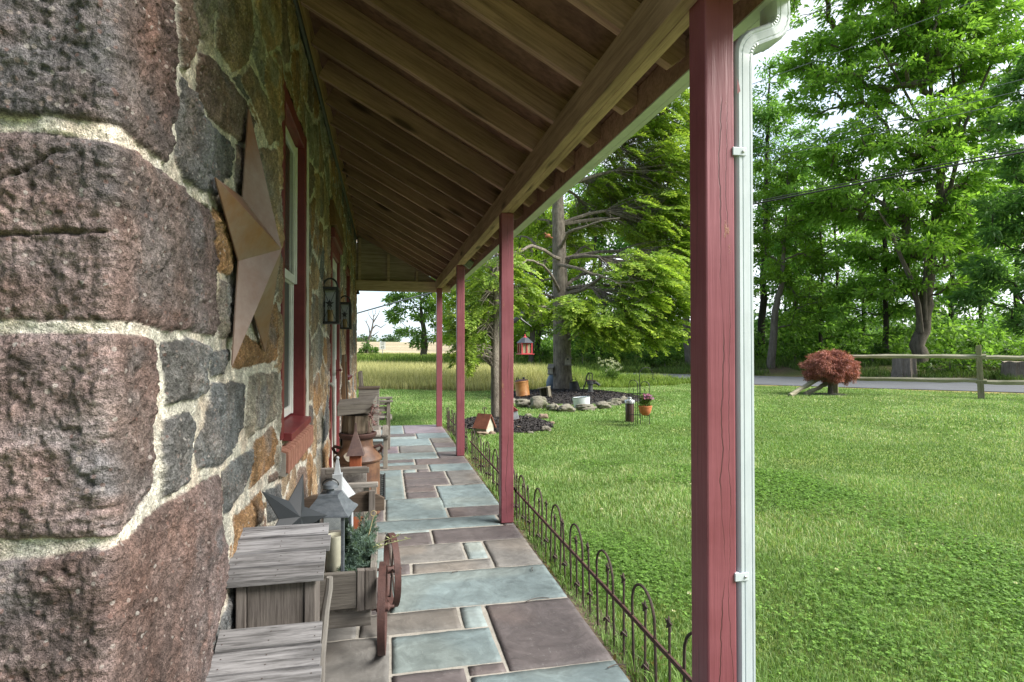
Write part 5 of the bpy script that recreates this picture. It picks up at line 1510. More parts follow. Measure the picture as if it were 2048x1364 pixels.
# ------------------------------------------------------------------ hemlock in the big bed
HB = onZ(1126, 787, -0.02); HZ = zdepth(HB)
hem = thing('hemlock_tree', HB, 'tall hemlock with thick scaly trunk and bright drooping sprays in the large mulch bed', 'tree')
tpx = [(1126, 787), (1126, 770), (1125, 740), (1124, 690), (1123, 640), (1121, 580), (1119, 520), (1117, 450), (1115, 380), (1113, 250), (1111, 60), (1110, -200)]
pts = [atd(u, v, HZ) for u, v in tpx]; pts[0] = HB - np.array([0, 0, 0.15])
trr = [0.31, 0.275, 0.252, 0.245, 0.235, 0.215, 0.195, 0.172, 0.15, 0.13, 0.10, 0.05]
mb = MB(); mb.tube([p - HB for p in pts], trr, 20)
bare = [([(1104, 510, 0), (1078, 495, .3), (1060, 479, .5), (1041, 472, .8)], .055), ([(1126, 520, 0), (1064, 490, -1.6), (1040, 503, -2.2), (1020, 512, -2.4)], .05),
        ([(1119, 500, 0), (1135, 465, -.8), (1182, 450, -1.2), (1240, 436, -1.4)], .05), ([(1120, 585, -.1), (1088, 527, -1.3), (1055, 522, -1.8), (1022, 538, -2.2)], .045),
        ([(1119, 530, -.2), (1170, 542, -1.2), (1210, 555, -1.7), (1235, 565, -2)], .045), ([(1120, 560, 0), (1099, 558, .2), (1064, 568, .5), (1020, 578, .8)], .035), ([(1122, 625, -.1), (1100, 618, -1), (1064, 611, -1.6), (1020, 595, -2.4)], .05),
        ([(1125, 572, 0), (1153, 554, .3), (1177, 544, .4), (1200, 540, .6)], .06), ([(1128, 592, -.1), (1170, 577, -.5), (1205, 553, -.8), (1250, 530, -1.2)], .075), ([(1121, 545, 0), (1144, 514, .3), (1170, 493, .6), (1186, 502, .9)], .05),
        ([(1115, 450, 0), (1095, 441, .2), (1074, 438, .5)], .05), ([(1105, 594, 0), (1092, 591, -.3), (1086, 589, -.5)], .05), ([(1170, 640, -1.0), (1230, 635, -1.5), (1262, 615, -1.8), (1290, 590, -2.0)], .03), ([(1123, 650, 0), (1160, 655, -.5), (1200, 640, -1), (1240, 600, -1.5)], .035), ([(1120, 470, 0), (1160, 455, .4), (1200, 440, .8), (1260, 445, 1.2)], .04)]
twg = []
for pl, r0 in bare:
    q = [atd(u, v, HZ + dz) - HB for u, v, dz in pl]
    qq = []
    for i in range(len(q) - 1):
        for k in range(3): qq.append(q[i] + (q[i + 1] - q[i]) * k / 3 + (RNG.normal(size=3) * 0.02 if (i or k) else 0))
    qq.append(q[-1])
    mb.tube(qq, list(np.linspace(r0, r0 * 0.3, len(qq))), 7)
    for k in range(5):
        i = random.randrange(2, len(qq)); p = qq[i]; d = RNG.normal(size=3) * 0.25; d[2] = abs(d[2]) * 0.3 - 0.08
        e = p + d + (qq[-1] - qq[0]) * 0.12; mb.tube([p, (p + e) / 2 + RNG.normal(size=3) * 0.04, e], [r0 * 0.25, r0 * 0.18, 0.004], 5); twg.append(e)
        for _ in range(2):
            e2 = e + RNG.normal(size=3) * 0.16; mb.tube([(p + e) / 2, e2], [0.006, 0.003], 4)
MS = [(1280, 545, 80, 45, -1.0, 66), (1330, 600, 60, 45, -0.8, 42), (1250, 610, 50, 35, -1.2, 26), (1150, 615, 42, 24, -1.6, 20), (1185, 646, 50, 20, -1.4, 24), (1228, 672, 32, 16, -1.2, 12), (1300, 660, 50, 30, -.6, 26), (1340, 520, 60, 45, .2, 50),
      (1300, 430, 80, 60, .2, 80), (1220, 380, 70, 50, .8, 50), (1340, 340, 70, 80, .3, 80), (1260, 300, 90, 60, .6, 60), (1180, 430, 50, 40, 1.2, 26), (1330, 220, 80, 60, .5, 60), (1200, 200, 120, 80, .5, 70), (1120, 0, 140, 120, 0, 60), (1090, 250, 120, 80, .8, 50), (1370, 460, 50, 60, .4, 40), (1130, 470, 60, 40, 2.0, 26), (1060, 440, 40, 30, 1.8, 16)]
P = []; D = []
for u, v, ru, rv, dz, n in MS:
    n = int(n * 2.1)
    c = atd(u, v, HZ + dz); a = ru * HZ / F; b = rv * HZ / F
    g = RNG.normal(size=(n, 3)); g /= np.linalg.norm(g, axis=1)[:, None]; g *= (RNG.random(n) ** 0.4)[:, None]
    p = c + RT * (g[:, 0] * a)[:, None] + np.array([0, 0, 1.0]) * (g[:, 1] * b)[:, None] + np.array([FW[0], FW[1], 0]) * (g[:, 2] * max(a, b))[:, None]
    P.append(p)
    # limb to the mass
    k = min(range(len(pts)), key=lambda i: abs(pts[i][2] - (c[2] + 0.1)))
    s0 = pts[k] - HB; e = c - HB
    q = [s0 * (1 - t_) + e * t_ + np.array([0, 0, 0.25 * math.sin(PI * t_)]) for t_ in np.linspace(0, 1, 7)]
    mb.tube(q, list(np.linspace(0.06, 0.02, 7)), 6)
    for i in range(n):
        f = q[random.randrange(3, 7)]; m = (f + (p[i] - HB)) / 2 + RNG.normal(size=3) * 0.05
        mb.tube([f, m, p[i] - HB], [0.013, 0.009, 0.005], 4, cap=False)
P = np.concatenate(P); Dv = P - np.array([HB[0], HB[1], 0]); Dv[:, 2] = 0
Dv = Dv / (np.linalg.norm(Dv, axis=1)[:, None] + 1e-6) + RNG.normal(size=P.shape) * 0.55; Dv[:, 2] = -0.28 + RNG.normal(size=len(P)) * 0.15
mb.build('trunk', BARKH, hem, smooth=True)
Q, C = sprays(P - HB, Dv, 0.56, (0.13, 0.24, 0.038), (0.22, 0.36, 0.058), (0.50, 0.62, 0.12))
quads_mesh('crown', Q, C, NEEDLE, hem)

# small conifer in the near bed
SB = onZ(993, 842, -0.02); SZ = zdepth(SB)
sm = thing('young_hemlock', SB, 'slim young hemlock rising from the small mulch bed behind the red post', 'tree')
mb = MB(); tp = [atd(u, v, SZ) for u, v in [(993, 842), (991, 780), (990, 720), (990, 660), (992, 590), (993, 530)]]; tp[0] = SB - np.array([0, 0, 0.1])
mb.tube([p - SB for p in tp], [0.095, 0.078, 0.072, 0.062, 0.045, 0.02], 12)
P = []
for u, v, ru, rv, dz, n in [(950, 640, 32, 45, -.2, 30), (975, 590, 45, 50, 0, 36), (1045, 590, 34, 26, .3, 14), (940, 700, 22, 22, -.3, 13), (1000, 540, 50, 40, .2, 30), (955, 660, 30, 40, .5, 18)]:
    n = int(n * 1.7); c = atd(u, v, SZ + dz); a = ru * SZ / F; b = rv * SZ / F
    g = RNG.normal(size=(n, 3)); g /= np.linalg.norm(g, axis=1)[:, None]; g *= (RNG.random(n) ** 0.4)[:, None]
    p = c + RT * (g[:, 0] * a)[:, None] + np.array([0, 0, 1.0]) * (g[:, 1] * b)[:, None] + np.array([FW[0], FW[1], 0]) * (g[:, 2] * max(a, b))[:, None]
    P.append(p); k = min(range(len(tp)), key=lambda i: abs(tp[i][2] - c[2]))
    for i in range(n):
        f = tp[k] - SB + np.array([0, 0, random.uniform(-.2, .2)]); mb.tube([f, (f + p[i] - SB) / 2 + np.array([0, 0, .06]), p[i] - SB], [0.012, 0.008, 0.004], 4, cap=False)
mb.build('trunk', BARKH, sm, smooth=True)
P = np.concatenate(P); Dv = P - np.array([SB[0], SB[1], 0]); Dv[:, 2] = 0
Dv = Dv / (np.linalg.norm(Dv, axis=1)[:, None] + 1e-6) + RNG.normal(size=P.shape) * 0.5; Dv[:, 2] = -0.45 + RNG.normal(size=len(P)) * 0.2
Q, C = sprays(P - SB, Dv, 0.36, (0.11, 0.20, 0.034), (0.18, 0.30, 0.05), (0.40, 0.52, 0.10))
quads_mesh('crown', Q, C, NEEDLE, sm)

# ------------------------------------------------------------------ roadside trees
G1 = ((0.145, 0.285, 0.036), (0.25, 0.44, 0.095)); GD = ((0.10, 0.22, 0.058), (0.18, 0.34, 0.095)); GY = ((0.17, 0.30, 0.034), (0.34, 0.48, 0.07)); GM = ((0.145, 0.28, 0.05), (0.23, 0.41, 0.115))
b = at_c(1836, 33.2); z = zdepth(b)
tree('largest roadside tree with a thick leaning grey trunk splitting into two limbs beyond the fence', [(1836, 725), (1838, 690), (1848, 640), (1853, 590), (1860, 530), (1868, 470), (1876, 415), (1884, 360), (1880, 300), (1866, 220), (1856, 120), (1852, 0), (1850, -150)],
     [0.36, 0.32, 0.30, 0.27, 0.23, 0.21, 0.19, 0.16, 0.13, 0.10, 0.075, 0.05, 0.02], z,
     [(1640, 110, 80, 50), (1760, 50, 130, 70), (1890, 70, 120, 90), (1980, 170, 90, 55), (1655, 185, 80, 32), (1800, 150, 120, 55), (1960, 60, 100, 80), (1800, 262, 150, 34), (1950, 250, 110, 45), (1745, 330, 140, 40), (1890, 330, 110, 45), (1650, 300, 70, 40), (1700, 410, 130, 40), (1850, 430, 110, 42), (1630, 385, 60, 40), (1780, 500, 110, 36), (1925, 480, 80, 50), (1890, 560, 100, 36), (1700, -60, 160, 70), (1900, -80, 190, 90), (1990, 380, 70, 50), (1760, 580, 80, 30)],
     13, 90, (0.50, 0.52, 0.20), 0.27, 0.105, *G1, base=b, rt=0.022,
     extra=[([(1842, 665, z - .25), (1836, 610, z - .45), (1822, 560, z - .6), (1800, 510, z - .8), (1778, 455, z - 1), (1755, 420, z - 1.2)], [.13, .12, .11, .085, .06, .03]), ([(1850, 640, z - .3), (1849, 590, z - .5), (1851, 540, z - .6), (1850, 480, z - .7)], [.10, .095, .08, .05]),
            ([(1872, 440, z), (1900, 380, z - .3), (1930, 250, z - .5), (1990, 110, z - .6), (2060, 30, z)], [.12, .10, .07, .05, .03]), ([(1878, 290, z), (1830, 220, z - .4), (1770, 110, z - .6), (1740, 60, z - .5)], [.08, .06, .04, .02]), ([(1880, 330, z), (1910, 190, z + .4), (1900, 90, z + .6), (1930, 0, z + .5)], [.10, .07, .05, .03])])
b = at_c(1541, 31.5); z = zdepth(b)
tree('roadside tree with a slim pale trunk just right of the downspout', [(1541, 725), (1546, 660), (1554, 605), (1562, 570), (1566, 520), (1572, 440), (1575, 350)], [0.21, 0.175, 0.15, 0.13, 0.10, 0.06, 0.02], z,
     [(1570, 470, 66, 36), (1535, 395, 45, 36), (1625, 520, 70, 32), (1550, 555, 50, 30), (1635, 590, 65, 30), (1560, 330, 50, 40), (1600, 420, 60, 36), (1520, 480, 30, 40), (1600, 640, 50, 20)], 13, 76, (0.40, 0.40, 0.2), 0.21, 0.085, (0.08, 0.18, 0.020), (0.20, 0.335, 0.045), base=b)
b = at_c(1772, 34.5); z = zdepth(b)
tree('roadside tree with a thin dark straight trunk left of the leaning one', [(1773, 725), (1772, 640), (1770, 540), (1768, 440), (1768, 340)], [0.15, 0.125, 0.11, 0.08, 0.03], z,
     [(1750, 600, 60, 26), (1800, 630, 60, 22), (1730, 520, 60, 30), (1800, 540, 50, 28), (1760, 440, 70, 36), (1700, 630, 50, 22)], 12, 70, (0.45, 0.45, 0.2), 0.22, 0.09, *GM, base=b, bark=BARKD)
b = at_c(1520, 39); z = zdepth(b)
tree('tall dark tree rising behind the downspout against the white sky', [(1525, 715), (1528, 560), (1532, 400), (1535, 260), (1540, 130)], [0.24, 0.20, 0.15, 0.10, 0.03], z,
     [(1548, 140, 40, 32), (1530, 210, 55, 42), (1580, 250, 45, 34), (1530, 310, 60, 45), (1600, 340, 45, 40), (1545, 400, 70, 50), (1500, 250, 60, 60), (1610, 455, 50, 40), (1560, 520, 70, 45)], 8, 80, (0.6, 0.6, 0.3), 0.26, 0.11, *GD, base=b, bark=BARKD)
b = at_c(2085, 29.6); z = zdepth(b)
tree('dark leafy tree standing at the right edge over the far stump', [(2085, 750), (2090, 600), (2095, 400), (2095, 200)], [0.26, 0.22, 0.16, 0.05], z,
     [(2020, 320, 60, 40), (2035, 400, 70, 40), (2010, 470, 70, 36), (2035, 540, 80, 40), (1995, 590, 70, 26), (2040, 640, 60, 30), (2040, 240, 60, 40), (2130, 420, 90, 150), (1985, 420, 45, 26), (1975, 530, 50, 24), (2100, 150, 80, 90)], 14, 80, (0.40, 0.40, 0.16), 0.24, 0.09, (0.06, 0.15, 0.04), (0.14, 0.28, 0.08), base=b, bark=BARKD)
b = at_c(1382, 32.0); z = zdepth(b)
tree('roadside tree with a straight pale grey trunk beside the nearest red post', [(1372, 728), (1372, 660), (1374, 560), (1376, 440), (1378, 300)], [0.23, 0.20, 0.18, 0.12, 0.04], z,
     [(1400, 560, 70, 40), (1440, 480, 80, 50), (1390, 420, 70, 50), (1430, 350, 80, 60), (1370, 620, 50, 22), (1460, 600, 60, 40), (1400, 260, 80, 50)], 9, 76, (0.5, 0.5, 0.22), 0.23, 0.09, *GM, base=b)
# trees deeper in the wood behind the hemlock and behind the fence
WT = [(1305, 34, 'roadside tree with a thick brown trunk seen under the hemlock sprays', 0.30, GD), (1265, 38, 'dark slim trunk in the wood right of the hemlock', 0.16, GD), (1205, 37, 'dark trunk in the wood nearest the hemlock on its right', 0.18, GD),
      (1340, 40, 'slender wood tree between the thick brown trunk and the pale grey one', 0.13, GD), (1075, 36, 'wood tree whose dark trunk stands left of the hemlock', 0.2, GY), (1010, 42, 'wood tree with bright leaves behind the young hemlock', 0.2, GY),
      (1590, 38, 'thin sapling trunk left of the red shrub', 0.09, GM), (1570, 43, 'thin sapling with dark stem behind the pale slim trunk', 0.08, GD), (1612, 44, 'thinnest dark sapling behind the red shrub', 0.07, GD), (1672, 41, 'wood tree showing above the red shrub', 0.12, GM), (1725, 46, 'distant wood tree between red shrub and leaning trunk', 0.14, GM), (1900, 40, 'wood tree directly right of the leaning trunk', 0.16, GD), (1960, 44, 'wood tree behind the tall fence post', 0.16, GM), (2030, 48, 'wood tree far back at the right edge', 0.2, GM),
      (1185, 35.5, 'leafy wood tree directly behind the right limbs of the hemlock', 0.15, GM), (1850, 45, 'far wood tree seen close behind the leaning trunk', 0.13, GM), (1640, 37, 'leafy wood tree just left of the one above the red shrub', 0.11, GM)]
for (u, c, lab, r, pal) in WT:
    b = at_c(u, c); z = zdepth(b); s = 30 / z
    top = random.uniform(300, 380) if pal is not GY else random.uniform(330, 420)
    vb = 698 - (b[2] - H) * F / z
    ms = []; random.seed(int(u))
    lowv = 690
    for k in range(11):
        vv = top + 30 + (lowv - top - 30) * (k + 0.5) / 11; ms.append((u + random.uniform(-55, 55), vv, random.uniform(42, 66), random.uniform(20, 34)))
    tree(lab, [(u, vb), (u + 2, 640), (u + random.uniform(-6, 6), 540), (u + random.uniform(-10, 10), 440), (u + random.uniform(-12, 12), top)], [r, r * 0.85, r * 0.72, r * 0.5, 0.03], z, ms, 6.0 if pal is not GY else 8.0, 66, (0.6, 0.6, 0.28), 0.27, 0.125, *pal, base=b, bark=BARKD, group='trees in the wood across the road')
b = at_c(1062, 31.5); z = zdepth(b)
tree('bright leafy tree filling the view between the second red post and the hemlock trunk', [(1062, 725), (1064, 660), (1060, 560), (1064, 460), (1062, 380)], [0.2, 0.17, 0.13, 0.08, 0.03], z,
     [(1040, 660, 40, 22), (1085, 640, 45, 24), (1050, 600, 50, 28), (1095, 570, 50, 28), (1040, 540, 50, 30), (1085, 510, 55, 30), (1060, 460, 60, 34), (1100, 430, 55, 34), (1050, 400, 55, 34), (1150, 520, 50, 40), (1160, 600, 45, 30)], 11, 72, (0.42, 0.42, 0.22), 0.21, 0.10, *GY, base=b, hmin=1.0)
# left side: maple beyond the tall grass and a bright tree before it
b = at_c(848, 39); z = zdepth(b)
tree('rounded green maple at the far end of the tall grass, right of the road sign', [(852, 722), (850, 690), (846, 650), (842, 610), (840, 580)], [0.34, 0.26, 0.2, 0.12, 0.04], z,
     [(790, 600, 22, 16), (796, 622, 20, 14), (800, 605, 26, 18), (835, 590, 40, 22), (875, 600, 40, 25), (800, 640, 22, 14), (835, 630, 40, 20), (880, 640, 40, 20), (815, 662, 26, 10), (860, 670, 40, 16), (855, 560, 50, 26), (815, 575, 30, 16), (835, 690, 18, 10)], 5.5, 76, (0.75, 0.75, 0.32), 0.32, 0.16, (0.08, 0.18, 0.04), (0.18, 0.32, 0.075), base=b, hmin=1.2)
b = at_c(930, 33); z = zdepth(b)
tree('bright yellow-green tree between the two far red posts', [(934, 722), (932, 690), (930, 640), (932, 580), (936, 500)], [0.24, 0.2, 0.15, 0.1, 0.03], z,
     [(890, 640, 26, 22), (905, 600, 34, 26), (950, 600, 44, 30), (925, 560, 50, 30), (985, 560, 50, 34), (900, 680, 26, 16), (960, 650, 44, 24), (1000, 610, 50, 30), (1040, 560, 60, 50), (1060, 620, 50, 34), (960, 500, 60, 40), (1050, 480, 60, 50)], 11, 76, (0.45, 0.45, 0.24), 0.22, 0.11, *GY, base=b, hmin=1.0)
# dead tree and the bush round its foot
b = onZ(731, 716, 0.45) if False else atd(731, 716, 62.0); b[2] = TZ(b[0], b[1]); z = 62.0
dt = thing('dead_tree', b, 'bare dead grey tree leaning over a bush at the field edge', 'dead tree')
mb = MB()
dpx = [([(729, 722), (733, 700), (737, 680), (744, 658), (746, 645), (747, 634), (745, 620)], [.22, .17, .14, .10, .07, .045, .02]), ([(744, 658), (752, 650), (762, 655), (772, 648)], [.09, .07, .05, .02]), ([(746, 645), (752, 636), (757, 628), (760, 620)], [.09, .06, .04, .02]), ([(747, 634), (752, 625), (750, 618)], [.05, .03, .02]),
       ([(740, 668), (738, 655), (733, 645), (729, 640)], [.08, .05, .04, .02]), ([(738, 676), (750, 668), (758, 663)], [.06, .04, .02]), ([(735, 690), (727, 676), (722, 668)], [.05, .03, .02]), ([(733, 645), (735, 634)], [.03, .015]), ([(745, 640), (738, 630), (736, 622)], [.05, .03, .015])]
for pl, r in dpx: mb.tube([atd(u, v, z) - b for u, v in pl], r, 6)
mb.build('trunk', noisy('dead_bark', (0.09, 0.08, 0.07), (0.17, 0.15, 0.135), 4, rough=0.95), dt, smooth=True)
tree('green bush growing round the foot of the dead tree', [(734, 722), (734, 712), (735, 700)], [.12, .08, .03], 61.5, [(730, 692, 11, 10), (742, 700, 10, 10), (724, 704, 9, 9), (736, 712, 14, 8)], 16, 46, (0.35, 0.35, 0.25), 0.28, 0.16, (0.06, 0.14, 0.03), (0.15, 0.27, 0.06), base=np.array([*atd(734, 722, 61.5)[:2], TZ(*atd(734, 722, 61.5)[:2])]), hmin=0.1, name='bush', cat='bush')

# distant treeline on the ridge
cl = []; ow = []
for k in range(420):
    u = RNG.uniform(560, 2300); r = RNG.uniform(225, 300)
    if u > 905: r = RNG.uniform(90, 180)
    d = ray(u, 698); d = d / d[1]; y = r * 0.95; x = d[0] * y
    if 900 < u < 1500 and RNG.random() < 0.3: continue
    hh = RNG.uniform(0.5, 4.2) if u < 905 else RNG.uniform(0.5, 6)
    if u < 790: hh = RNG.uniform(.3, 1.6)
    cl.append([x, y, TZ(x, y) + hh]); ow.append([0, -1, 0.2])
Q, C = leaf_quads(np.array(cl), np.array(ow, float), 60, (2.0, 2.0, 1.2), 1.0, 0.7, (0.05, 0.10, 0.055), (0.11, 0.17, 0.09))
tag(quads_mesh('distant_treeline', Q, C, LEAF), 'low far-off line of trees along the ridge of the field', 'treeline', kind='stuff')

# bushes on the bank across the road
BU = [(1165, 31.5, 26, 18), (1290, 31.2, 34, 20), (1330, 30.8, 26, 16), (1900, 31.0, 60, 26), (1960, 32, 50, 30), (2035, 31.5, 50, 30), (1745, 33, 36, 22), (1590, 33, 40, 18), (1690, 33.5, 40, 20), (1235, 32, 30, 20), (1080, 31.5, 30, 18)]
BL = ['bush on the road bank just right of the hemlock trunk', 'bright bush across the road behind the terracotta pot', 'low bush across the road left of the pale grey trunk', 'leafy bush behind the fence right of the leaning trunk', 'dark bush behind the tall fence post', 'dark bush behind the far stump', 'bush behind the fence left of the leaning trunk', 'low bush on the bank left of the red shrub', 'bush on the bank behind the red shrub', 'dark bush in the wood edge behind the flowering weed', 'bush on the road bank left of the hemlock trunk']
for (u, c, ru, rv), lab in zip(BU, BL):
    b = at_c(u, c); z = zdepth(b); vb = 698 - (b[2] - H) * F / z
    tree(lab, [(u, vb), (u, vb - rv * 0.6), (u, vb - rv)], [0.05, 0.03, 0.01], z, [(u - ru * .4, vb - rv * .8, ru * .6, rv * .8), (u + ru * .4, vb - rv * .9, ru * .6, rv * .9), (u, vb - rv * 1.4, ru * .5, rv * .7)], 14, 46, (0.25, 0.25, 0.18), 0.18, 0.09, (0.04, 0.10, 0.02), (0.12, 0.22, 0.04), base=b, hmin=0.05, name='bush', cat='bush', group='bushes along the far road bank', rt=0.008)

# undergrowth filling the wood floor across the road
m = 1500; u = RNG.uniform(1010, 2150, m); c_ = RNG.uniform(34, 50, m); cl = []
for a_, b_ in zip(u, c_):
    q = at_c(a_, b_); cl.append([q[0], q[1], q[2] + RNG.random() ** 1.6 * 3.2 * (0.55 + 0.45 * math.sin(a_ * 0.021) * math.cos(b_ * 0.7))])
cl = np.array(cl); Q, C = leaf_quads(cl, np.tile([[0, -0.6, 0.3]], (m, 1)), 44, (0.55, 0.55, 0.28), 0.26, 0.13, (0.07, 0.16, 0.03), (0.20, 0.35, 0.075))
tag(quads_mesh('undergrowth', Q, C, LEAF), 'leafy undergrowth filling the wood across the road', 'undergrowth', kind='stuff')

# ------------------------------------------------------------------ grass
def blades(P, h, w, c0, c1, lean=0.35, seg=2):
    n = len(P)
    a = RNG.uniform(0, 2 * PI, n); sv = np.stack([np.cos(a), np.sin(a), np.zeros(n)], 1)
    b_ = RNG.uniform(0, 2 * PI, n); ln = lean * RNG.random(n) ** 0.7
    dv = np.stack([np.cos(b_) * ln, np.sin(b_) * ln, np.zeros(n)], 1) * h[:, None]
    z = np.array([0, 0, 1.0])
    m = P + dv * 0.32 + z * (h * 0.6)[:, None]; tip = P + dv + z * (h * (1 - 0.35 * ln))[:, None]
    ws = (w * 0.5)[:, None] * sv
    V = np.stack([P - ws, P + ws, m + ws * 0.75, m - ws * 0.75, tip], 1)
    i = np.arange(n) * 5
    f4 = np.stack([i, i + 1, i + 2, i + 3], 1); f3 = np.stack([i + 3, i + 2, i + 4], 1)
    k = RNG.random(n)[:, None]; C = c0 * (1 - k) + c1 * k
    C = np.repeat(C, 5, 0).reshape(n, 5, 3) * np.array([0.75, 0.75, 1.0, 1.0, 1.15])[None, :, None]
    return V.reshape(-1, 3), [f4, f3], C.reshape(-1, 3)


def lawn_points(dens_rings):
    out = []; hs = []; ws = []
    for (r0, r1, dn, h, w) in dens_rings:
        a0, a1 = math.radians(-6), math.radians(57)
        n = int(0.5 * (a1 - a0) * (r1 ** 2 - r0 ** 2) * dn * GDENS)
        r = np.sqrt(RNG.uniform(r0 * r0, r1 * r1, n)); a = RNG.uniform(a0, a1, n)
        x = r * np.sin(a); y = r * np.cos(a)
        out.append(np.stack([x, y], 1)); hs.append(np.full(n, h)); ws.append(np.full(n, w))
    return np.concatenate(out), np.concatenate(hs), np.concatenate(ws)


BEDS = []           # (cx,cy,rx,ry,rot)
def in_bed(x, y, k=1.0):
    m = np.zeros(x.shape, bool)
    for (cx, cy, rx, ry) in BEDS:
        m |= ((x - cx) / (rx * k)) ** 2 + ((y - cy) / (ry * k)) ** 2 < 1
    return m


pL = onZ(1010, 808, -.05); pR = onZ(1250, 806, -.05)
BEDS.append((4.55, 14.35, 1.95, 2.15)); BEDS.append((1.93, 9.45, 0.78, 1.06))
P2, hh, ww = lawn_points([(1.2, 2.6, 18000, 0.040, 0.0030), (2.6, 4.2, 12000, 0.038, 0.0036), (4.2, 7, 6500, 0.037, 0.005), (7, 11, 3000, 0.036, 0.008), (11, 24, 1000, 0.038, 0.014)])
x, y = P2[:, 0], P2[:, 1]
keep = (x > 0.90) | (y > 9.45); keep &= ~in_bed(x, y, 0.97) & (cval(x, y) < 21.75) & (y < lawn_edge_y(x) + 0.2) & (y < 9.45) | ((y >= 9.45) & ~in_bed(x, y, 0.97) & (cval(x, y) < 21.75) & (y < lawn_edge_y(x) + 0.2))
P2 = P2[keep]; hh = hh[keep]; ww = ww[keep]; x, y = P2[:, 0], P2[:, 1]
pn = fbm(x * 0.9, y * 0.9, 71, 3); pn2 = fbm(x * 0.28, y * 0.28, 74, 3); pn3 = fbm(x * 3.2, y * 3.2, 77, 2)
hh = hh * (1 + 0.8 * pn + 0.5 * pn3) * RNG.uniform(0.55, 1.3, len(hh))
hh = np.where((x < 1.05), hh * 1.25, hh)
nearT = np.zeros(len(x))
P3 = np.stack([x, y, terr(x, y)], 1)
gA = np.array([0.120, 0.235, 0.060]); gB = np.array([0.235, 0.370, 0.130]); gY = np.array([0.52, 0.55, 0.33])
pale = np.clip(sstep(-0.1, 0.40, pn + 0.6 * pn2 + 0.5 * pn3) * 1.0 + 0.16, 0, 1)[:, None] * (RNG.random(len(x)) < 0.55)[:, None]
c0 = gA * (1 + 0.7 * pn[:, None] + 0.4 * pn3[:, None]); c1 = gB * (1 - pale) + gY * pale
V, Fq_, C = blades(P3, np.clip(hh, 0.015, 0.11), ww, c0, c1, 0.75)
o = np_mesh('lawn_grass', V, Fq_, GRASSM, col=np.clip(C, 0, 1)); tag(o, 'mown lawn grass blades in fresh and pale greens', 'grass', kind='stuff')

# clover among the near grass, with white flower heads
n = int(85000 * GDENS)
a = RNG.uniform(math.radians(18), math.radians(57), n); r = np.sqrt(RNG.uniform(1.6 ** 2, 6.5 ** 2, n)); x = r * np.sin(a); y = r * np.cos(a)
k = fbm(x * 0.9, y * 0.9, 81, 4) + 0.42 * (1 - sstep(2.0, 3.9, y)) - 0.16; kp = (sstep(-0.25, 0.55, k) * 0.8 > RNG.random(n)) & (x > 0.97); x, y = x[kp], y[kp]; n = len(x)
z = terr(x, y) + RNG.uniform(0.015, 0.045, n); R0 = RNG.uniform(0.006, 0.0105, n) * (1 + 0.1 * r[kp]); a0 = RNG.uniform(0, 2 * PI, n)
Q = []; 
for q in range(3):
    aa_ = a0 + q * 2 * PI / 3; d = np.stack([np.cos(aa_), np.sin(aa_), RNG.normal(size=n) * 0.25], 1); s = np.stack([-np.sin(aa_), np.cos(aa_), RNG.normal(size=n) * 0.2], 1)
    p = np.stack([x, y, z], 1); Q.append(np.stack([p, p + (d * 0.6 + s * 0.55) * R0[:, None], p + d * 1.15 * R0[:, None], p + (d * 0.6 - s * 0.55) * R0[:, None]], 1))
Q = np.concatenate(Q); C = np.tile(np.array([[0.165, 0.295, 0.07]]) * RNG.uniform(0.6, 1.5, (n, 1)), (3, 1))
o = quads_mesh('clover', Q, C, LEAF); tag(o, 'patches of clover leaves low in the near lawn', 'clover', kind='stuff')
fx = []; 
for k in range(330):
    a = random.uniform(math.radians(20), math.radians(56)); r = math.sqrt(random.uniform(1.8 ** 2, 17 ** 2)); fx.append((r * math.sin(a), r * math.cos(a)))
fx = np.array(fx); kk = fbm(fx[:, 0] * 0.6, fx[:, 1] * 0.6, 91, 2) > -0.02; fx = fx[kk & (fx[:, 0] > 1.05) & ~in_bed(fx[:, 0], fx[:, 1]) & (cval(fx[:, 0], fx[:, 1]) < 21.3)]
Q = []; C = []
for (px_, py_) in fx:
    p = np.array([px_, py_, TZ(px_, py_) + random.uniform(0.05, 0.085)]); m = 14
    g = RNG.normal(size=(m, 3)); g /= np.linalg.norm(g, axis=1)[:, None]; g[:, 2] = np.abs(g[:, 2]) * 0.9
    s = np.cross(g, RNG.normal(size=(m, 3))); s /= np.linalg.norm(s, axis=1)[:, None]; R_0 = random.uniform(0.006, 0.010) * (1 + 0.05 * py_)
    Q.append(np.stack([p + g * 0.2 * R_0, p + g * 0.7 * R_0 + s * R_0 * 0.4, p + g * 1.2 * R_0, p + g * 0.7 * R_0 - s * R_0 * 0.4], 1)); C.append(np.repeat(np.array([[0.62, 0.62, 0.55]]), m, 0))
o = quads_mesh('clover_flowers', np.concatenate(Q), np.concatenate(C), LEAF); tag(o, 'scattered white clover flower heads in the lawn', 'flowers', kind='stuff')

# tall field grass
def field_pts(n, ur, cr):
    u = RNG.uniform(*ur, n); c = RNG.uniform(*cr, n)
    d = FW[None] + RT[None] * ((u - 1024) / F)[:, None]; t_ = c / (0.70 * d[:, 0] + 0.714 * d[:, 1])
    return d[:, 0] * t_, d[:, 1] * t_, u


VV = []; F4 = []; F3 = []; CC = []; off = 0
def addbl(x, y, h, w, c0, c1, lean):
    global off
    P = np.stack([x, y, terr(x, y)], 1); V, (f4, f3), C = blades(P, h, w, c0, c1, lean)
    VV.append(V); F4.append(f4 + off); F3.append(f3 + off); CC.append(C); off += len(V)


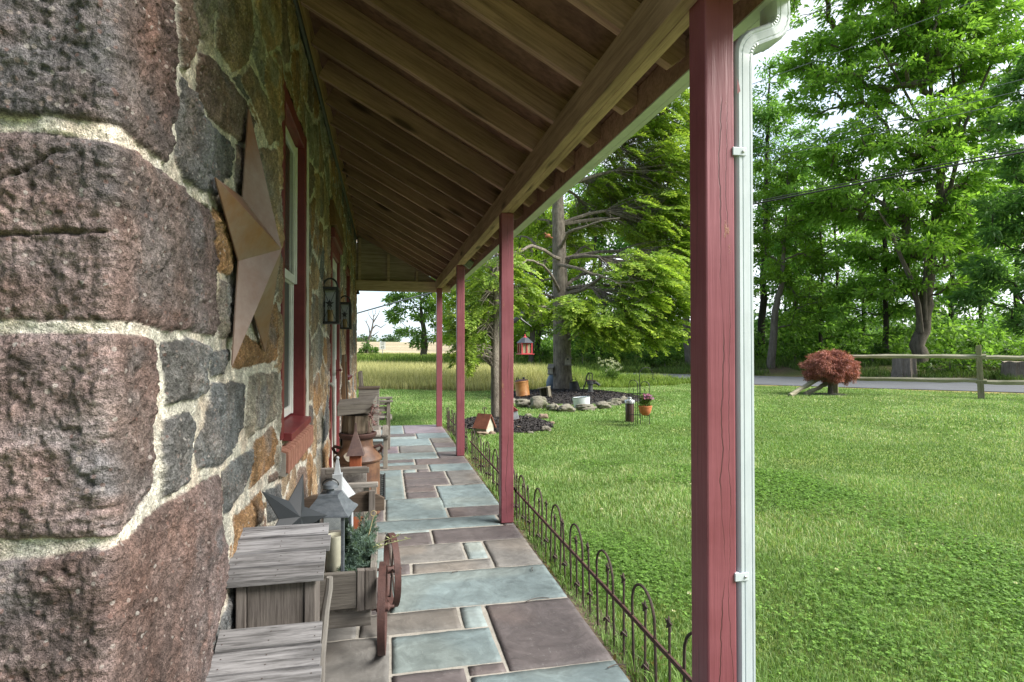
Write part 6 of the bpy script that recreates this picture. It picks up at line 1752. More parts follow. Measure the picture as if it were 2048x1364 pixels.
gold0 = np.array([0.35, 0.32, 0.14]); gold1 = np.array([0.62, 0.58, 0.35]); grn0 = np.array([0.085, 0.16, 0.025]); grn1 = np.array([0.24, 0.33, 0.075])
for (N_, ur, cr, h0, w0) in ((int(120000 * GDENS), (560, 1500), (11.5, 21.9), 0.62, 0.016), (int(34000 * GDENS), (560, 1300), (28.6, 52), 0.6, 0.04)):
    x, y, u = field_pts(N_, ur, cr)
    kp = (y > lawn_edge_y(x) + 0.05) & ~in_bed(x, y, 1.02) & ((cval(x, y) < 21.8) | (cval(x, y) > 28.7)); x, y, u = x[kp], y[kp], u[kp]; n = len(x)
    m = np.clip(sstep(1010, 1180, u) + 0.5 * fbm(x * 0.5, y * 0.5, 101, 3) + 0.25 * (1 - sstep(0.0, 1.2, y - lawn_edge_y(x))), 0.26, 1)[:, None]
    edge = 0.45 + 0.55 * sstep(0.0, 1.6, y - lawn_edge_y(x)); rightlow = 1 - 0.45 * sstep(1100, 1250, u)
    if cr[0] > 25: m = np.clip(m + 0.75 - sstep(34, 46, cval(x, y))[:, None] * 0.4, 0, 1); rightlow = 0.55
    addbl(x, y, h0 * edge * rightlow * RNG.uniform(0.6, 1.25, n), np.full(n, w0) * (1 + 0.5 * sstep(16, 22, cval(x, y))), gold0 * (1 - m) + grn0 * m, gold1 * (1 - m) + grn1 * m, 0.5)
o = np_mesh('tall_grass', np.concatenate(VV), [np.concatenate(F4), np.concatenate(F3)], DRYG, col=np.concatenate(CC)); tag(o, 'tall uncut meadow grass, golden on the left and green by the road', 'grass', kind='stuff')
VV = []; F4 = []; F3 = []; CC = []; off = 0
x, y, u = field_pts(int(46000 * GDENS), (1150, 2120), (28.55, 40)); kp = fbm(x * 0.8, y * 0.8, 111, 3) > -0.12; x, y = x[kp], y[kp]; n = len(x)
addbl(x, y, 0.30 * RNG.uniform(0.4, 1.3, n), np.full(n, 0.02), np.array([0.05, 0.10, 0.018])[None] * np.ones((n, 1)), np.array([0.13, 0.21, 0.045])[None] * np.ones((n, 1)), 0.7)
o = np_mesh('bank_grass', np.concatenate(VV), [np.concatenate(F4), np.concatenate(F3)], GRASSM, col=np.concatenate(CC)); tag(o, 'rough green grass and weeds on the bank across the road', 'grass', kind='stuff')

# ------------------------------------------------------------------ mulch beds
MULCH = noisy('dark_mulch', (0.018, 0.016, 0.016), (0.05, 0.045, 0.043), 30, rough=0.95, bump=1.0)
t = NT('mulch_chip'); at = t.node('ShaderNodeAttribute', attribute_name='Col'); CHIP = t.fin(at.outputs['Color'], 0.85, spec=0.25)


def bed(cx, cy, rx, ry, hgt, label, n):
    rs = np.linspace(0, 1, 14); an = np.linspace(0, 2 * PI, 48, endpoint=False)
    R, A = np.meshgrid(rs, an, indexing='ij'); wob = 1 + 0.05 * np.sin(A * 3 + cx) + 0.03 * np.sin(A * 7)
    x = cx + R * rx * wob * np.cos(A); y = cy + R * ry * wob * np.sin(A)
    z = -0.05 + hgt * (1 - R ** 3) + 0.012 * fbm(x * 6, y * 6, 9, 3)
    z = np.where(R > 0.99, -0.09, z)
    na_ = len(an); f = []
    i0 = (np.arange(len(rs) - 1)[:, None] * na_ + np.arange(na_)[None]).ravel(); i1 = (np.arange(len(rs) - 1)[:, None] * na_ + (np.arange(na_)[None] + 1) % na_).ravel()
    f = np.stack([i0, i0 + na_, i1 + na_, i1], 1)
    o = np_mesh('mulch_bed', np.stack([x, y, z], -1).reshape(-1, 3), f, MULCH, smooth=True); tag(o, label, 'mulch bed', kind='stuff')
    r = np.sqrt(RNG.random(n)) * 0.99; a = RNG.uniform(0, 2 * PI, n)
    px = cx + r * rx * np.cos(a); py = cy + r * ry * np.sin(a); pz = -0.05 + hgt * (1 - r ** 3) + 0.012 + RNG.uniform(0, 0.012, n)
    d = RNG.normal(size=(n, 3)); d[:, 2] *= 0.35; d /= np.linalg.norm(d, axis=1)[:, None]; s = np.cross(d, RNG.normal(size=(n, 3)) * 0.4 + np.array([0, 0, 1])); s /= np.linalg.norm(s, axis=1)[:, None]
    l = RNG.uniform(0.02, 0.06, n)[:, None]; w = RNG.uniform(0.008, 0.02, n)[:, None]; p = np.stack([px, py, pz], 1)
    Q = np.stack([p - d * l / 2 - s * w / 2, p + d * l / 2 - s * w / 2, p + d * l / 2 + s * w / 2, p - d * l / 2 + s * w / 2], 1)
    C = np.array([[0.040, 0.036, 0.036]]) * RNG.uniform(0.4, 1.7, (n, 1)); C[RNG.random(n) < 0.02] = (0.22, 0.17, 0.12)
    c = quads_mesh('wood_chips', Q, C, CHIP, o); c['kind'] = 'stuff'
    return o


def bedz(i, x, y):
    cx, cy, rx, ry = BEDS[i]; hg = (0.16, 0.09)[i]
    r = math.hypot((x - cx) / rx, (y - cy) / ry); return -0.05 + hg * (1 - min(r, 1) ** 3) if r < 1 else TZ(x, y)


bed(*BEDS[0], 0.16, 'large round bed of dark mulch under the hemlock', 15000)
bed(*BEDS[1], 0.09, 'small bed of dark mulch round the young hemlock by the porch', 6000)

# edging stones
import bmesh
ROCKM = noisy('field_stone', (0.095, 0.086, 0.066), (0.225, 0.21, 0.17), 7, rough=0.95, bump=1.0, c3=(0.17, 0.175, 0.115), dist=0.02)
ROCKT = noisy('tan_stone', (0.16, 0.11, 0.08), (0.29, 0.22, 0.17), 8, rough=0.95, bump=0.8)


def rock(u, v, wpx, hpx, lab, grp, seed, mat=None, zb=-0.06):
    p = onZ(u, v + hpx * 0.4, zb + 0.02); z = zdepth(p); a = wpx * z / F / 2; c = hpx * z / F / 2 * 1.12
    bm = bmesh.new(); bmesh.ops.create_icosphere(bm, subdivisions=4, radius=1.0)
    co = np.array([q.co[:] for q in bm.verts])
    n1 = fbm(co[:, 0] * 1.3 + seed * 7, co[:, 1] * 1.3 + co[:, 2] * 1.7, seed, 4) ; n2 = fbm(co[:, 2] * 2 + seed, co[:, 0] * 2 - co[:, 1], seed + 9, 3)
    s = (1 + 0.38 * n1 + 0.2 * n2)[:, None]
    co = np.sign(co) * np.abs(co) ** 0.82 * s * np.array([a, a * 0.8, c])
    for q, c_ in zip(bm.verts, co): q.co = c_
    me = bpy.data.meshes.new('edging_stone'); bm.to_mesh(me); bm.free(); me.materials.append(mat or ROCKM)
    me.polygons.foreach_set('use_smooth', np.ones(len(me.polygons), bool))
    o = bpy.data.objects.new('edging_stone', me); COL.objects.link(o); o.location = (p[0], p[1] + a * 0.3, zb + c * 0.85); o.rotation_euler.z = -TH + random.uniform(-.3, .3)
    tag(o, lab, 'stone', grp)


RK = [(1048, 808, 32, 17, 'flat grey edging stone below the orange can, left of the biggest one'), (1078, 807, 33, 25, 'biggest rounded grey edging stone at the front of the large bed'), (1109, 816, 28, 13, 'low edging stone right of the biggest one'), (1136, 817, 34, 15, 'pointed edging stone below the trunk of the hemlock'),
      (1173, 815, 40, 13, 'long flat edging stone below the white pot'), (1208, 811, 32, 15, 'mossy edging stone right of the white pot'), (1231, 805, 28, 16, 'mossy edging stone beside the brown canister'), (1248, 801, 18, 14, 'last edging stone at the right end of the large bed'), (1024, 803, 20, 13, 'edging stone half hidden by the red post at the left end of the large bed')]
for k, (u, v, w, h, lab) in enumerate(RK): rock(u, v, w, h, lab, 'stones edging the large mulch bed', k + 3)
RK = [(966, 867, 24, 10, 'pale edging stone below the red roofed birdhouse', ROCKT), (985, 866, 14, 9, 'small tan edging stone between the red roofed birdhouse and the post', ROCKT), (1056, 831, 17, 9, 'grey edging stone at the back of the small bed', None), (1087, 833, 20, 11, 'tan peaked edging stone at the back right of the small bed', ROCKT), (1093, 857, 20, 11, 'pale edging stone at the front right of the small bed', None), (1062, 864, 13, 6, 'little edging stone at the front of the small bed', None), (1104, 845, 14, 7, 'flat edging stone at the right tip of the small bed', ROCKT), (945, 836, 16, 6, 'thin edging stone at the back left of the small bed', None)]
for k, (u, v, w, h, lab, m) in enumerate(RK): rock(u, v, w, h, lab, 'stones edging the small mulch bed', k + 23, m)
# stick lying over the stones
a = onZ(1106, 806, 0.10); b = onZ(1121, 820, 0.0); mb = MB(); mb.tube([a, (a + b) / 2 + np.array([0, 0, .02]), b], [0.012, 0.014, 0.010], 6); o = mb.build('fallen_stick', noisy('pale_stick', (0.30, 0.25, 0.18), (0.42, 0.36, 0.27), 9)); tag(o, 'pale broken stick lying over the edging stones of the large bed', 'stick')

# ------------------------------------------------------------------ things in and around the beds
def gp(i, u, v):
    z = 0.05
    for _ in range(5):
        p = onZ(u, v, z); z = bedz(i, p[0], p[1])
    return np.array([p[0], p[1], z])


# orange can
p = gp(0, 1046, 792); oc = thing('oil_can', p, 'large orange metal can with rusty lid tilted in the mulch bed', 'can', rz=-TH); oc.rotation_euler.x = 0.0; oc.rotation_euler.y = math.radians(-6)
OC = noisy('orange_can', (0.32, 0.12, 0.035), (0.46, 0.20, 0.06), 6, rough=0.5, bump=0.15, c3=(0.52, 0.27, 0.10))
mb = MB(); mb.lathe([(0.165, 0), (0.172, 0.008), (0.172, 0.022), (0.166, 0.03), (0.166, 0.33), (0.173, 0.337), (0.173, 0.352), (0.166, 0.36), (0.166, 0.365)], n=32); mb.build('body', OC, oc, smooth=True)
mb = MB(); mb.lathe([(0.166, 0.366), (0.150, 0.390), (0.06, 0.405), (0.0, 0.405)], n=32); mb.build('lid', RUSTRED, oc, smooth=True)
mb = MB(); mb.lathe([(0.03, 0.40), (0.03, 0.44), (0.022, 0.455), (0, 0.455)], (0.06, -0.02, 0), 12); mb.build('spout_cap', BLACKM, oc, smooth=True)
mb = MB(); mb.tube([(-0.11, 0, 0.395), (-0.115, 0, 0.45), (-0.075, 0, 0.45), (-0.07, 0, 0.40)], 0.014, 6); mb.build('handle', BLACKM, oc, smooth=True)
# nest box
p = gp(0, 1092, 796); nb = thing('nest_box', p, 'weathered mossy wooden nest box tipped over in the mulch by the trunk', 'nest box', rz=-TH - 0.35); nb.rotation_euler.y = math.radians(-7)
MOSSY = wood('mossy_wood', (0.13, 0.115, 0.085), (0.28, 0.255, 0.19), 'z', 0.8)
mb = MB(); mb.box(-0.11, 0.11, -0.1, 0.1, 0, 0.02); mb.box(-0.11, 0.11, 0.08, 0.1, 0.021, 0.21); mb.box(-0.11, -0.09, -0.1, 0.079, 0.021, 0.21); mb.box(0.06, 0.105, -0.1, 0.079, 0.021, 0.22); mb.build('body', MOSSY, nb, 0.003)
mb = MB(); mb.hexa([(-0.15, -0.15, 0.205), (0.11, -0.15, 0.222), (0.11, 0.12, 0.222), (-0.15, 0.12, 0.205)], [(-0.15, -0.15, 0.228), (0.11, -0.15, 0.246), (0.11, 0.12, 0.246), (-0.15, 0.12, 0.228)]); mb.build('roof_board', MOSSY, nb, 0.003)
# white enamel pot
p = gp(0, 1164, 803); wp = thing('enamel_pot', p, 'white enamel pot with dark rim tilted at the front of the large mulch bed', 'pot', rz=-TH); wp.rotation_euler.y = math.radians(-5)
mb = MB(); mb.lathe([(0.0, 0.0), (0.145, 0.0), (0.165, 0.012), (0.185, 0.21), (0.19, 0.235), (0.178, 0.235), (0.155, 0.03), (0.0, 0.02)], n=32, M=Matrix.Diagonal((1, 0.8, 1, 1))); mb.build('body', noisy('white_enamel', (0.62, 0.68, 0.70), (0.74, 0.79, 0.80), 4, rough=0.25, bump=0.02), wp, smooth=True)
mb = MB(); mb.tube([(0.187 * math.cos(a), 0.8 * 0.187 * math.sin(a), 0.238) for a in np.linspace(0, 2 * PI, 33)], 0.006, 6); mb.build('rim', BLACKM, wp, smooth=True)
mb = MB(); mb.tube([(-0.183, -0.03, 0.17), (-0.215, -0.03, 0.165), (-0.215, 0.03, 0.165), (-0.183, 0.03, 0.17)], 0.008, 6); mb.tube([(0.183, -0.03, 0.17), (0.215, -0.03, 0.165), (0.215, 0.03, 0.165), (0.183, 0.03, 0.17)], 0.008, 6); mb.build('handle', BLACKM, wp, smooth=True)
# hand pump
p = gp(0, 1181, 785); hp = thing('hand_pump', p, 'old cast iron hand water pump with curved black handle in the mulch', 'water pump', rz=-TH)
PUMP = noisy('pump_iron', (0.075, 0.08, 0.085), (0.16, 0.165, 0.165), 16, rough=0.6, bump=0.3)
mb = MB(); mb.lathe([(0.09, 0), (0.09, 0.02), (0.06, 0.03), (0.055, 0.19), (0.085, 0.21), (0.095, 0.30), (0.07, 0.305), (0.0, 0.305)], n=20); mb.build('body', PUMP, hp, smooth=True)
mb = MB(); mb.tube([(0.07, 0, 0.26), (0.15, 0, 0.24), (0.215, 0, 0.195), (0.225, 0, 0.175)], [0.042, 0.038, 0.034, 0.030], 10); mb.build('spout', PUMP, hp, smooth=True)
mb = MB(); mb.tube([(0.06, 0, 0.45), (0.02, 0, 0.49), (-0.05, 0, 0.49), (-0.09, 0, 0.42), (-0.10, 0, 0.32), (-0.13, 0, 0.22), (-0.17, 0, 0.12), (-0.18, 0, 0.06)], [0.012, 0.014, 0.017, 0.018, 0.018, 0.017, 0.016, 0.014], 8); mb.build('handle', BLACKM, hp, smooth=True)
mb = MB(); mb.box(0.035, 0.055, -0.012, 0.012, 0.30, 0.47); mb.tube([(-0.03, 0, 0.30), (-0.03, 0, 0.48)], 0.010, 6); mb.build('pivot_arm', PUMP, hp)
mb = MB(); mb.hexa([(-0.13, -0.09, 0.305), (0.14, -0.09, 0.29), (0.14, 0.09, 0.29), (-0.13, 0.09, 0.305)], [(-0.12, -0.08, 0.325), (0.13, -0.08, 0.31), (0.13, 0.08, 0.31), (-0.12, 0.08, 0.325)]); mb.build('top_plate', RUSTRED, hp, 0.004)
# dark coal scuttle shape and blue-grey churn behind trunk
p = gp(0, 1150, 781); cs_ = thing('coal_scuttle', p, 'black metal scuttle leaning beside the right of the hemlock trunk', 'scuttle', rz=-TH + 0.3); cs_.rotation_euler.y = math.radians(-10)
mb = MB(); mb.lathe([(0.0, 0), (0.15, 0), (0.11, 0.23), (0.095, 0.23), (0.13, 0.012), (0, 0.012)], n=20); mb.build('body', BLACKM, cs_, smooth=True)
mb = MB(); mb.tube([(0.1 * math.cos(a), 0, 0.23 + 0.07 * math.sin(a)) for a in np.linspace(0, PI, 10)], 0.006, 6); mb.build('handle', BLACKM, cs_, smooth=True)
pt = atd(1105, 776, HZ + 0.55); bc = thing('churn_can', (pt[0], pt[1], bedz(0, pt[0], pt[1])), 'blue-grey metal churn can showing past the left of the hemlock trunk', 'can')
BLG = noisy('blue_grey_metal', (0.10, 0.14, 0.19), (0.17, 0.22, 0.28), 9, rough=0.5, bump=0.1)
mb = MB(); mb.lathe([(0.17, 0), (0.18, 0.02), (0.175, 0.25), (0.12, 0.38), (0.095, 0.42), (0.11, 0.46)], n=28); mb.build('body', BLG, bc, smooth=True)
mb = MB(); mb.lathe([(0.111, 0.455), (0.12, 0.475), (0.0, 0.50)], n=24); mb.build('lid', STARGREY, bc, smooth=True)


# birdhouses fixed to the trunk
PALEW = wood('pale_weathered_wood', (0.26, 0.235, 0.20), (0.48, 0.45, 0.40), 'z', 1.0)
def trunk_house(u, v, dz, w, h, label, yaw):
    c = atd(u, v, HZ + dz); t_ = thing('trunk_birdhouse', c, label, 'birdhouse', rz=yaw)
    mb = MB(); mb.prism([(-w / 2, 0.012), (w / 2, 0.012), (w / 2, h * 0.62), (0, h * 0.95), (-w / 2, h * 0.62)], -0.07, 0.07); mb.build('body', PALEW, t_, 0.002)
    mb = MB()
    for s_ in (-1, 1): mb.hexa([(0, -0.1, h * 0.965), (s_ * w * 0.68, -0.1, h * 0.54), (s_ * w * 0.68, 0.075, h * 0.54), (0, 0.075, h * 0.965)], [(0, -0.1, h * 1.04), (s_ * w * 0.72, -0.1, h * 0.58), (s_ * w * 0.72, 0.075, h * 0.58), (0, 0.075, h * 1.04)])
    mb.build('roof', OLDWX, t_)
    mb = MB(); mb.box(-w * 0.75, w * 0.75, -0.15, 0.075, -0.012, 0.0115); mb.build('perch_board', OLDWX, t_, 0.002)
    mb = MB(); mb.lathe([(0.028, 0), (0.028, 0.002)], (0, 0, 0), 14, trans(0, -0.0705, h * 0.55) @ Matrix.Rotation(PI / 2, 4, 'X')); mb.build('entrance_hole', BLACKM, t_)
    return t_


trunk_house(1136, 730, -0.34, 0.17, 0.29, 'small grey wooden birdhouse fixed to the front of the hemlock trunk', -TH - 0.15)
trunk_house(1102, 748, -0.02, 0.16, 0.27, 'weathered wooden birdhouse on the left side of the hemlock trunk', -TH + 1.2)

# red lantern feeder hanging from a limb
c = atd(1050, 709, 13.2); fd = thing('lantern_feeder', c, 'red lantern-shaped bird feeder with dark roof hanging in the hemlock', 'bird feeder', rz=-TH + 0.35)
REDF = noisy('feeder_red', (0.36, 0.03, 0.04), (0.48, 0.05, 0.06), 6, rough=0.45, bump=0.1)
mb = MB(); mb.box(-0.165, 0.165, -0.165, 0.165, 0, 0.018); mb.box(-0.13, 0.13, -0.13, 0.13, 0.0185, 0.03); mb.build('tray', REDF, fd, 0.003)
for k in range(4):
    a = PI / 4 + k * PI / 2; x_, y_ = 0.165 * math.cos(a), 0.165 * math.sin(a)
    mb = MB(); mb.box(x_ - 0.014, x_ + 0.014, y_ - 0.014, y_ + 0.014, 0.0305, 0.26); mb.build('corner_post', REDF, fd)
    M = rotz(k * PI / 2); mb = MB(); mb.box(-0.012, 0.012, -0.128, -0.112, 0.0305, 0.26, M); mb.box(-0.1, 0.1, -0.126, -0.114, 0.24, 0.26, M); mb.build('window_bar', REDF, fd)
mb = MB(); mb.box(-0.108, 0.108, -0.108, 0.108, 0.031, 0.258); mb.build('seed_box', noisy('seed_screen', (0.24, 0.20, 0.12), (0.36, 0.32, 0.22), 40, rough=0.8), fd)
mb = MB(); q = [(0.185, 0.262), (0.17, 0.275), (0.10, 0.345), (0.055, 0.385)]
vs = [];
for w, z_ in q:
    vs += [(w * math.cos(PI / 8 + k * PI / 4) * 1.05, w * math.sin(PI / 8 + k * PI / 4) * 1.05, z_) for k in range(8)]
mb.add(vs, [(8 * i + k, 8 * i + (k + 1) % 8, 8 * i + 8 + (k + 1) % 8, 8 * i + 8 + k) for i in range(3) for k in range(8)] + [tuple(range(7, -1, -1)), tuple(range(24, 32))]); mb.build('roof', noisy('feeder_roof', (0.03, 0.038, 0.05), (0.06, 0.07, 0.085), 8, rough=0.5), fd)
mb = MB(); mb.lathe([(0.05, 0.386), (0.03, 0.40), (0.012, 0.43), (0.022, 0.445), (0.0, 0.46)], n=12); mb.build('finial', REDF, fd, smooth=True)
mb = MB(); mb.tube([(0, 0, 0.45), (0.0, 0, 1.02)], 0.003, 5); mb.build('hanger', BLACKM, fd)

# curved dark iron ornament among the branches behind the post
mb = MB(); zz = 11.2
mb.tube([atd(u, v, zz) for u, v in [(926, 662), (945, 652), (975, 648), (1005, 649), (1030, 641), (1042, 630), (1048, 620)]], [0.012, 0.03, 0.04, 0.045, 0.05, 0.042, 0.022], 8)
mb.tube([atd(u, v, zz) for u, v in [(1038, 633), (1044, 640), (1054, 647), (1063, 653)]], [0.025, 0.022, 0.016, 0.008], 7)
mb.tube([atd(u, v, zz) for u, v in [(1046, 622), (1038, 618)]], [0.022, 0.010], 6); mb.tube([atd(u, v, zz) for u, v in [(1046, 622), (1053, 619)]], [0.022, 0.008], 6)
o = mb.build('iron_ornament', STARGREY, smooth=True); tag(o, 'dark blue-grey curved metal ornament with forked end held among the branches behind the post', 'garden ornament')
# robin on the bare limb
c = atd(1095, 472, HZ - 1.35); t_ = MB()
t_.lathe([(0.0, -0.075), (0.02, -0.07), (0.042, -0.03), (0.05, 0.01), (0.04, 0.05), (0.015, 0.08), (0, 0.085)], n=14, M=trans(*c) @ Matrix.Rotation(math.radians(62), 4, 'Y'))
t_.lathe([(0.0, -0.03), (0.022, -0.02), (0.03, 0.0), (0.022, 0.022), (0, 0.03)], (0, 0, 0), 12, trans(c[0] - 0.06, c[1], c[2] + 0.055))
t_.tube([c + np.array([0.06, 0, -0.02]), c + np.array([0.14, 0, -0.05])], [0.02, 0.012], 6); t_.tube([c + np.array([-0.085, 0, 0.055]), c + np.array([-0.11, 0, 0.05])], [0.007, 0.001], 5)
o = t_.build('robin', noisy('robin_feathers', (0.40, 0.13, 0.04), (0.10, 0.07, 0.05), 9, rough=0.8), smooth=True); tag(o, 'small orange-breasted bird perched on a bare hemlock limb', 'bird')

# birdhouses in the small bed
p = gp(1, 969, 861); rb = thing('garden_birdhouse', p, 'birdhouse with rusty red tin roof standing in the small mulch bed', 'birdhouse', rz=-TH + 0.98)
mb = MB(); mb.prism([(-0.09, 0.02), (0.09, 0.02), (0.09, 0.12), (0.0, 0.27), (-0.09, 0.12)], -0.1, 0.1); mb.build('body', noisy('flaky_cream', (0.30, 0.29, 0.22), (0.5, 0.49, 0.42), 16, rough=0.9, bump=0.4), rb, 0.002)
mb = MB()
for s_ in (-1, 1): mb.hexa([(0, -0.125, 0.278), (s_ * 0.118, -0.125, 0.085), (s_ * 0.118, 0.125, 0.085), (0, 0.125, 0.278)], [(0, -0.125, 0.296), (s_ * 0.130, -0.125, 0.09), (s_ * 0.130, 0.125, 0.09), (0, 0.125, 0.296)])
mb.build('roof', noisy('red_tin', (0.17, 0.06, 0.04), (0.27, 0.10, 0.065), 10, stretch=(1, 1, 1), rough=0.55, bump=0.3), rb)
mb = MB(); mb.box(-0.12, 0.12, -0.12, 0.12, 0, 0.0195); mb.build('base_board', OLDWX, rb, 0.003)
mb = MB(); mb.tube([(0, 0, 0.285), (0, 0, 0.34)], 0.006, 6)
for s_ in (-1, 1): mb.tube([(0, 0, 0.335)] + [(s_ * (0.024 - 0.024 * math.cos(a)) , 0, 0.352 + 0.036 * math.sin(a)) for a in np.linspace(-0.6, PI, 9)], 0.006, 6)
mb.build('heart_finial', IRON, rb, smooth=True)
p = gp(1, 1030, 841); wb = thing('garden_birdhouse', p, 'small white birdhouse with dark red top leaning in the small bed behind the post', 'birdhouse', rz=-TH); wb.rotation_euler.y = math.radians(-12)
mb = MB(); mb.box(-0.07, 0.07, -0.05, 0.05, 0.02, 0.15); mb.build('body', WPAINT, wb, 0.002)
mb = MB(); mb.box(-0.08, 0.08, -0.06, 0.06, 0, 0.0195); mb.build('base', RUSTRED, wb)
mb = MB(); mb.prism([(-0.085, 0.151), (0.085, 0.151), (0.0, 0.25)], -0.06, 0.06); mb.build('roof', RED2, wb)

# canister
p = onZ(1259.5, 845, -0.05); cn = thing('brown_canister', p, 'brown metal canister with shiny silver lid standing on the lawn', 'canister')
mb = MB(); mb.lathe([(0.072, 0), (0.074, 0.006), (0.074, 0.33), (0.072, 0.335)], n=28); mb.build('body', noisy('brown_tin', (0.055, 0.03, 0.027), (0.10, 0.058, 0.05), 10, rough=0.35, bump=0.1, stretch=(1, 1, 0.3)), cn, smooth=True)
mb = MB(); mb.lathe([(0.078, 0.325), (0.086, 0.33), (0.086, 0.375), (0.078, 0.385), (0.04, 0.395), (0.032, 0.40), (0.032, 0.425), (0.024, 0.432), (0, 0.432)], n=28); mb.build('lid', SILVER, cn, smooth=True)
# trellis
p = onZ(1281, 851, -0.05); tl = thing('arch_trellis', p, 'thin dark wire trellis with two arched tops standing behind the hanging terracotta pot', 'trellis', rz=math.radians(-40))
mb = MB()
for (x0, x1, zt_) in ((-0.19, -0.045, 0.74), (0.0, 0.145, 0.72)):
    xm = (x0 + x1) / 2; r_ = (x1 - x0) / 2
    mb.tube([(x0, 0, 0), (x0, 0, zt_ - r_)] + [(xm - r_ * math.cos(a), 0, zt_ - r_ + r_ * math.sin(a)) for a in np.linspace(0, PI, 11)] + [(x1, 0, zt_ - r_), (x1, 0, 0)], 0.006, 6)
    mb.tube([(xm, 0, 0), (xm, 0, 0.58)], 0.0045, 6); mb.lathe([(0, 0), (0.012, 0.012), (0, 0.03)], (xm, 0, 0.575), 8)
for q in (x0 + r_ * 0.5,): pass
for zz_ in (0.17, 0.52): mb.tube([(-0.19, 0.006, zz_), (0.145, 0.006, zz_)], 0.006, 6)
mb.build('wire_frame', BLACKM, tl, smooth=True)
mb = MB()
for x_ in (-0.155, -0.08, 0.035, 0.11): mb.tube([(x_, 0, 0), (x_, 0, 0.40)], 0.004, 6); mb.lathe([(0, 0), (0.011, 0.012), (0, 0.03)], (x_, 0, 0.39), 8)
mb.build('inner_wires', BLACKM, tl, smooth=True)
# shepherd hook
p = onZ(1279, 838, -0.05); mb = MB(); q = [(0, 0, 0), (0, 0, 0.78)] + [(0.13 - 0.13 * math.cos(a), 0, 0.78 + 0.14 * math.sin(a)) for a in np.linspace(0.2, PI, 14)] + [(0.26, 0, 0.72), (0.275, 0, 0.70), (0.29, 0, 0.72)]
mb.tube([Vector(c_) + Vector(p) for c_ in q], 0.006, 6); o = mb.build('plant_hook', BLACKM, smooth=True); tag(o, 'thin dark shepherd hook standing beside the trellis', 'plant hook')
# terracotta pot with purple flowers
c = onZ(1290.5, 851, -0.05); c = atd(1290.5, 830, zdepth(c) - 0.12)
tp_ = thing('terracotta_pot', c, 'orange terracotta bowl of purple flowers hung on the trellis', 'flower pot')
TERR = noisy('terracotta', (0.42, 0.13, 0.05), (0.55, 0.20, 0.085), 7, rough=0.8, bump=0.15)
mb = MB(); mb.lathe([(0.0, 0), (0.05, 0.0), (0.085, 0.04), (0.10, 0.10), (0.102, 0.125), (0.110, 0.13), (0.110, 0.15), (0.098, 0.15), (0.085, 0.12), (0.0, 0.115)], n=28); mb.build('bowl', TERR, tp_, smooth=True)
V_ = []; C_ = []
m = 130; P_1 = np.stack([RNG.uniform(-.07, .07, m), RNG.uniform(-.06, .06, m), RNG.uniform(.14, .29, m)], 1)
Q, C = leaf_quads(P_1, np.tile([[0, 0, 1.0]], (m, 1)), 4, (0.012, 0.012, 0.02), 0.05, 0.016, (0.05, 0.10, 0.02), (0.11, 0.19, 0.05), 0.0); quads_mesh('leaves', Q, C, LEAF, tp_)
m = 34; P_1 = np.stack([RNG.uniform(-.05, .11, m), RNG.uniform(-.07, .05, m), RNG.uniform(.25, .33, m)], 1)
Q, C = leaf_quads(P_1, np.tile([[0, -0.4, 0.5]], (m, 1)), 9, (0.012, 0.012, 0.008), 0.028, 0.02, (0.22, 0.05, 0.22), (0.48, 0.22, 0.50), 0.0); quads_mesh('blossoms', Q, C, LEAF, tp_)

# flowering weed near the road
b = at_c(1222, 19.2); z = zdepth(b); fw = thing('flowering_weed', b, 'tall weed with pale white blossom heads at the road edge', 'weed')
mb = MB(); hd = []
for k in range(16):
    e = np.array([RNG.normal() * 0.24, RNG.normal() * 0.2, random.uniform(0.45, 0.98)]); mb.tube([(e[0] * .2, e[1] * .2, 0), (e[0] * .6, e[1] * .6, e[2] * .6), tuple(e)], [0.007, 0.005, 0.003], 5)
    hd.append(e); hd.append(e * 0.85 + RNG.normal(size=3) * 0.05)
mb.build('stems', noisy('weed_stem', (0.07, 0.12, 0.03), (0.12, 0.18, 0.05), 9), fw); hd = np.array(hd)
Q, C = leaf_quads(hd, np.tile([[0, 0, 1.0]], (len(hd), 1)), 22, (0.06, 0.06, 0.04), 0.03, 0.024, (0.36, 0.40, 0.30), (0.60, 0.62, 0.54), 0.0); quads_mesh('blossoms', Q, C, LEAF, fw)
lo = hd * np.array([0.7, 0.7, 0.55]); Q, C = leaf_quads(lo, np.tile([[0, 0, 1.0]], (len(lo), 1)), 30, (0.08, 0.08, 0.14), 0.10, 0.025, (0.05, 0.11, 0.025), (0.12, 0.20, 0.05), 0.2); quads_mesh('leaves', Q, C, LEAF, fw)

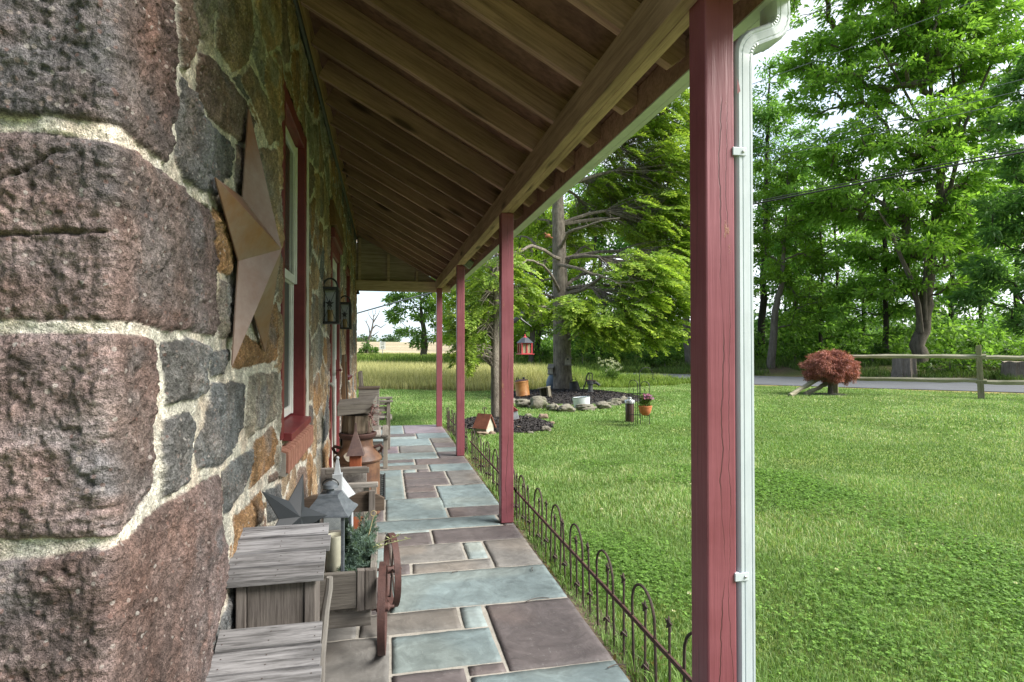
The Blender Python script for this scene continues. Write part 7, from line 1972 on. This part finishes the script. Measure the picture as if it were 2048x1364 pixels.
# ------------------------------------------------------------------ Japanese maple, split rail fence, stumps
b = onZ(1661, 789, -0.05); z = zdepth(b); jm = thing('red_maple_shrub', b, 'dome-shaped dark red Japanese maple on the lawn before the rail fence', 'shrub')
mb = MB(); mb.tube([(0, 0, -0.1), (0, 0, 0.15), (0.01, 0, 0.34)], [0.085, 0.068, 0.062], 10); tips = []
for k in range(26):
    a = k * 2.4; r_ = random.uniform(0.15, 0.55); e = np.array([r_ * math.cos(a), r_ * math.sin(a), random.uniform(0.55, 0.98)]); mb.tube([(0.01, 0, 0.30), tuple(e * np.array([.45, .45, .75])), tuple(e)], [0.035, 0.02, 0.008], 5)
mb.build('trunk', BARK, jm, smooth=True)
n = 1500; a = RNG.uniform(0, 2 * PI, n); zz_ = RNG.uniform(0, 1, n)
prof_r = np.interp(zz_, [0, 0.12, 0.3, 0.55, 0.8, 0.95, 1], [0.50, 0.66, 0.73, 0.72, 0.58, 0.34, 0.1]); rr_ = prof_r * (RNG.random(n) ** 0.25) * (1 + 0.07 * np.sin(a * 5 + 3 * zz_) + 0.06 * np.sin(a * 9 + 1 - 6 * zz_) + 0.05 * np.sin(a * 17 + 9 * zz_)); rr_ = rr_ * 0.9; hz = 0.40 + 0.76 * zz_ + 0.05 * np.sin(a * 4) + 0.035 * np.sin(zz_ * 26 + a * 3)
kp = fbm(a * 2.2, zz_ * 5, 141, 3) > -0.22; a, rr_, hz, zz_ = a[kp], rr_[kp], hz[kp], zz_[kp]
cl = np.stack([rr_ * np.cos(a), rr_ * np.sin(a), hz], 1); ow = np.stack([np.cos(a), np.sin(a), 0 * a + 0.1], 1)
Q, C = leaf_quads(cl, ow, 30, (0.06, 0.06, 0.05), 0.062, 0.013, (0.20, 0.075, 0.07), (0.47, 0.20, 0.165), 0.75, 0.35); quads_mesh('crown', Q, C, leafmat('red_leaf', 0.2), jm)
# ring of bare soil
mb = MB(); mb.lathe([(0.0, 0.018), (0.35, 0.016), (0.52, 0.002), (0.55, -0.03)], (b[0], b[1], -0.05), 24); o = mb.build('mulch_bed', MULCH, smooth=True); tag(o, 'thin ring of soil under the red maple shrub', 'soil', kind='stuff')

SPLIT = wood('split_rail', (0.15, 0.13, 0.09), (0.36, 0.335, 0.25), 'x', 0.9, 0.9, 0.7, dark=(0.12, 0.14, 0.06))
SPLZ = wood('split_post', (0.15, 0.13, 0.085), (0.35, 0.32, 0.22), 'z', 0.9, 0.9, 0.7, dark=(0.14, 0.16, 0.05))
fp0 = onZ(1963, 797, -0.05); fp1 = onZ(1671, 786, -0.05); dirf = (fp0 - fp1); Lf = np.linalg.norm(dirf[:2]); yaw = math.atan2(dirf[1], dirf[0])
sf = thing('split_rail_fence', fp1, 'weathered two-rail split wooden fence along the road', 'fence', rz=yaw)
SPF = []
def irreg(pts_, r0, r1, n=7, seed=0):
    mb = MB(); pts_ = [np.array(p, float) for p in pts_]; N = 9; q = [pts_[0] + (pts_[1] - pts_[0]) * i / (N - 1) + RNG.normal(size=3) * 0.008 for i in range(N)]
    mb.tube(q, [(r0 + (r1 - r0) * i / (N - 1)) * random.uniform(0.85, 1.12) for i in range(N)], n); return mb
for k, xx in enumerate((0.0, Lf, 2 * Lf)):
    hh_ = (1.08, 1.36, 1.3)[k]; mb = MB(); mb.box(xx - 0.065, xx + 0.065, -0.055, 0.055, -0.1, hh_ * 0.5, j=0.012); 
    mb = MB()
    a_ = [(xx - 0.07, -0.06, -0.1), (xx + 0.07, -0.06, -0.1), (xx + 0.07, 0.06, -0.1), (xx - 0.07, 0.06, -0.1)]; lean = 0.05 * (k == 1)
    b_ = [(xx - 0.055 - lean, -0.05, hh_ - 0.02), (xx + 0.05 - lean, -0.05, hh_), (xx + 0.05 - lean, 0.05, hh_ - 0.03), (xx - 0.055 - lean, 0.05, hh_ - 0.05)]; mb.hexa(a_, b_); mb.build('post', SPLZ, sf, 0.012)
for (za, zb) in ((1.03, 1.06), (0.42, 0.44)):
    for k in range(2):
        mb = irreg([(k * Lf - 0.12, 0.004, za), ((k + 1) * Lf + 0.1 * (k == 0), 0.004 + 0.02 * k, zb + 0.01)], 0.055, 0.062, 6); mb.build('rail', SPLIT, sf, smooth=False)
for (u0, v0, u1, v1, lab) in ((1580, 791, 1648, 752, 'longer split rail leaning from the lawn up to the fence end'), (1610, 789, 1664, 762, 'shorter split rail leaning below the red maple shrub')):
    p0 = onZ(u0, v0, -0.03); z1 = zdepth(fp1); p1 = atd(u1, v1, z1 - 0.25); mb = irreg([p0, p1], 0.06, 0.065, 6); o = mb.build('leaning_rail', SPLIT); tag(o, lab, 'fence rail', 'split rails leaning at the fence end')

STUMP = wood('stump_wood', (0.10, 0.085, 0.07), (0.30, 0.26, 0.22), 'z', 0.7, 0.95, 1.0)
for (u, c_, w_, hpx, lab) in ((1808, 29.6, 0.46, 44, 'broad cut tree stump behind the fence below the leaning trunk'), (2032, 29.9, 0.48, 34, 'cut tree stump at the right edge behind the fence')):
    b = at_c(u, c_); z = zdepth(b); h_ = hpx * z / F; st_ = thing('tree_stump', b, lab, 'stump'); n = 30; vs = []; prof = [(1.25, -0.1), (1.08, 0.12), (1.0, 0.4), (0.97, h_)]
    for r_, zz_ in prof:
        for k in range(n):
            rr__ = w_ / 1.0 * 0.9 * r_ * (1 + 0.07 * math.sin(k * 1.9) + 0.05 * math.sin(k * 4.3)); vs.append((rr__ * math.cos(2 * PI * k / n), rr__ * math.sin(2 * PI * k / n), zz_ + (0.03 * math.sin(k * 1.3) if zz_ == h_ else 0)))
    mb = MB(); mb.add(vs, [(i * n + k, i * n + (k + 1) % n, (i + 1) * n + (k + 1) % n, (i + 1) * n + k) for i in range(3) for k in range(n)]); mb.build('bark', STUMP, st_)
    mb = MB(); mb.add(vs[3 * n:], [tuple(range(n))]); mb.build('cut_face', noisy('cut_wood', (0.22, 0.18, 0.13), (0.36, 0.31, 0.24), 8), st_)

# ------------------------------------------------------------------ power cables
def cable(pxs, c_, r, lab, grp='overhead cables', ext=0.6):
    P = []
    for u, v in pxs:
        d = ray(u, v); t_ = c_ / (0.70 * d[0] + 0.714 * d[1]); P.append(CAM + d * t_)
    a, b = P[0], P[-1]; P = [a + (a - P[1]) * ext] + P + [b + (b - P[-2]) * ext]
    mb = MB(); mb.tube(P, r, 6); o = mb.build('power_cable', BLACKM if r > 0.012 else GREYM, smooth=True); tag(o, lab, 'cable', grp)


cable([(1500, 99), (1590, 54), (1695, 2)], 20, 0.010, 'uppermost thin cable crossing the white sky by the downspout', ext=2)
cable([(1500, 90), (1590, 44), (1690, -6)], 20.4, 0.010, 'thin cable running just over the one nearest the downspout elbow', ext=2)
cable([(1500, 170), (1730, 85), (1956, 0)], 20, 0.010, 'lone thin cable crossing the crown of the leaning tree', ext=.8)
cable([(1508, 297), (1780, 226), (2048, 158)], 20, 0.009, 'top one of three close thin cables below the lone one')
cable([(1513, 309), (1780, 243), (2048, 180)], 20, 0.009, 'middle one of three close thin cables')
cable([(1513, 322), (1780, 259), (2048, 199)], 20, 0.009, 'lowest one of three close thin cables')
cable([(1507, 408), (1780, 355), (2048, 304)], 19.6, 0.024, 'thick black cable, the lower strand of the heavy pair', ext=.8)
cable([(1507, 404), (1780, 349), (2048, 297)], 19.8, 0.016, 'black cable, the thinner upper strand of the heavy pair', ext=.8)
P = [atd(u, v, 30) for u, v in [(640, 640), (712, 627), (790, 605), (860, 586), (940, 560)]]; mb = MB(); mb.tube(P, 0.035, 6); o = mb.build('power_cable', GREYM, smooth=True); tag(o, 'grey cable sloping across the open end of the porch to the maple', 'cable', 'overhead cables')

# ------------------------------------------------------------------ speed limit sign
b = atd(765, 722, 60.0); b[2] = TZ(b[0], b[1]); zt = atd(765, 684, 60.0)[2] - b[2]
sg = thing('road_sign', b, 'small white speed limit sign on a thin post at the field edge', 'road sign', rz=-TH * 0.4)
mb = MB(); mb.box(-0.035, 0.035, 0.012, 0.05, -0.3, zt + 0.0); mb.build('post', SILVER, sg)
mb = MB(); mb.box(-0.30, 0.30, -0.004, 0.0115, zt - 0.74, zt + 0.02); mb.build('plate', WHITE, sg)
for txt, sz, zz_ in (('SPEED', 0.15, zt - 0.15), ('LIMIT', 0.15, zt - 0.31), ('45', 0.36, zt - 0.66)):
    fc = bpy.data.curves.new('lettering', 'FONT'); fc.body = txt; fc.size = sz; fc.align_x = 'CENTER'; fc.extrude = 0.001; fc.materials.append(BLACKM)
    tmp = bpy.data.objects.new('tmp', fc); COL.objects.link(tmp); bpy.context.view_layer.update()
    me_ = bpy.data.meshes.new_from_object(tmp.evaluated_get(bpy.context.evaluated_depsgraph_get())); bpy.data.objects.remove(tmp)
    fo = bpy.data.objects.new('lettering', me_); COL.objects.link(fo); fo.parent = sg; fo.location = (0, -0.0065, zz_); fo.rotation_euler = (PI / 2, 0, 0)

# twigs, dry leaves and soil strip along the fence
mb = MB(); mb.add([(0.871, 0.2, -0.03), (1.01, 0.2, -0.042), (1.01, 9.4, -0.042), (0.871, 9.4, -0.03)], [(0, 1, 2, 3)])
o = mb.build('soil_strip', noisy('soil', (0.06, 0.045, 0.032), (0.15, 0.115, 0.08), 22, rough=0.95, bump=0.8)); tag(o, 'narrow strip of bare soil along the porch edge', 'soil', kind='structure')
n = 900; x = RNG.uniform(0.875, 1.06, n); y = RNG.uniform(0.9, 9.3, n); k = fbm(y * 1.2, x * 0, 121, 2) > -0.05; x, y = x[k], y[k]; n = len(x)
P_1 = np.stack([x, y, np.full(n, -0.035)], 1); Q, C = leaf_quads(P_1, np.tile([[0, 0, 0.3]], (n, 1)), 3, (0.02, 0.02, 0.006), 0.035, 0.012, (0.13, 0.085, 0.045), (0.32, 0.24, 0.14), 0.0, 0.8)
o = quads_mesh('leaf_litter', Q, C, LEAF); tag(o, 'dry leaf litter along the foot of the hoop fence', 'leaf litter', kind='stuff')
n = 2600; x = RNG.uniform(0.89, 1.05, n); y = RNG.uniform(0.9, 9.3, n); k = fbm(y * 1.5 + 9, x * 0, 131, 2) > -0.1; x, y = x[k], y[k]; n = len(x)
V, Fq_, C = blades(np.stack([x, y, np.full(n, -0.04)], 1), RNG.uniform(0.04, 0.13, n), np.full(n, 0.006), np.array([0.06, 0.13, 0.025])[None] * np.ones((n, 1)), np.array([0.15, 0.25, 0.06])[None] * np.ones((n, 1)), 0.8)
o = np_mesh('edge_weeds', V, Fq_, GRASSM, col=C); tag(o, 'weeds and grass tufts growing through the hoop fence', 'weeds', kind='stuff')
TW = noisy('dark_twig', (0.05, 0.04, 0.035), (0.10, 0.085, 0.07), 20)
for k, (u, v, l, a, lab) in enumerate(((1075, 1200, 0.075, 0.2, 'curled dark twig on the big blue flagstone joint'), (1065, 1138, 0.05, 1.4, 'short dark twig near the fence edge of the large blue flagstone'), (945, 968, 0.10, 0.5, 'wispy twig on the blue flagstone before the third post'), (1235, 1333, 0.05, 0.1, 'short twig at the front corner of the purple flagstone'), (910, 1144, 0.025, 0.5, 'tiny dark twig on the blue flagstone nearer the wagon'))):
    p = onZ(u, v, 0.004); q = [Vector((p[0] + l * (t_ - .5) * math.cos(a) * 1.6, p[1] + l * (t_ - .5) * math.sin(a) + 0.25 * l * math.sin(PI * t_), 0.005)) for t_ in np.linspace(0, 1, 8)]
    mb = MB(); mb.tube(q, 0.0022, 5); o = mb.build('fallen_twig', TW); tag(o, lab, 'twig', 'twigs fallen on the flagstones')
